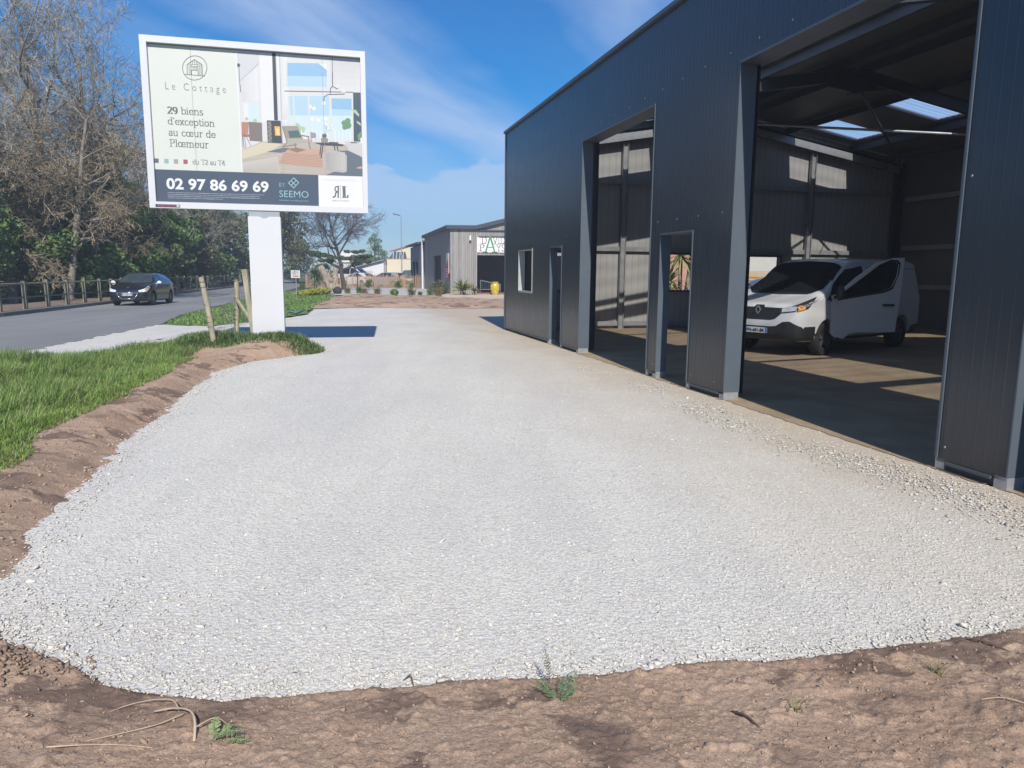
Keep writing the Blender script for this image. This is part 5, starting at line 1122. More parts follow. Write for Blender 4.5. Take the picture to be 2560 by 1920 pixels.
b = MB(); grid_wall(b, 0, 11.0, 0, 4.72, [(OP0, OP1, -1, OPZ)], lambda u, z, d: (u, d - (.0 if u < 1.95 else .0), z), .15, None, 0)
b.prism([(1.9, .0, 4.72), (11.0, .0, 4.72), (11.0, 0, 5.75), (7.2, 0, 6.6)], (0, .15, 0))
b.build('front_wall', BOARD, shop)
SV = Vector((-3.75, 15.6, 0)); sl = SV.length; sdv = SV.normalized(); sn = Vector((sdv.y, -sdv.x, 0))
b = MB(); grid_wall(b, 0.0, sl, 0, 4.72, [(5.0, 9.6, -1, 2.95)], lambda u, z, d: tuple(sdv * (u + .0) + sn * (d + .0) + Vector((0, 0.151 if u < .1 else 0, z))), .15, None, 0); b.build('side_wall', BOARD, shop)
b = MB(); e = sdv * sl
b.prism([(-.25, -.25, 4.72), (2.0, -.25, 4.72), (2.0, -.05, 4.72), (0, -.05, 4.72), (e.x, e.y, 4.72), (e.x - .28, e.y, 4.72)], (0, 0, .26))
b.bar((2.0, -.15, 4.86), (7.25, -.15, 6.15), .2, .28); b.bar((7.25, -.15, 6.15), (11.2, -.15, 5.1), .2, .28)
b.bar((2.0, -.06, 4.62), (11.0, -.06, 4.62), .1, .07); b.bar((2.1, -.05, 4.16), (8.6, -.05, 4.16), .08, .10); b.build('fascia', FASC, shop)
b = MB(); b.poly([(-.2, -.2, 4.985), (2.0, -.2, 4.985), (7.2, -.2, 6.30), (7.2 + e.x, e.y, 6.30), (e.x - .2, e.y, 4.985)]); b.poly([(7.2, -.2, 6.30), (11.2, -.2, 5.2), (11.2 + e.x, e.y, 5.2), (7.2 + e.x, e.y, 6.30)]); b.build('roof', SLATE, shop)
b = MB(); b.box(OP0 - .1, OP1 + .1, 4.5, 4.6, 0, 4.6); b.box(OP0 - .2, OP0 - .1, .16, 4.6, 0, 4.6); b.box(OP1 + .1, OP1 + .2, .16, 4.6, 0, 4.6); b.box(OP0 - .2, OP1 + .2, .16, 4.6, 4.6, 4.66); b.build('recess', mat('dark_interior', (.045, .055, .075), .7, var=.2), shop)
b = MB(); b.box(OP0, OP1, -.5, 4.5, .012, .06); b.build('tiled_floor', mat('red_tile', (.33, .15, .11), .7, var=.15, scale=4), shop)
b = MB(); p0 = sdv * 5.0; p1 = sdv * 9.6
for i in range(8):
    u = 5.0 + 4.6 * (i + .5) / 8; c = sdv * u + sn * .45; b.bar((c.x, c.y, 0), (c.x, c.y, 2.95), .45, .05, i % 2, sdv)
b.build('side_door', [mat('dark_red_door', (.16, .07, .06), .6, var=.2), mat('dark_door', (.05, .035, .035), .6)], shop)
b = MB(); q = sdv * sl; b.bar((q.x - .2, q.y - .1, 0), (q.x - .2, q.y - .1, 4.6), .14, .14); b.build('downpipe', WHITER, shop)
b = MB(); b.box(1.42, 1.54, -.12, -.001, 3.9, 4.25, 0); b.blob((1.48, -.1, 3.86), .08, n=8, jit=0, m=1); b.build('wall_lamp', [WHITER, FASC], shop)
# shop sign with its lettering
b = MB(); b.box(1.98, 5.6, -.08, -.001, 3.05, 4.14, 0); sg = b.build('shop_sign', mat('sign_white', (.74, .75, .76), .5, var=.03), shop)
GRN = mat('sign_green', (.05, .26, .12), .5); INK = mat('sign_ink', (.06, .05, .05), .5); REDS = mat('sign_red', (.50, .10, .11), .5)
l = MB(); L_ = lambda y0: (lambda X, Z, i: (X, y0 - .0006 * i, Z))
text_into(l, 'D', 'serif', 2.26, 2.68, 3.70, .44, L_(-.086), 0); text_into(l, 'VID', 'serif', 3.08, 4.02, 3.70, .44, L_(-.086), 0); text_into(l, 'P', 'serif', 2.12, 2.52, 3.17, .44, L_(-.086), 0); text_into(l, 'YS', 'serif', 3.34, 4.02, 3.17, .44, L_(-.086), 0)
text_into(l, 'A', 'serif', 2.40, 3.48, 3.09, 1.12, L_(-.105), 1)
for (x0, x1, z) in ((2.26, 2.62, 3.665), (3.14, 4.1, 3.665), (2.1, 2.5, 3.60), (3.2, 4.1, 3.60), (2.10, 2.42, 3.12), (3.5, 4.1, 3.12)): l.poly([(x0, -.084, z), (x1, -.084, z), (x1, -.084, z + .022), (x0, -.084, z + .022)], 2)
for x, z0, z1 in ((2.24, 3.66, 4.13), (2.10, 3.13, 3.6)): l.poly([(x, -.084, z0), (x + .02, -.084, z0), (x + .02, -.084, z1), (x, -.084, z1)], 2)
l.build('lettering', [INK, GRN, REDS], sg, fix=False)
# red and white board on the side wall by the corner
pn = lambda u, z, k=0: tuple(sdv * u - sn * (.05 + k) + Vector((0, 0, z)))
b = MB(); b.prism([pn(.5, 1.5), pn(1.7, 1.5), pn(1.7, 3.0), pn(.5, 3.0)], sn * .04, 0); b.prism([pn(.5, 1.1, .02), pn(1.7, 1.1, .02), pn(1.7, 1.95, .02), pn(.5, 2.6, .02)], sn * -.03, 1)
for z in (1.25, 1.42, 1.62, 1.78): b.prism([pn(.65, z, .055), pn(1.5, z, .055), pn(1.5, z + .07, .055), pn(.65, z + .07, .055)], sn * -.002, 0)
o = b.build('notice_board', [WHITER, mat('notice_red', (.42, .05, .06), .5)], loc=shop.location); tag(o, 'red and white notice board on the side wall near the shop corner', 'sign')
JAR = mat('mustard_glaze', (.46, .33, .03), .22, var=.3, scale=6, coat=.6, hue=(.58, .44, .06))
b = MB(); b.lathe([(.001, 0), (.20, 0), (.23, .05), (.30, .25), (.345, .48), (.335, .66), (.26, .80), (.22, .84), (.27, .88), (.275, .92), (.22, .93), (.20, .88), (.001, .86)], 28)
for k in range(9):
    a = 6.283 * k / 9; b.tube([(.34 * math.cos(a), .34 * math.sin(a), .55), (.27 * math.cos(a), .27 * math.sin(a), .80)], .014, 5)
o = b.build('oil_jar', JAR, smooth=50.0, loc=(-1.3, 53.35, .0)); tag(o, 'big glazed mustard yellow jar standing in the shop opening', 'jar')
b = MB()
for x in (0, 1.5):
    for y in (0, .7): b.tube([(x, y, 0), (x, y, .95 - .3 * (x > 0))], .02, 6)
for i in range(11): b.tube([(i * .15, 0, .3), (i * .15, 0, .93 - .3 * i / 10)], .009, 5)
b.bar((0, 0, .95), (1.5, 0, .65), .04, .04); b.bar((0, .7, .95), (1.5, .7, .65), .04, .04); b.box(0, 1.5, 0, .7, .25, .29); o = b.build('metal_rack', mat('rack_grey', (.22, .25, .26), .5, metal=.4), loc=(-2.45, 55.2, .06)); tag(o, 'grey metal rack with a sloping top inside the shop opening', 'rack')
# grey annexe behind the shop
ax_ = tag(empty('grey_annexe', (-9.0, 70.4, 0)), 'low blue grey building joined behind the timber shop', 'building')
b = MB(); b.prism([(.2, 0, 0), (-2.1, 9.5, 0), (6, 9.5, 0), (6, 0, 0)], (0, 0, 4.15)); b.build('wall', GREYR, ax_)
b = MB(); b.prism([(-.15, -.1, 4.2), (-2.7, 10, 4.2), (6, 10, 4.9), (6, -.1, 4.9)], (0, 0, .2)); b.build('roof', FASC, ax_)
b = MB()
for u in (.35, .62): p = Vector((.2, 0, 0)).lerp(Vector((-2.1, 9.5, 0)), u); b.box(p.x - .06, p.x + .02, p.y - .7, p.y + .7, .2, 2.6)
b.build('door', FASC, ax_)
# cream commercial building
cb = tag(empty('cream_building', (-17.3, 101, 0)), 'cream rendered building with a dark slanted window behind the picket fence', 'building')
b = MB(); b.box(0, 8, 0, 12, 0, 3.3); b.prism([(.6, .1, 3.3), (8, .1, 3.3), (8, .1, 6.6), (.9, .1, 4.35)], (0, 11, 0)); b.build('wall', CREAM, cb)
b = MB(); b.bar((.4, .3, 4.35), (8.2, .3, 6.75), .9, .10); b.bar((0, 6, 3.35), (8, 6, 3.35), 12.1, .06); b.build('roof', TILE, cb)
b = MB(); b.prism([(.25, -.02, 3.34), (2.75, -.02, 3.34), (2.55, .05, 4.3), (.95, .05, 4.3)], (0, .06, 0)); w_ = b.build('window', GLASSL, cb)
b = MB()
for x in (.95, 1.4, 1.85, 2.3): b.bar((x - .1, -.04, 3.34), (x, .0, 4.3), .07, .05)
b.build('mullion', WHITER, w_)
b = MB(); b.box(3.4, 4.6, -.03, .09, 4.15, 5.0, 0); b.prism([(3.8, -.035, 4.3), (4.1, -.035, 4.3), (4.35, -.035, 4.85), (4.1, -.035, 4.85)], (0, -.01, 0), 1); b.build('wall_sign', [WHITER, mat('sign_blue', (.15, .35, .6), .5)], cb)
o = tag(empty('garage_block', (-21.3, 99, 0)), 'low white garage block with a sloping roof left of the cream building', 'building')
b = MB(); b.prism([(0, 0, 0), (3.9, 0, 0), (3.9, 0, 3.0), (0, 0, 2.0)], (0, 5, 0)); b.build('wall', WHITER, o)
b = MB(); b.bar((-.3, 2.4, 2.05), (4.0, 2.4, 3.15), 5.6, .12); b.build('roof', mat('grey_roof', (.30, .28, .26), .8), o); b = MB(); b.box(.4, 2.4, -.03, .01, .1, 1.7); b.build('door', mat('pale_door', (.5, .5, .5), .6), o)
o = tag(empty('white_showroom', (-28.2, 116, 0)), 'white showroom with a tall blank sign panel behind the gnarled trunk', 'building')
b = MB(); b.box(0, 6.5, 0, 8, 0, 2.9); b.build('wall', WHITER, o); b = MB(); b.box(.4, 3.6, -.25, -.05, 3.0, 4.75); b.box(1.0, 1.2, -.2, -.1, 2.9, 3.0); b.box(2.8, 3.0, -.2, -.1, 2.9, 3.0); b.build('sign_panel', mat('panel_white', (.78, .79, .80), .5), o)
b = MB(); b.box(.5, 2.6, -.04, .01, .2, 2.1); b.box(3.4, 5.8, -.04, .01, .2, 2.1); b.build('window', GLASSL, o)
o = tag(empty('white_house', (-24.6, 160, 0)), 'tiny white gabled house between the bare tree and the conifer', 'house')
b = MB(); b.prism([(0, 0, 0), (4, 0, 0), (4, 0, 3.4), (2, 0, 5.6), (0, 0, 3.4)], (0, 7, 0)); b.build('wall', WHITER, o); b = MB(); b.bar((-.3, 3.5, 3.2), (2, 3.5, 5.8), 7.4, .15); b.bar((4.3, 3.5, 3.2), (2, 3.5, 5.8), 7.4, .15); b.build('roof', SLATE, o); b = MB(); b.box(1.6, 2.4, -.03, .01, 3.3, 4.2); b.build('window', GLASS, o)
# behind the far wall of the shed
BRICK = NT('brick_wall_face'); bt = BRICK.N.new('ShaderNodeTexBrick'); bt.inputs['Scale'].default_value = 4.0; bt.inputs['Color1'].default_value = (.34, .15, .10, 1); bt.inputs['Color2'].default_value = (.42, .21, .14, 1); bt.inputs['Mortar'].default_value = (.45, .40, .34, 1)
cbn = BRICK.N.new('ShaderNodeCombineXYZ'); s_ = BRICK.sep(); BRICK.L.new(s_[0], cbn.inputs[0]); BRICK.L.new(s_[2], cbn.inputs[1]); BRICK.L.new(cbn.outputs[0], bt.inputs['Vector']); BRICK = BRICK.out(bt.outputs['Color'], .9)
b = MB(); b.box(0, 3.4, 0, .25, 0, 2.6); b.box(-.05, 3.45, -.05, .3, 2.6, 2.68); o = b.build('brick_wall', BRICK, loc=(6.2, 32.4, -.02), rotz=R(14)); tag(o, 'sunlit brick wall seen through the far window of the shed behind a yucca', 'wall')
o = tag(empty('timber_stack', (10.3, 39.0, 0)), 'stack of orange timber boards under grey sheeting seen through the window behind the van', 'timber stack')
b = MB()
for i in range(4): b.box(0, 6, 0, 1.2, 1.15 + i * .16, 1.15 + i * .16 + .10)
b.box(.3, .5, 0, 1.2, 0, 1.15); b.box(5.5, 5.7, 0, 1.2, 0, 1.15); b.build('boards', mat('orange_timber', (.50, .28, .10), .8, var=.2), o); b = MB(); b.box(-.2, 6.2, .1, 1.1, 1.80, 2.6); b.build('sheeting', mat('grey_sheeting', (.42, .41, .37), .6, var=.15, stretch=(1, 1, 12)), o)
# picket fence: pales tied between posts
fence = tag(empty('picket_fence', (-14, 71, 0)), 'chestnut paling picket fence across the back of the garden', 'fence')
PALE = mat('chestnut_pale', (.44, .30, .18), .9, var=.25, scale=2, stretch=(6, 6, .6)); PALEM = []
FP = [(-19.8, 70.2), (-18.2, 72.2), (-15.9, 72.6), (-12.4, 72.2), (-8.75, 70.6)]; rs_ = random.Random(6)
for v in range(4):
    p = MB(); h = 1.14 + .05 * v; dx = (v - 1.5) * .012; p.prism([(-.028, -.014, 0), (.028, -.014, 0), (.024 + dx, -.014, h), (0 + dx, -.014, h + .07), (-.024 + dx, -.014, h)], (0, .028, 0)); o = p.build('picket', PALE, fence, loc=(0, 0, -50)); PALEM.append(o.data)
    bpy.data.objects.remove(o)
acc = 0.0; cnt = 0
for (x0, y0), (x1, y1) in zip(FP[:-1], FP[1:]):
    L = math.dist((x0, y0), (x1, y1)); a = math.atan2(y1 - y0, x1 - x0); n = int(L / .128)
    for i in range(n):
        if cnt >= 100: break
        f = i / n; o = bpy.data.objects.new('picket', PALEM[rs_.randrange(4)]); COL.objects.link(o); o.parent = fence; o.location = (x0 + (x1 - x0) * f + 14, y0 + (y1 - y0) * f - 71, rs_.uniform(-.02, .05)); o.rotation_euler = (0, rs_.uniform(-.04, .04), a); cnt += 1
    for z in (.35, .95): p = MB(); p.tube([(x0 + 14, y0 - 71 + .025, z), (x1 + 14, y1 - 71 + .025, z)], .012, 5); p.build('rail_wire', GALV, fence)
for x, y in FP + [(-17.0, 72.4), (-14.2, 72.4), (-10.6, 71.4)]: p = MB(); p.tube([(x + 14, y - 71 + .08, -.05), (x + 14, y - 71 + .08, 1.32)], .05, 8); p.build('post', mat('larch_post', (.40, .27, .16), .9, var=.2), fence)
# street lamp
lamp = tag(empty('street_lamp', (-13.0, 86, 0)), 'tall thin grey street lamp behind the picket fence', 'street lamp')
p = MB(); p.lathe([(.10, 0), (.10, .9), (.075, 1.0), (.045, 7.9), (.001, 7.95)], 12); p.tube([(0, 0, 7.9), (-.15, 0, 8.02)], .035, 6); p.build('pole', mat('lamp_grey', (.32, .34, .36), .5, metal=.3), lamp, smooth=40.0)
p = MB(); p.prism([(-.95, -.12, 8.16), (-.10, -.12, 7.98), (-.08, -.12, 8.06), (-.9, -.12, 8.26)], (0, .24, 0)); p.build('lamp_head', mat('lamp_dark', (.06, .065, .075), .5), lamp)
o = small_car('delivery_van', (-21.0, 97.0, 0.0), R(-20), [(s[0], s[1], s[2], s[3] * 1.08) for s in VST], WHITE, 1.2, .82, 'suv'); tag(o, 'white van parked far behind the domed bare tree', 'van')
# ================================================================ BILLBOARD
BW = mat('white_board_paint', (.57, .58, .60), .45, var=.03, scale=1.2); BSH = mat('grey_board_steel', (.30, .32, .35), .5, var=.08)
bill = tag(empty('billboard', (-4.855, 14.515, 0.0), math.radians(13.42)), 'large white framed housing billboard on a single broad white post', 'billboard')
t = MB(); z = 2.63
t.prism([(-.30, -.14, .10), (.30, -.14, .10), (.30, -.14, z), (.09, -.14, z), (.03, -.14, z - .035), (-.03, -.14, z - .035), (-.09, -.14, z), (-.30, -.14, z)], (0, .28, 0)); t.build('post', BW, bill)
t = MB(); t.box(-.285, .285, -.11, .11, 2.42, 2.744); t.build('bracket', BSH, bill)
X0, X1, Z0, Z1 = -2.03, 1.98, 2.745, 5.80; fw = .115
t = MB(); t.box(X0, X1, -.13, -.04, Z1 - fw, Z1); t.box(X0, X1, -.13, -.04, Z0, Z0 + fw); t.box(X0, X0 + fw, -.13, -.04, Z0 + fw, Z1 - fw); t.box(X1 - fw * .8, X1, -.13, -.04, Z0 + fw, Z1 - fw); t.build('frame', BW, bill)
t = MB(); t.box(X0 + .01, X1 - .01, -.0395, .12, Z0 + .008, Z1 - .01); t.build('backing', BSH, bill)
ART_COL={'bar': (0.065, 0.1, 0.165), 'cab': (0.24, 0.19, 0.18), 'chair': (0.36, 0.33, 0.27), 'chair2': (0.46, 0.43, 0.36), 'cream': (0.745, 0.785, 0.7), 'cu0': (0.05, 0.085, 0.14), 'cu1': (0.062, 0.101, 0.16), 'cu2': (0.07400000000000001, 0.117, 0.18000000000000002), 'cu3': (0.05, 0.085, 0.14), 'cu4': (0.062, 0.101, 0.16), 'cu5': (0.07400000000000001, 0.117, 0.18000000000000002), 'curt': (0.05, 0.085, 0.14), 'cush': (0.08, 0.17, 0.17), 'dark': (0.1, 0.11, 0.12), 'faint': (0.62, 0.63, 0.66), 'fine': (0.4, 0.44, 0.5), 'fire': (0.95, 0.45, 0.05), 'fire2': (1, 0.75, 0.25), 'fl0': (0.6, 0.55, 0.46), 'fl1': (0.58, 0.532, 0.448), 'fl2': (0.5599999999999999, 0.514, 0.436), 'fl3': (0.54, 0.49600000000000005, 0.42400000000000004), 'fl4': (0.52, 0.47800000000000004, 0.41200000000000003), 'fl5': (0.5, 0.4600000000000001, 0.4), 'floor': (0.52, 0.46, 0.38), 'floor2': (0.6, 0.56, 0.52), 'floorl': (0.7, 0.62, 0.42), 'frm': (0.7, 0.75, 0.66), 'green': (0.16, 0.34, 0.16), 'green2': (0.42, 0.62, 0.38), 'ink': (0.15, 0.17, 0.17), 'lamp': (0.78, 0.75, 0.68), 'line': (0.32, 0.33, 0.35), 'log': (0.2, 0.17, 0.13), 'navy': (0.03, 0.05, 0.15), 'orange': (0.52, 0.24, 0.14), 'pf0': (0.42, 0.41, 0.38), 'pf1': (0.44999999999999996, 0.43999999999999995, 0.41000000000000003), 'pf2': (0.48, 0.47, 0.44), 'pf3': (0.51, 0.5, 0.47), 'pf4': (0.54, 0.53, 0.5), 'pipe': (0.055, 0.07, 0.095), 'pouf': (0.5, 0.49, 0.46), 'red': (0.55, 0.06, 0.07), 'rug': (0.62, 0.38, 0.27), 'rug2': (0.5, 0.28, 0.19), 'shad': (0.13, 0.17, 0.22), 'sky': (0.25, 0.52, 0.8), 'sky2': (0.42, 0.67, 0.88), 'sky3': (0.62, 0.78, 0.86), 'sofa': (0.62, 0.6, 0.58), 'sq1': (0.12, 0.15, 0.22), 'sq2': (0.28, 0.52, 0.44), 'sq3': (0.38, 0.4, 0.35), 'sq4': (0.5, 0.09, 0.08), 'table': (0.07, 0.08, 0.1), 'teal': (0.3, 0.62, 0.62), 'vase': (0.28, 0.28, 0.27), 'wall': (0.72, 0.72, 0.73), 'wall2': (0.8, 0.8, 0.8), 'wall3': (0.66, 0.66, 0.69), 'wg0': (0.7, 0.7, 0.705), 'wg1': (0.718, 0.718, 0.723), 'wg2': (0.736, 0.736, 0.741), 'wg3': (0.754, 0.754, 0.759), 'wg4': (0.7719999999999999, 0.7719999999999999, 0.7769999999999999), 'wg5': (0.7899999999999999, 0.7899999999999999, 0.7949999999999999), 'wh0': (0.64, 0.64, 0.652), 'wh1': (0.66, 0.66, 0.672), 'wh2': (0.68, 0.68, 0.6920000000000001), 'wh3': (0.7, 0.7, 0.712), 'wh4': (0.72, 0.72, 0.732), 'white': (0.84, 0.85, 0.86), 'wi0': (0.68, 0.68, 0.6900000000000001), 'wi1': (0.7100000000000001, 0.7100000000000001, 0.7200000000000001), 'wi2': (0.74, 0.74, 0.75), 'wi3': (0.77, 0.77, 0.78), 'wood': (0.33, 0.2, 0.13)}
ART=[('cream',[(-1937,5668),(-398,5669),(-387,3458),(-1927,3453)]),
('wall',[(-398,5669),(1884,5667),(1884,3463),(-387,3458)]),
('wall3',[(-378,5649),(19,5648),(16,5451),(-343,5123),(-373,5121)]),
('wall2',[(24,5653),(262,5651),(251,4448),(23,4400)]),
('wall2',[(338,5649),(480,5650),(483,4419),(356,4454)]),
('wall3',[(1323,5643),(1879,5649),(1880,5065),(1309,5050)]),
('line',[(-342,5118),(21,5461),(15,5467),(-347,5124)]),
('wg0',[(397,5654),(480,5652),(480,4463),(356,4454)]),
('wg1',[(415,5655),(491,5653),(491,4529),(376,4522)]),
('wg2',[(432,5657),(502,5654),(502,4596),(396,4589)]),
('wg3',[(450,5658),(513,5655),(513,4663),(416,4657)]),
('wg4',[(467,5660),(524,5656),(524,4730),(436,4724)]),
('wg5',[(485,5661),(535,5657),(536,4797),(456,4791)]),
('wh0',[(1345,5632),(1881,5640),(1886,5513),(1343,5510)]),
('wh1',[(1343,5518),(1879,5526),(1884,5398),(1340,5395)]),
('wh2',[(1340,5404),(1877,5411),(1881,5283),(1337,5281)]),
('wh3',[(1337,5290),(1875,5295),(1879,5167),(1334,5166)]),
('wh4',[(1334,5175),(1873,5180),(1877,5051),(1332,5051)]),
('wi0',[(-344,5102),(-259,5177),(-239,4764),(-337,4757)]),
('wi1',[(-259,5177),(-174,5252),(-165,4769),(-250,4763)]),
('wi2',[(-174,5252),(-89,5327),(-91,4774),(-163,4769)]),
('wi3',[(-89,5327),(-4,5403),(-17,4780),(-76,4776)]),
('dark',[(-322,5407),(-325,5395),(-331,5385),(-340,5376),(-352,5371),(-364,5370),(-375,5374),(-384,5381),(-389,5390),(-391,5402),(-388,5414),(-382,5424),(-372,5433),(-361,5438),(-349,5439),(-338,5436),(-329,5429),(-324,5419)]),
('dark',[(-349,5382),(-350,5056),(-341,5057),(-340,5383)]),
('dark',[(-348,5062),(-344,4925),(-331,4927),(-335,5064)]),
('frm',[(494,5544),(1295,5593),(1283,5099),(483,5066)]),
('sky',[(530,5510),(1258,5551),(1247,5118),(519,5088)]),
('sky2',[(523,5276),(1252,5310),(1247,5118),(519,5088)]),
('white',[(1108,5539),(1258,5549),(1255,5430)]),
('dark',[(458,5003),(1746,5059),(1746,5044),(458,4986)]),
('sky2',[(510,4904),(1740,4979),(1738,4612),(516,4553)]),
('sky3',[(516,4553),(1738,4612),(1728,4126),(533,4244)]),
('sky',[(1328,4914),(1721,4928),(1717,4723),(1323,4714)]),
('white',[(956,4737),(948,4715),(928,4700),(904,4698),(886,4711),(879,4732),(887,4755),(907,4770),(930,4771),(949,4759)]),
('white',[(1034,4710),(1026,4687),(1006,4672),(982,4670),(964,4683),(957,4704),(965,4727),(984,4742),(1008,4744),(1027,4731)]),
('white',[(995,4518),(987,4495),(967,4480),(943,4479),(924,4491),(918,4513),(926,4536),(945,4551),(969,4553),(988,4540)]),
('white',[(1107,4503),(1099,4481),(1080,4465),(1056,4464),(1037,4476),(1030,4498),(1038,4521),(1058,4536),(1081,4538),(1100,4525)]),
('white',[(1244,4535),(1236,4512),(1216,4497),(1192,4495),(1173,4508),(1167,4530),(1175,4552),(1194,4567),(1218,4569),(1237,4556)]),
('green2',[(762,4325),(747,4287),(712,4265),(672,4270),(648,4298),(649,4338),(676,4370),(715,4379),(749,4362)]),
('green2',[(829,4307),(814,4269),(778,4247),(739,4251),(714,4280),(716,4320),(742,4352),(782,4361),(816,4344)]),
('green2',[(718,4367),(703,4329),(668,4307),(629,4311),(604,4340),(606,4380),(632,4412),(672,4421),(706,4403)]),
('white',[(742,4305),(741,4109),(752,4109),(753,4306)]),
('white',[(812,4305),(810,4108),(822,4109),(823,4306)]),
('white',[(881,4305),(880,4108),(892,4109),(893,4306)]),
('white',[(951,4305),(950,4108),(962,4109),(963,4306)]),
('white',[(1021,4305),(1021,4107),(1032,4108),(1033,4306)]),
('white',[(1092,4304),(1091,4107),(1102,4108),(1103,4305)]),
('white',[(1162,4304),(1162,4107),(1173,4108),(1173,4305)]),
('white',[(1232,4304),(1232,4106),(1244,4107),(1244,4305)]),
('white',[(1303,4304),(1303,4106),(1315,4107),(1315,4305)]),
('white',[(1374,4304),(1374,4106),(1386,4107),(1385,4305)]),
('white',[(1445,4304),(1445,4105),(1457,4106),(1456,4305)]),
('white',[(1516,4304),(1517,4105),(1528,4106),(1528,4305)]),
('white',[(1587,4304),(1588,4105),(1600,4106),(1599,4305)]),
('white',[(1659,4304),(1660,4104),(1671,4105),(1670,4305)]),
('green',[(1613,4469),(1603,4439),(1580,4418),(1549,4411),(1521,4422),(1504,4447),(1505,4477),(1522,4504),(1551,4518),(1582,4516),(1605,4497)]),
('green',[(1683,4514),(1673,4484),(1649,4463),(1619,4456),(1590,4467),(1574,4492),(1575,4522),(1592,4549),(1621,4563),(1651,4561),(1675,4542)]),
('green',[(1695,4429),(1683,4392),(1653,4365),(1614,4357),(1579,4371),(1559,4401),(1560,4439),(1582,4473),(1617,4491),(1656,4488),(1685,4465)]),
('green',[(1618,4390),(1610,4363),(1588,4343),(1559,4338),(1533,4348),(1519,4370),(1519,4398),(1535,4423),(1561,4436),(1589,4434),(1611,4417)]),
('frm',[(596,4941),(907,4917),(912,4946),(601,4970)]),
('frm',[(886,4939),(881,4190),(910,4192),(915,4942)]),
('frm',[(601,4962),(619,4351),(648,4355),(630,4966)]),
('frm',[(507,4912),(525,4345),(554,4349),(536,4916)]),
('frm',[(1286,4960),(1289,4110),(1330,4113),(1327,4964)]),
('frm',[(1710,4980),(1698,4123),(1740,4126),(1752,4983)]),
('frm',[(1293,4914),(1742,4932),(1744,4972),(1295,4954)]),
('curt',[(1742,5048),(1884,5056),(1886,4124),(1733,4133)]),
('cu0',[(1746,5044),(1765,5045),(1758,4125),(1740,4126)]),
('cu1',[(1769,5045),(1788,5047),(1779,4126),(1761,4128)]),
('cu2',[(1792,5047),(1811,5048),(1800,4128),(1782,4129)]),
('cu3',[(1815,5049),(1834,5050),(1821,4129),(1803,4130)]),
('cu4',[(1838,5050),(1857,5052),(1842,4130),(1823,4131)]),
('cu5',[(1861,5052),(1880,5053),(1863,4131),(1844,4133)]),
('green2',[(1680,4738),(1793,4723),(1849,4642),(1844,4601),(1757,4669)]),
('green2',[(1789,4525),(1869,4485),(1880,4429),(1811,4470)]),
('green',[(1807,4255),(1878,4327),(1878,4191),(1821,4131)]),
('frm',[(-326,4747),(11,4760),(1,4398),(-326,4384)]),
('sky3',[(-295,4728),(-21,4736),(-29,4421),(-299,4412)]),
('wall2',[(-295,4728),(-208,4732),(-217,4413),(-299,4412)]),
('green2',[(-219,4450),(-228,4428),(-248,4416),(-270,4418),(-283,4434),(-282,4457),(-267,4475),(-245,4480),(-226,4470)]),
('green2',[(-66,4427),(-75,4404),(-96,4391),(-119,4393),(-134,4411),(-133,4435),(-117,4454),(-93,4460),(-73,4449)]),
('cab',[(-217,4395),(23,4389),(20,4040),(-214,4048)]),
('orange',[(-346,4383),(-216,4384),(-231,4180),(-352,4150)]),
('wood',[(-351,4163),(-187,4167),(-185,4116),(-347,4113)]),
('dark',[(-336,4109),(-323,3898),(-314,3899),(-327,4111)]),
('dark',[(-308,4111),(-290,3904),(-281,3906),(-299,4113)]),
('dark',[(-271,4112),(-199,3948),(-191,3952),(-263,4116)]),
('dark',[(-347,4109),(-344,3901),(-336,3902),(-338,4110)]),
('pipe',[(258,5664),(321,5663),(318,4448),(249,4448)]),
('floor',[(-370,3869),(18,4045),(381,4030),(1012,4083),(1561,4064),(1891,3873),(1884,3463),(-387,3458)]),
('floorl',[(-364,3859),(18,4025),(369,4012),(153,3866),(-359,3704)]),
('floor2',[(-358,3637),(283,3784),(317,3460),(-381,3458)]),
('shad',[(1318,3527),(1887,3643),(1884,3463),(1178,3465)]),
('floorl',[(-356,3822),(405,4000),(404,4006),(-357,3829)]),
('floor2',[(-292,3773),(451,3918),(450,3924),(-293,3779)]),
('floorl',[(-229,3723),(497,3835),(497,3842),(-229,3730)]),
('floor2',[(-165,3673),(544,3752),(544,3759),(-165,3680)]),
('floorl',[(-101,3623),(591,3669),(591,3676),(-101,3630)]),
('floor2',[(-37,3573),(637,3586),(638,3593),(-37,3580)]),
('floorl',[(27,3523),(684,3502),(685,3509),(28,3530)]),
('fl0',[(-352,3616),(271,3756),(306,3480),(-358,3468)]),
('fl1',[(-353,3589),(270,3707),(306,3480),(-358,3468)]),
('fl2',[(-354,3562),(268,3658),(306,3480),(-358,3468)]),
('fl3',[(-356,3535),(266,3608),(306,3480),(-358,3468)]),
('fl4',[(-357,3508),(264,3559),(306,3480),(-358,3468)]),
('fl5',[(-358,3482),(263,3509),(306,3480),(-358,3468)]),
('shad',[(86,3858),(400,3947),(692,3941),(353,3850)]),
('rug',[(397,3846),(512,3949),(1099,3947),(1890,3804),(1886,3615),(1182,3593),(283,3645)]),
('rug2',[(323,3657),(1093,3604),(1095,3617),(325,3670)]),
('rug2',[(338,3682),(1152,3634),(1153,3648),(339,3695)]),
('rug2',[(352,3707),(1210,3664),(1211,3678),(354,3721)]),
('rug2',[(366,3733),(1268,3695),(1269,3708),(368,3746)]),
('rug2',[(380,3758),(1326,3725),(1328,3739),(382,3772)]),
('rug2',[(395,3784),(1384,3756),(1386,3769),(396,3797)]),
('rug2',[(409,3809),(1443,3786),(1444,3800),(411,3823)]),
('rug2',[(423,3834),(1501,3817),(1502,3830),(425,3848)]),
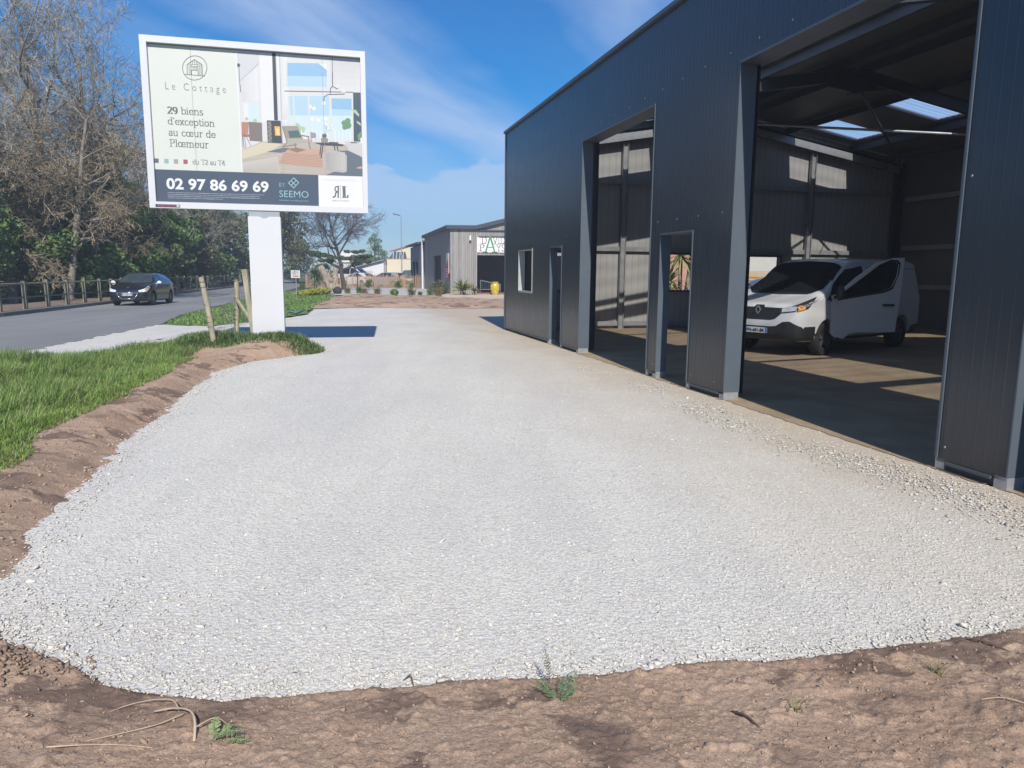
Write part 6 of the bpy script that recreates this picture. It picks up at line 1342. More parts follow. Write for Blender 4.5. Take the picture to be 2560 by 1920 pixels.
('wood',[(467,3928),(647,3961),(826,3926),(644,3867)]),
('pipe',[(115,4439),(369,4444),(381,4026),(115,4030)]),
('log',[(129,4422),(195,4422),(197,4037),(131,4038)]),
('line',[(170,4394),(165,4381),(152,4375),(140,4380),(135,4392),(140,4404),(153,4410),(165,4406)]),
('line',[(195,4356),(190,4343),(177,4337),(165,4341),(160,4354),(166,4366),(178,4372),(191,4368)]),
('line',[(167,4314),(162,4302),(149,4296),(137,4300),(132,4312),(138,4325),(150,4331),(163,4327)]),
('line',[(192,4276),(187,4263),(174,4257),(162,4262),(157,4274),(163,4287),(175,4293),(188,4288)]),
('line',[(164,4235),(159,4222),(146,4216),(134,4220),(129,4233),(135,4245),(147,4251),(160,4247)]),
('line',[(189,4197),(184,4184),(171,4178),(159,4182),(154,4194),(160,4207),(172,4213),(185,4209)]),
('line',[(161,4155),(156,4142),(143,4136),(131,4141),(126,4153),(132,4166),(144,4172),(157,4167)]),
('line',[(187,4117),(181,4104),(168,4098),(156,4102),(151,4115),(157,4127),(169,4133),(182,4129)]),
('line',[(158,4075),(153,4062),(140,4056),(128,4061),(123,4073),(129,4086),(141,4092),(154,4087)]),
('fire',[(248,4337),(352,4339),(355,4167),(257,4165)]),
('fire2',[(284,4295),(328,4294),(333,4183),(284,4185)]),
('chair',[(392,4351),(678,4364),(769,4125),(475,4040)]),
('chair2',[(451,4124),(945,4124),(937,4072),(470,4018)]),
('cush',[(496,4260),(684,4287),(748,4157),(523,4132)]),
('wood',[(391,4327),(463,4042),(482,4049),(410,4334)]),
('wood',[(468,4062),(367,3947),(381,3935),(482,4050)]),
('wood',[(374,3952),(656,4008),(654,4028),(372,3972)]),
('wood',[(605,4041),(620,3941),(640,3945),(625,4046)]),
('wood',[(865,4078),(890,3940),(911,3945),(885,4084)]),
('wood',[(691,4190),(883,4166),(887,4186),(696,4210)]),
('wood',[(869,4182),(862,4107),(882,4107),(890,4182)]),
('line',[(911,4268),(1016,4247),(1019,4174),(914,4138)]),
('line',[(918,4139),(940,4075),(949,4079),(926,4143)]),
('line',[(1000,4174),(1018,4109),(1027,4112),(1009,4177)]),
('table',[(977,4066),(1308,4090),(1542,4058),(1518,4025),(1124,4025)]),
('table',[(1097,4035),(1067,3845),(1088,3844),(1117,4033)]),
('table',[(1133,4033),(1088,3783),(1109,3781),(1154,4031)]),
('table',[(1346,4028),(1360,3931),(1380,3935),(1367,4033)]),
('table',[(1399,4031),(1415,3938),(1436,3943),(1419,4036)]),
('vase',[(1105,4163),(1242,4164),(1235,4076),(1112,4078)]),
('dark',[(1220,4208),(1208,4179),(1181,4162),(1150,4165),(1131,4187),(1132,4218),(1152,4243),(1183,4250),(1210,4236)]),
('dark',[(1263,4098),(1442,4097),(1423,4069),(1274,4069)]),
('line',[(1200,4216),(1229,4423),(1222,4424),(1194,4216)]),
('line',[(1223,4350),(1319,4403),(1316,4409),(1220,4356)]),
('line',[(1221,4283),(1340,4337),(1338,4343),(1219,4289)]),
('line',[(1216,4331),(1160,4443),(1154,4440),(1209,4328)]),
('white',[(1246,4427),(1240,4413),(1225,4406),(1211,4411),(1205,4425),(1211,4439),(1226,4446),(1240,4441)]),
('white',[(1337,4406),(1330,4392),(1315,4385),(1301,4390),(1295,4404),(1302,4418),(1316,4425),(1331,4420)]),
('white',[(1358,4340),(1351,4326),(1337,4319),(1322,4324),(1317,4338),(1323,4352),(1338,4359),(1352,4354)]),
('white',[(1183,4441),(1176,4427),(1162,4420),(1147,4425),(1142,4439),(1148,4453),(1163,4460),(1177,4455)]),
('white',[(1279,4369),(1272,4354),(1258,4347),(1243,4352),(1238,4366),(1244,4381),(1259,4388),(1273,4383)]),
('shad',[(1305,3931),(1674,3952),(1890,3827),(1887,3666),(1784,3638),(1735,3493),(1584,3536),(1580,3878)]),
('pouf',[(1124,3864),(1213,3921),(1374,3939),(1534,3910),(1593,3845),(1584,3547),(1526,3523),(1318,3540),(1132,3608)]),
('pf0',[(1189,3879),(1281,3903),(1295,3548),(1192,3573)]),
('pf1',[(1258,3883),(1350,3906),(1360,3552),(1261,3576)]),
('pf2',[(1326,3887),(1419,3910),(1425,3555),(1331,3580)]),
('pf3',[(1395,3891),(1488,3914),(1490,3558),(1400,3583)]),
('pf4',[(1465,3895),(1557,3918),(1554,3562),(1469,3587)]),
('sofa',[(1562,4123),(1891,4112),(1888,3838),(1632,3945)]),
('white',[(1859,4190),(1892,4215),(1893,4101),(1862,4099)]),
('dark',[(1666,4115),(1805,4114),(1800,4096),(1677,4093)]),
('dark',[(1358,5666),(1356,5403),(1365,5404),(1367,5667)]),
('dark',[(1353,5410),(1348,5132),(1364,5133),(1368,5411)]),
('dark',[(1349,5133),(1446,5085),(1453,5097),(1356,5145)]),
('dark',[(1354,5145),(1307,5096),(1316,5087),(1364,5136)]),
('dark',[(1308,5098),(1301,4995),(1314,4995),(1322,5099)]),
('dark',[(1185,4837),(1200,4935),(1187,4935),(1172,4838)]),
('dark',[(1193,4923),(1269,4977),(1262,4988),(1186,4934)]),
('dark',[(1258,4973),(1573,5000),(1573,5014),(1258,4986)]),
('dark',[(1576,5003),(1577,5051),(1563,5050),(1562,5002)]),
('lamp',[(1502,5148),(1499,5133),(1491,5120),(1479,5110),(1465,5104),(1450,5103),(1436,5107),(1425,5115),(1418,5127),(1415,5142),(1418,5156),(1426,5169),(1438,5180),(1452,5186),(1467,5187),(1481,5183),(1492,5174),(1499,5162)]),
('lamp',[(1612,5081),(1609,5064),(1599,5048),(1586,5037),(1569,5030),(1552,5028),(1536,5033),(1522,5043),(1514,5057),(1511,5073),(1515,5090),(1524,5106),(1537,5117),(1554,5124),(1571,5126),(1588,5121),(1601,5111),(1609,5097)]),
('lamp',[(1226,4816),(1223,4801),(1215,4788),(1204,4778),(1189,4772),(1174,4771),(1161,4775),(1149,4784),(1142,4796),(1140,4810),(1143,4825),(1151,4838),(1162,4848),(1177,4854),(1192,4855),(1205,4851),(1217,4842),(1224,4830)]),
('line',[(-1191,5671),(-1195,4695),(-1189,4696),(-1184,5672)]),
('line',[(-1195,4699),(-1184,3459),(-1178,3460),(-1189,4700)]),
('line',[(385,5655),(385,3450),(392,3451),(392,5656)]),
('line',[(1167,5643),(1167,3146),(1174,3146),(1174,5644)]),
('bar',[(-1927,3453),(1036,3458),(1031,2842),(-1925,2842)]),
('white',[(1036,3458),(1886,3463),(1884,2835),(1031,2842)]),
('white',[(-398,5669),(-377,5669),(-363,3457),(-385,3458)]),
('ink',[(-915,5324),(-924,5269),(-913,5269),(-904,5323)]),
('ink',[(-922,5276),(-942,5224),(-932,5221),(-912,5274)]),
('ink',[(-938,5231),(-969,5182),(-961,5177),(-930,5226)]),
('ink',[(-965,5189),(-1005,5147),(-998,5140),(-957,5182)]),
('ink',[(-999,5152),(-1046,5120),(-1041,5111),(-993,5144)]),
('ink',[(-1039,5123),(-1091,5102),(-1088,5092),(-1036,5114)]),
('ink',[(-1084,5104),(-1137,5094),(-1137,5083),(-1083,5093)]),
('ink',[(-1130,5094),(-1183,5096),(-1185,5085),(-1132,5083)]),
('ink',[(-1176,5095),(-1226,5109),(-1230,5099),(-1180,5085)]),
('ink',[(-1219,5106),(-1263,5132),(-1269,5122),(-1225,5097)]),
('ink',[(-1258,5128),(-1294,5163),(-1301,5155),(-1266,5120)]),
('ink',[(-1289,5158),(-1315,5201),(-1325,5195),(-1299,5151)]),
('ink',[(-1313,5195),(-1328,5245),(-1338,5240),(-1323,5191)]),
('ink',[(-1326,5237),(-1329,5291),(-1340,5289),(-1337,5235)]),
('ink',[(-1330,5283),(-1321,5338),(-1331,5338),(-1340,5284)]),
('ink',[(-1323,5330),(-1303,5383),(-1312,5385),(-1333,5333)]),
('ink',[(-1306,5376),(-1275,5424),(-1284,5428),(-1315,5380)]),
('ink',[(-1280,5417),(-1240,5459),(-1247,5465),(-1287,5424)]),
('ink',[(-1246,5453),(-1200,5486),(-1205,5494),(-1251,5462)]),
('ink',[(-1206,5482),(-1155,5504),(-1158,5514),(-1209,5492)]),
('ink',[(-1162,5502),(-1109,5512),(-1109,5523),(-1163,5512)]),
('ink',[(-1116,5512),(-1063,5510),(-1061,5521),(-1114,5522)]),
('ink',[(-1070,5511),(-1020,5497),(-1016,5508),(-1066,5521)]),
('ink',[(-1027,5500),(-983,5475),(-976,5484),(-1021,5509)]),
('ink',[(-988,5479),(-952,5444),(-944,5452),(-980,5487)]),
('ink',[(-956,5449),(-930,5406),(-921,5412),(-947,5456)]),
('ink',[(-933,5412),(-917,5362),(-907,5367),(-923,5417)]),
('ink',[(-919,5370),(-915,5316),(-905,5318),(-908,5372)]),
('ink',[(-1295,5174),(-951,5168),(-950,5177),(-1294,5183)]),
('ink',[(-1256,5182),(-1246,5358),(-1257,5357),(-1266,5181)]),
('ink',[(-1252,5348),(-1116,5449),(-1122,5457),(-1257,5356)]),
('ink',[(-1127,5448),(-995,5364),(-988,5374),(-1121,5457)]),
('ink',[(-999,5373),(-1000,5176),(-990,5178),(-989,5374)]),
('ink',[(-1223,5380),(-1230,5181),(-1221,5181),(-1215,5381)]),
('ink',[(-1193,5403),(-1200,5181),(-1192,5181),(-1185,5404)]),
('ink',[(-1163,5427),(-1162,5354),(-1154,5356),(-1154,5428)]),
('ink',[(-1126,5447),(-1126,5357),(-1118,5358),(-1118,5448)]),
('ink',[(-1096,5432),(-1095,5356),(-1087,5357),(-1087,5433)]),
('ink',[(-1067,5418),(-1075,5184),(-1066,5185),(-1059,5419)]),
('ink',[(-1038,5401),(-1045,5182),(-1037,5183),(-1030,5402)]),
('ink',[(-1014,5386),(-1020,5180),(-1012,5181),(-1006,5387)]),
('cream',[(-1183,5356),(-1068,5361),(-1069,5327),(-1185,5322)]),
('ink',[(-1186,5351),(-1066,5356),(-1065,5365),(-1185,5360)]),
('ink',[(-1072,5363),(-1074,5324),(-1065,5324),(-1063,5363)]),
('ink',[(-1067,5331),(-1187,5326),(-1188,5317),(-1067,5322)]),
('ink',[(-1181,5319),(-1179,5358),(-1187,5358),(-1189,5319)]),
('ink',[(-1180,5180),(-1175,5264),(-1184,5263),(-1188,5180)]),
('ink',[(-1182,5257),(-1064,5261),(-1063,5270),(-1182,5265)]),
('ink',[(-1070,5268),(-1070,5180),(-1062,5181),(-1062,5269)]),
('ink',[(-1154,5318),(-1156,5267),(-1148,5267),(-1145,5319)]),
('ink',[(-1122,5321),(-1125,5267),(-1116,5268),(-1114,5321)]),
('ink',[(-1093,5323),(-1096,5267),(-1087,5268),(-1084,5324)]),
('sq1',[(-1914,3647),(-1841,3649),(-1843,3573),(-1916,3571)]),
('sq2',[(-1744,3648),(-1671,3650),(-1673,3573),(-1747,3571)]),
('sq3',[(-1579,3648),(-1505,3650),(-1507,3574),(-1581,3572)]),
('sq4',[(-1412,3649),(-1337,3651),(-1339,3574),(-1414,3572)]),
('fine',[(-1723,3035),(-1590,3035),(-1589,3043),(-1722,3043)]),
('fine',[(-1582,3035),(-1441,3036),(-1440,3044),(-1581,3043)]),
('fine',[(-1432,3036),(-1316,3036),(-1315,3044),(-1432,3044)]),
('fine',[(-1307,3036),(-1188,3037),(-1187,3045),(-1307,3044)]),
('fine',[(-1181,3035),(-986,3036),(-985,3047),(-1180,3046)]),
('fine',[(-978,3038),(-808,3038),(-807,3046),(-977,3045)]),
('fine',[(-799,3038),(-660,3039),(-659,3047),(-798,3046)]),
('fine',[(-652,3037),(-581,3038),(-580,3049),(-651,3048)]),
('fine',[(-573,3039),(-511,3039),(-510,3047),(-573,3047)]),
('fine',[(-502,3040),(-332,3040),(-331,3048),(-502,3047)]),
('fine',[(-323,3040),(-122,3041),(-122,3049),(-322,3048)]),
('fine',[(-114,3041),(13,3042),(14,3049),(-113,3049)]),
('fine',[(-1725,3002),(-1610,3002),(-1609,3010),(-1724,3009)]),
('fine',[(-1603,3000),(-1543,3001),(-1542,3012),(-1602,3011)]),
('fine',[(-1537,3001),(-1457,3001),(-1456,3012),(-1536,3012)]),
('fine',[(-1451,3001),(-1365,3001),(-1364,3012),(-1450,3012)]),
('fine',[(-1357,3003),(-1244,3003),(-1243,3011),(-1357,3011)]),
('fine',[(-1236,3003),(-1119,3004),(-1118,3011),(-1235,3011)]),
('fine',[(-1111,3004),(-1023,3004),(-1023,3012),(-1110,3012)]),
('fine',[(-1015,3004),(-953,3004),(-952,3012),(-1014,3012)]),
('fine',[(-944,3004),(-826,3005),(-826,3013),(-943,3012)]),
('fine',[(-819,3003),(-738,3003),(-737,3014),(-818,3014)]),
('fine',[(-731,3005),(-558,3006),(-557,3013),(-730,3013)]),
('fine',[(-549,3006),(-445,3006),(-444,3014),(-548,3013)]),
('fine',[(-436,3006),(-251,3007),(-250,3015),(-436,3014)]),
('fine',[(-243,3005),(-169,3005),(-168,3016),(-243,3016)]),
('fine',[(-161,3007),(-77,3007),(-76,3015),(-161,3015)]),
('fine',[(-1721,2967),(-1602,2967),(-1601,2978),(-1720,2978)]),
('fine',[(-1594,2969),(-1461,2969),(-1460,2977),(-1594,2977)]),
('fine',[(-1454,2968),(-1335,2968),(-1334,2979),(-1453,2979)]),
('fine',[(-1328,2970),(-1241,2970),(-1241,2978),(-1327,2977)]),
('fine',[(-1234,2968),(-1132,2968),(-1131,2980),(-1233,2979)]),
('fine',[(-1124,2970),(-979,2971),(-978,2978),(-1124,2978)]),
('fine',[(-970,2971),(-893,2971),(-892,2979),(-970,2978)]),
('fine',[(-884,2971),(-799,2971),(-798,2979),(-883,2979)]),
('fine',[(-791,2971),(-610,2972),(-610,2980),(-790,2979)]),
('fine',[(-603,2970),(-421,2970),(-420,2982),(-602,2981)]),
('fine',[(-414,2970),(-280,2971),(-279,2982),(-413,2982)]),
('fine',[(-273,2971),(-150,2971),(-149,2983),(-272,2982)]),
('fine',[(-142,2973),(-67,2973),(-66,2981),(-141,2981)]),
('fine',[(-1722,2935),(-1589,2936),(-1588,2943),(-1721,2943)]),
('fine',[(-1580,2936),(-1483,2936),(-1482,2944),(-1580,2943)]),
('fine',[(-1474,2936),(-1292,2936),(-1291,2944),(-1473,2944)]),
('fine',[(-1285,2935),(-1207,2935),(-1206,2946),(-1284,2946)]),
('fine',[(-1200,2936),(-1134,2937),(-1134,2944),(-1199,2944)]),
('fine',[(-1126,2937),(-1063,2937),(-1062,2945),(-1125,2944)]),
('fine',[(-1056,2935),(-904,2935),(-903,2947),(-1055,2946)]),
('fine',[(-896,2937),(-742,2938),(-741,2945),(-896,2945)]),
('teal',[(571,3397),(460,3288),(469,3279),(580,3387)]),
('teal',[(565,3387),(658,3295),(668,3305),(575,3397)]),
('teal',[(659,3310),(557,3199),(566,3190),(668,3301)]),
('teal',[(572,3200),(475,3295),(465,3284),(562,3190)]),
('teal',[(511,3332),(604,3238),(614,3248),(521,3342)]),
('teal',[(569,3284),(622,3342),(612,3351),(560,3292)]),
('teal',[(517,3236),(575,3289),(566,3299),(509,3245)]),
('ink',[(1447,3283),(1446,3008),(1453,3008),(1454,3283)]),
('ink',[(1400,3269),(1427,3268),(1426,3194),(1417,3032),(1390,3033)]),
('ink',[(1404,3268),(1353,3253),(1358,3231),(1409,3246)]),
('ink',[(1353,3254),(1334,3199),(1356,3192),(1375,3248)]),
('ink',[(1334,3204),(1352,3155),(1373,3164),(1356,3213)]),
('ink',[(1350,3157),(1404,3141),(1412,3163),(1358,3179)]),
('ink',[(1397,3170),(1345,3136),(1359,3113),(1411,3147)]),
('ink',[(1347,3138),(1333,3057),(1361,3054),(1374,3136)]),
('ink',[(1351,3080),(1293,3052),(1304,3027),(1362,3055)]),
('ink',[(1492,3264),(1550,3265),(1553,3050),(1495,3049)]),
('ink',[(1478,3264),(1567,3263),(1567,3256),(1478,3254)]),
('ink',[(1478,3053),(1604,3052),(1604,3042),(1478,3039)]),
('ink',[(1587,3097),(1606,3110),(1604,3047),(1557,3045)]),
('navy',[(-1921,2809),(-1448,2809),(-1448,2767),(-1919,2765)])]
ART_TXT=[('L e   C o t t a g e', 'thin', 'ink', -1647, -599, 4894, 137), ('29', 'serifb', 'ink', -1644, -1460, 4465, 124), ('biens', 'serif', 'ink', -1414, -1020, 4467, 128), ("d'exception", 'serif', 'ink', -1642, -823, 4274, 125), ('au cœur de', 'serif', 'ink', -1639, -817, 4072, 125), ('Plœmeur', 'serif', 'ink', -1640, -951, 3877, 130), ('du T2 au T4', 'serif', 'ink', -1250, -674, 3573, 88), ('02 97 86 69 69', 'bold', 'white', -1733, 99, 3108, 198), ('BY', 'thin', 'teal', 295, 405, 3209, 86), ('SEEMO', 'thin2', 'teal', 292, 839, 3019, 132), ('Immobilier nouvelle génération', 'thin2', 'teal', 290, 837, 2945, 29), ('COMMERCIALISATION EN COURS', 'thin', 'faint', 1111, 1797, 3354, 45), ('BUSETT & LATRUITE', 'thin2', 'ink', 1293, 1607, 2966, 30), ('AIRE DE PU', 'bold', 'red', -1904, -1565, 2770, 33), ('B', 'bold', 'white', -1559, -1510, 2771, 36)]

am = {}; AM = []
for k, c in ART_COL.items(): am[k] = len(AM); AM.append(mat('print_' + k, tuple(.74 * (q * .82 + .18 * (c[0] + c[1] + c[2]) / 3) for q in c), .45, var=.015, scale=2))
t = MB(); y = -.048; zi = 0
for c, p in ART:
    yy = y - .000015 * zi; zi += 1
    t.poly([(a / 1000, yy, b / 1000) for a, b in p], am[c])
for s, kind, c, x0, x1, zb, cap in ART_TXT:
    base = (-.048 - .0046) if zb > 2850 else -.1315
    text_into(t, s, kind, x0 / 1000, x1 / 1000, zb / 1000, cap / 1000, (lambda X, Z, i, base=base: (X, base - .00003 * i, Z)), am[c])
t.poly([(-1.93, -.1306, 2.757), (-1.50, -.1306, 2.757), (-1.50, -.1306, 2.812), (-1.93, -.1306, 2.812)], am['navy'])
t.build('poster', AM, bill, fix=False)

# ================================================================ FENCES AND SMALL THINGS
OLDW = mat('weathered_post', (.27, .25, .17), .9, var=.25, scale=3, bump=.5, bscale=25, stretch=(4, 4, .7), hue=(.36, .33, .24)); WIRE = mat('old_wire', (.16, .15, .14), .6, metal=.4)
wf = tag(empty('wire_fence', (-5.78, 14.05, .2)), 'three leaning weathered posts with sagging wire netting left of the billboard post', 'fence')
def P_(x, y, z): return (x + 5.78, y - 14.05, z - .2)
PS = [((-5.78, 14.05, .10), (-5.99, 14.10, 1.46), .053), ((-5.98, 15.7, .10), (-5.93, 15.75, 1.58), .052)]
for a, b, r in PS:
    p = MB(); m_ = tuple((a[i] + b[i]) / 2 + (.015, 0, 0)[i] for i in range(3)); p.tube([P_(*a), P_(*m_), P_(*b)], [r * 1.08, r, r * .96], 12); p.build('post', OLDW, wf, smooth=40.0)
p = MB(); p.bar(P_(-5.30, 14.95, .05), P_(-5.47, 14.98, 1.62), .10, .09, 0, (0, 1, 0)); p.build('post', OLDW, wf)
p = MB(); p.bar(P_(-5.90, 15.62, .98), P_(-5.36, 14.95, .55), .055, .05); p.build('brace', OLDW, wf)
p = MB(); rs_ = random.Random(2)
tops = [PS[0], PS[1], ((-8.6, 24.5, .0), (-8.6, 24.5, 1.2), 0)]
for (a0, a1, _), (b0, b1, _2) in zip(tops[:-1], tops[1:]):
    A0, A1, B0, B1 = map(Vector, (a0, a1, b0, b1)); nv = 16
    pt = lambda u, v: (A0.lerp(A1, v)).lerp(B0.lerp(B1, v), u) - Vector((0, 0, .10 * math.sin(math.pi * u) * v))
    for v in (.18, .32, .46, .60, .74, .96): p.tube([P_(*(pt(i / 8, v) + Vector((0, 0, rs_.uniform(-.012, .012))))) for i in range(9)], .0035, 4)
    for i in range(1, nv): p.tube([P_(*pt(i / nv, .1)), P_(*pt(i / nv + rs_.uniform(-.01, .01), .74))], .0025, 3)
for a, b, r in PS:
    for v in (.30, .36, .44, .62, .86, .93):
        c = Vector(a).lerp(Vector(b), v); p.tube([P_(c.x + r * 1.12 * math.cos(k * .785), c.y + r * 1.12 * math.sin(k * .785), c.z + .012 * math.sin(k * .785 + v * 9)) for k in range(9)], .006, 4)
p.tube([P_(-5.62, 14.3, .75), P_(-5.50, 14.25, .5), P_(-5.35, 14.1, .25)], .006, 4)
p.build('netting', WIRE, wf, fix=False)

rf = tag(empty('rail_fence', (-19, 33, .1)), 'long wooden post and rail fence along the far kerb of the road', 'fence')
FW = mat('fence_timber', (.15, .145, .10), .9, var=.25, scale=3, stretch=(4, 4, .8), hue=(.21, .20, .15)); line = offset(ROAD_FAR, .42); pts = []; acc = 0.0; step = 1.88
for (x0, y0), (x1, y1) in zip(line[:-1], line[1:]):
    L = math.dist((x0, y0), (x1, y1)); d = acc
    while d < L: pts.append((x0 + (x1 - x0) * d / L, y0 + (y1 - y0) * d / L)); d += step
    acc = d - L
pts = [q for q in pts if 17 < q[1] < 72]
for i, (x, y) in enumerate(pts):
    j = min(i + 1, len(pts) - 1); a = math.atan2(pts[j][1] - pts[j - 1][1], pts[j][0] - pts[j - 1][0]); p = MB(); p.box(-.065, .065, -.065, .065, -.1, 1.04); p.box(-.06, .06, -.06, .06, 1.041, 1.06)
    p.build('post', FW, rf, loc=(x + 19, y - 33, rs_.uniform(-.02, .02)), rotz=a)
for (x0, y0), (x1, y1) in zip(pts[:-1], pts[1:]):
    for zz, r in ((.95, .036), (.45, .03)): p = MB(); p.tube([(x0 + 19, y0 - 33, zz), (x1 + 19, y1 - 33, zz)], r, 7); p.build('rail', FW, rf, smooth=40.0)

ss = tag(empty('garden_sign', (-12.45, 42.1, 0)), 'small white and red shop sign on a thin pole in the lawn', 'sign')
p = MB(); p.tube([(0, .02, -.1), (0, .02, 1.6)], .022, 8); p.build('pole', GALV, ss)
p = MB(); p.box(-.27, .25, -.02, .0, 1.19, 1.63); sb = p.build('panel', BW, ss); l = MB()
LL = lambda X, Z, i: (X, -.0225 - .0002 * i, Z)
text_into(l, 'D VID', 'serif', -.22, .16, 1.50, .09, LL, 0); text_into(l, 'P YS', 'serif', -.22, .16, 1.39, .09, LL, 2); text_into(l, 'A', 'serifb', -.15, .03, 1.38, .22, LL, 1); l.poly([(-.15, -.022, 1.26), (.17, -.022, 1.26), (.17, -.022, 1.33), (-.15, -.022, 1.33)], 2); l.build('lettering', [INK, GRN, REDS], sb, fix=False)
p = MB(); p.tube([(0, 0, -.05), (.12, .0, .12), (.32, .05, .06), (.55, .05, .14), (.62, .05, .17)], [.07, .06, .05, .05, .05], 8); o = p.build('drain_pipe', mat('pipe_green', (.04, .09, .085), .5, var=.3), smooth=40.0, loc=(-8.25, 26.6, .02)); tag(o, 'short bent dark pipe lying at the edge of the gravel behind the billboard post', 'pipe')

# ---------------------------------------------------------------- at the photographer's feet
def zf(x, y): return float(np.maximum(fore_h(np.array([x]), np.array([y])), bank_h(np.array([x]), np.array([y])))[0])
WEED = leafmat('weed_leaf', (.12, .19, .10), (.19, .26, .14), .3, .2); DRY = mat('dry_root', (.42, .32, .23), .9, var=.25, scale=10, island=.2); DARKT = mat('dark_root', (.09, .065, .05), .9, var=.3, scale=12)
def frond(mb, a, d, L, w, lift, rs, n=13):
    """One feathery frond: a midrib with pairs of toothed leaflets."""
    a = Vector(a); d = Vector(d).normalized(); s = Vector((-d.y, d.x, 0)).normalized(); up = Vector((0, 0, 1)); pr = None
    for i in range(n + 1):
        f = i / n; p = a + d * L * f + up * (lift * math.sin(math.pi * f * .75)); q = a + d * L * min(1, f + 1 / n) + up * (lift * math.sin(math.pi * min(1, f + 1 / n) * .75))
        if i < n: mb.tube([p, q], .0012, 3)
        if i == 0: continue
        ww = w * (math.sin(math.pi * min(1, .15 + f * .82)) ** .8)
        for sg in (-1, 1):
            o = (d * .55 + s * sg + up * rs.uniform(-.25, .25)).normalized() * ww * rs.uniform(.8, 1.15); c = d * ww * .26
            for k in range(3): b0 = p + o * (k / 3.2); mb.add([b0, b0 + o * .25 + c * .9 + up * rs.uniform(-.002, .004), b0 + o * .48, b0 + o * .22 - c * .55], [(0, 1, 2, 3)])
def weed(name, x, y, fr, label, seed, m=None):
    rs = random.Random(seed); mb = MB(); z = zf(x, y)
    for (ox, oy, dx, dy, dz, L, w, lift) in fr: frond(mb, (ox, oy, .006), (dx, dy, dz), L, w, lift, rs)
    o = mb.build(name, m or WEED, fix=False, loc=(x, y, z)); return tag(o, label, 'plant')
weed('fern_weed', .19, 2.45, [(-.01, 0, -.55, 1, .15, .13, .018, .012), (.01, .0, .42, 1, .25, .15, .022, .016), (.0, .0, .15, 1, .2, .12, .02, .015), (-.01, .0, -.9, .75, .2, .12, .018, .01), (0, 0, .9, .8, .3, .09, .018, .012)], 'small feathery green weed at the edge of the gravel, bottom centre', 1)
weed('fern_frond', .16, 2.58, [(0, 0, -.20, .25, 1, .135, .016, .0)], 'single upright grey green frond above the feathery weed', 3, leafmat('grey_frond', (.13, .14, .10), (.17, .18, .13), .2, .1))
weed('leafy_weed', -.98, 2.20, [(0, 0, 1, -.1, .2, .11, .026, .02), (0, 0, -.2, .9, .4, .07, .02, .01), (.01, 0, .8, .6, .4, .06, .02, .01), (.05, -.01, .9, -.35, .2, .09, .022, .01)], 'flattened green leaf beside the pale dry root, bottom left', 5, leafmat('pale_weed', (.22, .30, .13), (.30, .37, .18), .25, .2))
weed('low_weed', -1.98, 3.02, [(0, 0, 1, .3, .3, .09, .02, .01), (.03, .02, .8, .7, .3, .08, .02, .01), (0, 0, -.6, .6, .4, .07, .02, .01)], 'tiny green weed among pale stones in the left corner of the gravel', 7)
weed('edge_weed', 1.82, 3.10, [(0, 0, -1, .1, .4, .10, .024, .02), (.0, 0, .9, .2, .4, .11, .024, .02), (0, 0, .1, 1, .6, .09, .02, .01), (.05, 0, .3, .8, .5, .09, .02, .01)], 'small green weed under the lip of earth at the right edge of the gravel', 9)
def tuft(x, y, n, L, label, seed):
    rs = np.random.default_rng(seed); o = blades('grass_tuft', np.column_stack([rs.normal(0, .012, n), rs.normal(0, .012, n), np.zeros(n)]), L, .004, leafmat('tuft_blade', (.16, .19, .06), (.25, .26, .10), .3, .3), seed, 1.1); o.location = (x, y, zf(x, y)); tag(o, label, 'plant')
tuft(1.68, 2.66, 16, .09, 'yellowish grass tuft on the bare earth at lower right', 1); tuft(1.02, 2.38, 9, .06, 'single small grass sprig on the earth near the bottom right', 2); tuft(2.06, 2.52, 12, .08, 'grass tuft at the right margin of the bare earth', 3)
def root(name, pts, r, m, label, cat='root'):
    z0 = [zf(p[0], p[1]) for p in pts]; P = [Vector((p[0], p[1], z + p[2])) for p, z in zip(pts, z0)]; Q = []
    for i in range(len(P) - 1):
        a = P[max(i - 1, 0)]; b = P[i]; c = P[i + 1]; d = P[min(i + 2, len(P) - 1)]
        for k in range(5): u = k / 5; Q.append(.5 * ((2 * b) + (c - a) * u + (2 * a - 5 * b + 4 * c - d) * u * u + (3 * b - a - 3 * c + d) * u ** 3))
    Q.append(P[-1]); n = len(Q); mb = MB(); mb.tube(Q, [r * (1 - .6 * i / n) * (.85 + .3 * ((i * 7) % 5) / 5) for i in range(n)], 7); o = mb.build(name, m, smooth=True); return tag(o, label, cat)
root('dry_root', [(-1.04, 2.19, -.01), (-1.06, 2.25, .03), (-1.10, 2.31, .04), (-1.17, 2.345, .03), (-1.25, 2.35, .01)], .0055, DRY, 'thick pale arching dry root on the earth at lower left')
root('dry_rootlet', [(-1.06, 2.24, .02), (-1.0, 2.27, .04), (-.95, 2.26, .015)], .0025, DRY, 'thin pale rootlet beside the thick arching root')
root('dry_rootlet', [(-1.16, 2.35, .02), (-1.22, 2.41, .03), (-1.33, 2.41, .02), (-1.42, 2.375, .0)], .0028, DRY, 'pale curved rootlet above the thick arching root')
root('dry_rootlet', [(-1.13, 2.33, .01), (-1.2, 2.27, .012), (-1.3, 2.23, .005), (-1.4, 2.19, 0)], .0028, DRY, 'straight thin rootlet left of the thick arching root')
root('dry_twig', [(-1.48, 2.12, .01), (-1.38, 2.15, .012), (-1.25, 2.15, .01), (-1.15, 2.155, .0)], .0028, DRY, 'pale twig lying along the bottom edge at left')
root('dry_rootlet', [(-.66, 2.34, .0), (-.64, 2.29, .015), (-.61, 2.25, .01), (-.56, 2.22, .0)], .0032, DRY, 'short pale root on the earth left of centre')
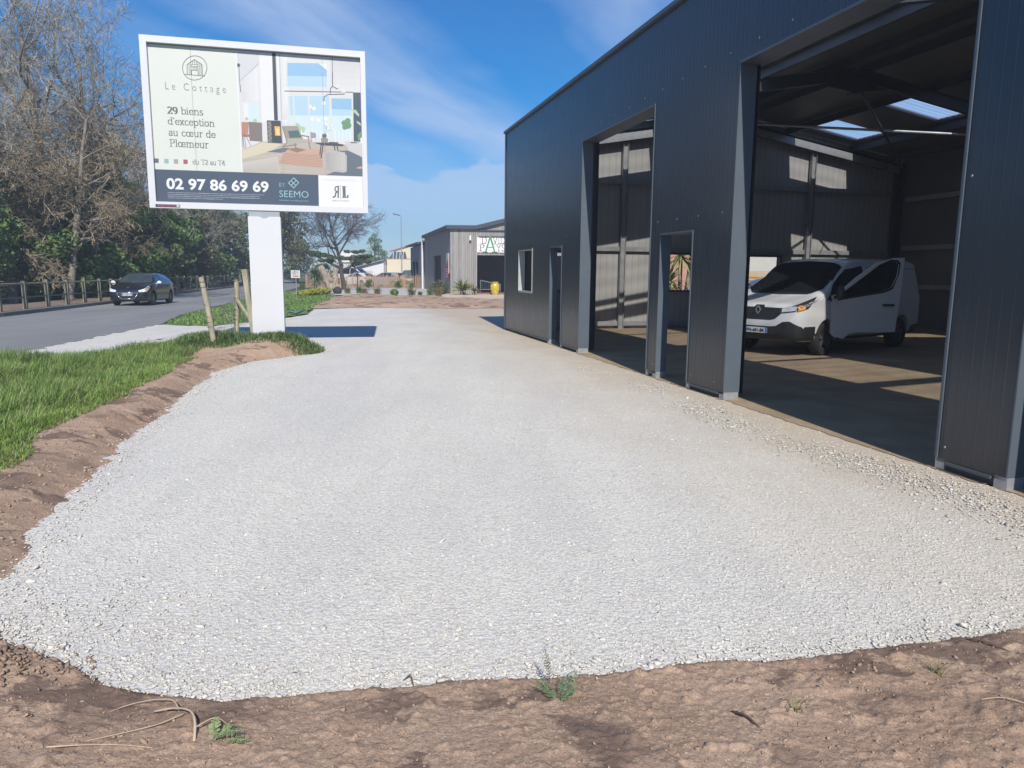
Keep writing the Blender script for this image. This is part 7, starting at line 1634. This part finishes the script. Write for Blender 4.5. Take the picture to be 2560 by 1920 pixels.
root('dark_twig', [(-.375, 2.62, .0), (-.385, 2.65, .03), (-.40, 2.68, .06)], .0035, DARKT, 'dark twig sticking up at the edge of the gravel left of centre', 'twig')
root('dark_twig', [(-.39, 2.665, .035), (-.42, 2.66, .01)], .003, DARKT, 'tiny side twig on the dark twig at the edge of the gravel', 'twig')
root('dark_root', [(2.0, 2.56, .005), (2.06, 2.47, .02), (2.12, 2.40, .015), (2.22, 2.33, .0)], .010, DARKT, 'dark root lying across the earth at the lower right edge')
root('dark_root', [(1.92, 2.96, .0), (2.0, 2.9, .015), (2.1, 2.84, .0)], .006, DARKT, 'thin dark root at the right edge below the gravel')
root('dry_rootlet', [(1.72, 2.45, .0), (1.8, 2.43, .012), (1.88, 2.37, .0)], .0032, DRY, 'pale rootlet on the earth at lower right')
root('dark_twig', [(.80, 2.40, .0), (.83, 2.34, .012), (.86, 2.29, .0)], .006, DARKT, 'short dark twig on the earth right of the feathery weed', 'twig')
root('dark_stick', [(-2.52, 3.30, .0), (-2.43, 3.42, .02), (-2.36, 3.55, .01)], .013, DARKT, 'dark stick at the left edge of the gravel', 'stick')
rs = np.random.default_rng(31); n = 5200
P = np.column_stack([rs.uniform(-2.7, 3.2, n), rs.uniform(1.9, 3.5, n)]); P = P[poly_dist(P[:, 0], P[:, 1], FG) > .02][:2200]; P = np.column_stack([P, fore_h(P[:, 0], P[:, 1]) + .002])
CLOD = mat('earth_clod', (.34, .245, .18), .95, var=.2, scale=30, island=.12, bump=.4, bscale=80)
stuff(stones('earth_clods', P, .0045, CLOD, 8, .75), 'small clods of brown earth on the dug ground in front', 'clods')
n = 3600; P = np.column_stack([rs.uniform(-5.6, -2.3, n), 3.2 + 11 * rs.random(n) ** 1.4]); e = line_dist(P[:, 0], P[:, 1], GE); P = P[(poly_dist(P[:, 0], P[:, 1], ISL) > .04) & (e < .8)]; P = np.column_stack([P, bank_h(P[:, 0], P[:, 1]) + .004])
stuff(stones('bank_clods', P, .009, CLOD, 9, .7), 'clods of brown earth on the bank left of the gravel', 'clods')
n = 160; P = np.array([-1.93, 2.63]) + rs.normal(0, 1, (n, 2)) * np.array([.14, .09]); P = np.column_stack([P, np.maximum(fore_h(P[:, 0], P[:, 1]), 0) + .008])
stuff(stones('corner_clods', P, .0085, mat('dark_earth_clod', (.26, .185, .14), .95, var=.25, scale=30, island=.25), 19, .8), 'heap of darker earth clods in the left corner of the bare earth', 'clods')
# ================================================================ AIR
hz = MB(); hz.box(-140, 90, -30, 240, -1.03, 15.5); o = hz.build('haze', MATS.get('haze') or bpy.data.materials.new('haze_veil'))
hm = o.data.materials[0]; hm.use_nodes = True; hm.node_tree.nodes.clear(); _ho = hm.node_tree.nodes.new('ShaderNodeOutputMaterial'); _hv = hm.node_tree.nodes.new('ShaderNodeVolumePrincipled')
_hv.inputs['Color'].default_value = (.80, .88, 1.0, 1); _hv.inputs['Density'].default_value = 0.0021; _hv.inputs['Anisotropy'].default_value = 0.2  # beyond the slight far fade, added to lift darks like lens veil
hm.node_tree.links.new(_hv.outputs[0], _ho.inputs['Volume']); stuff(o, 'thin pale blue haze over the whole place, thickened to stand in for lens veil', 'haze')
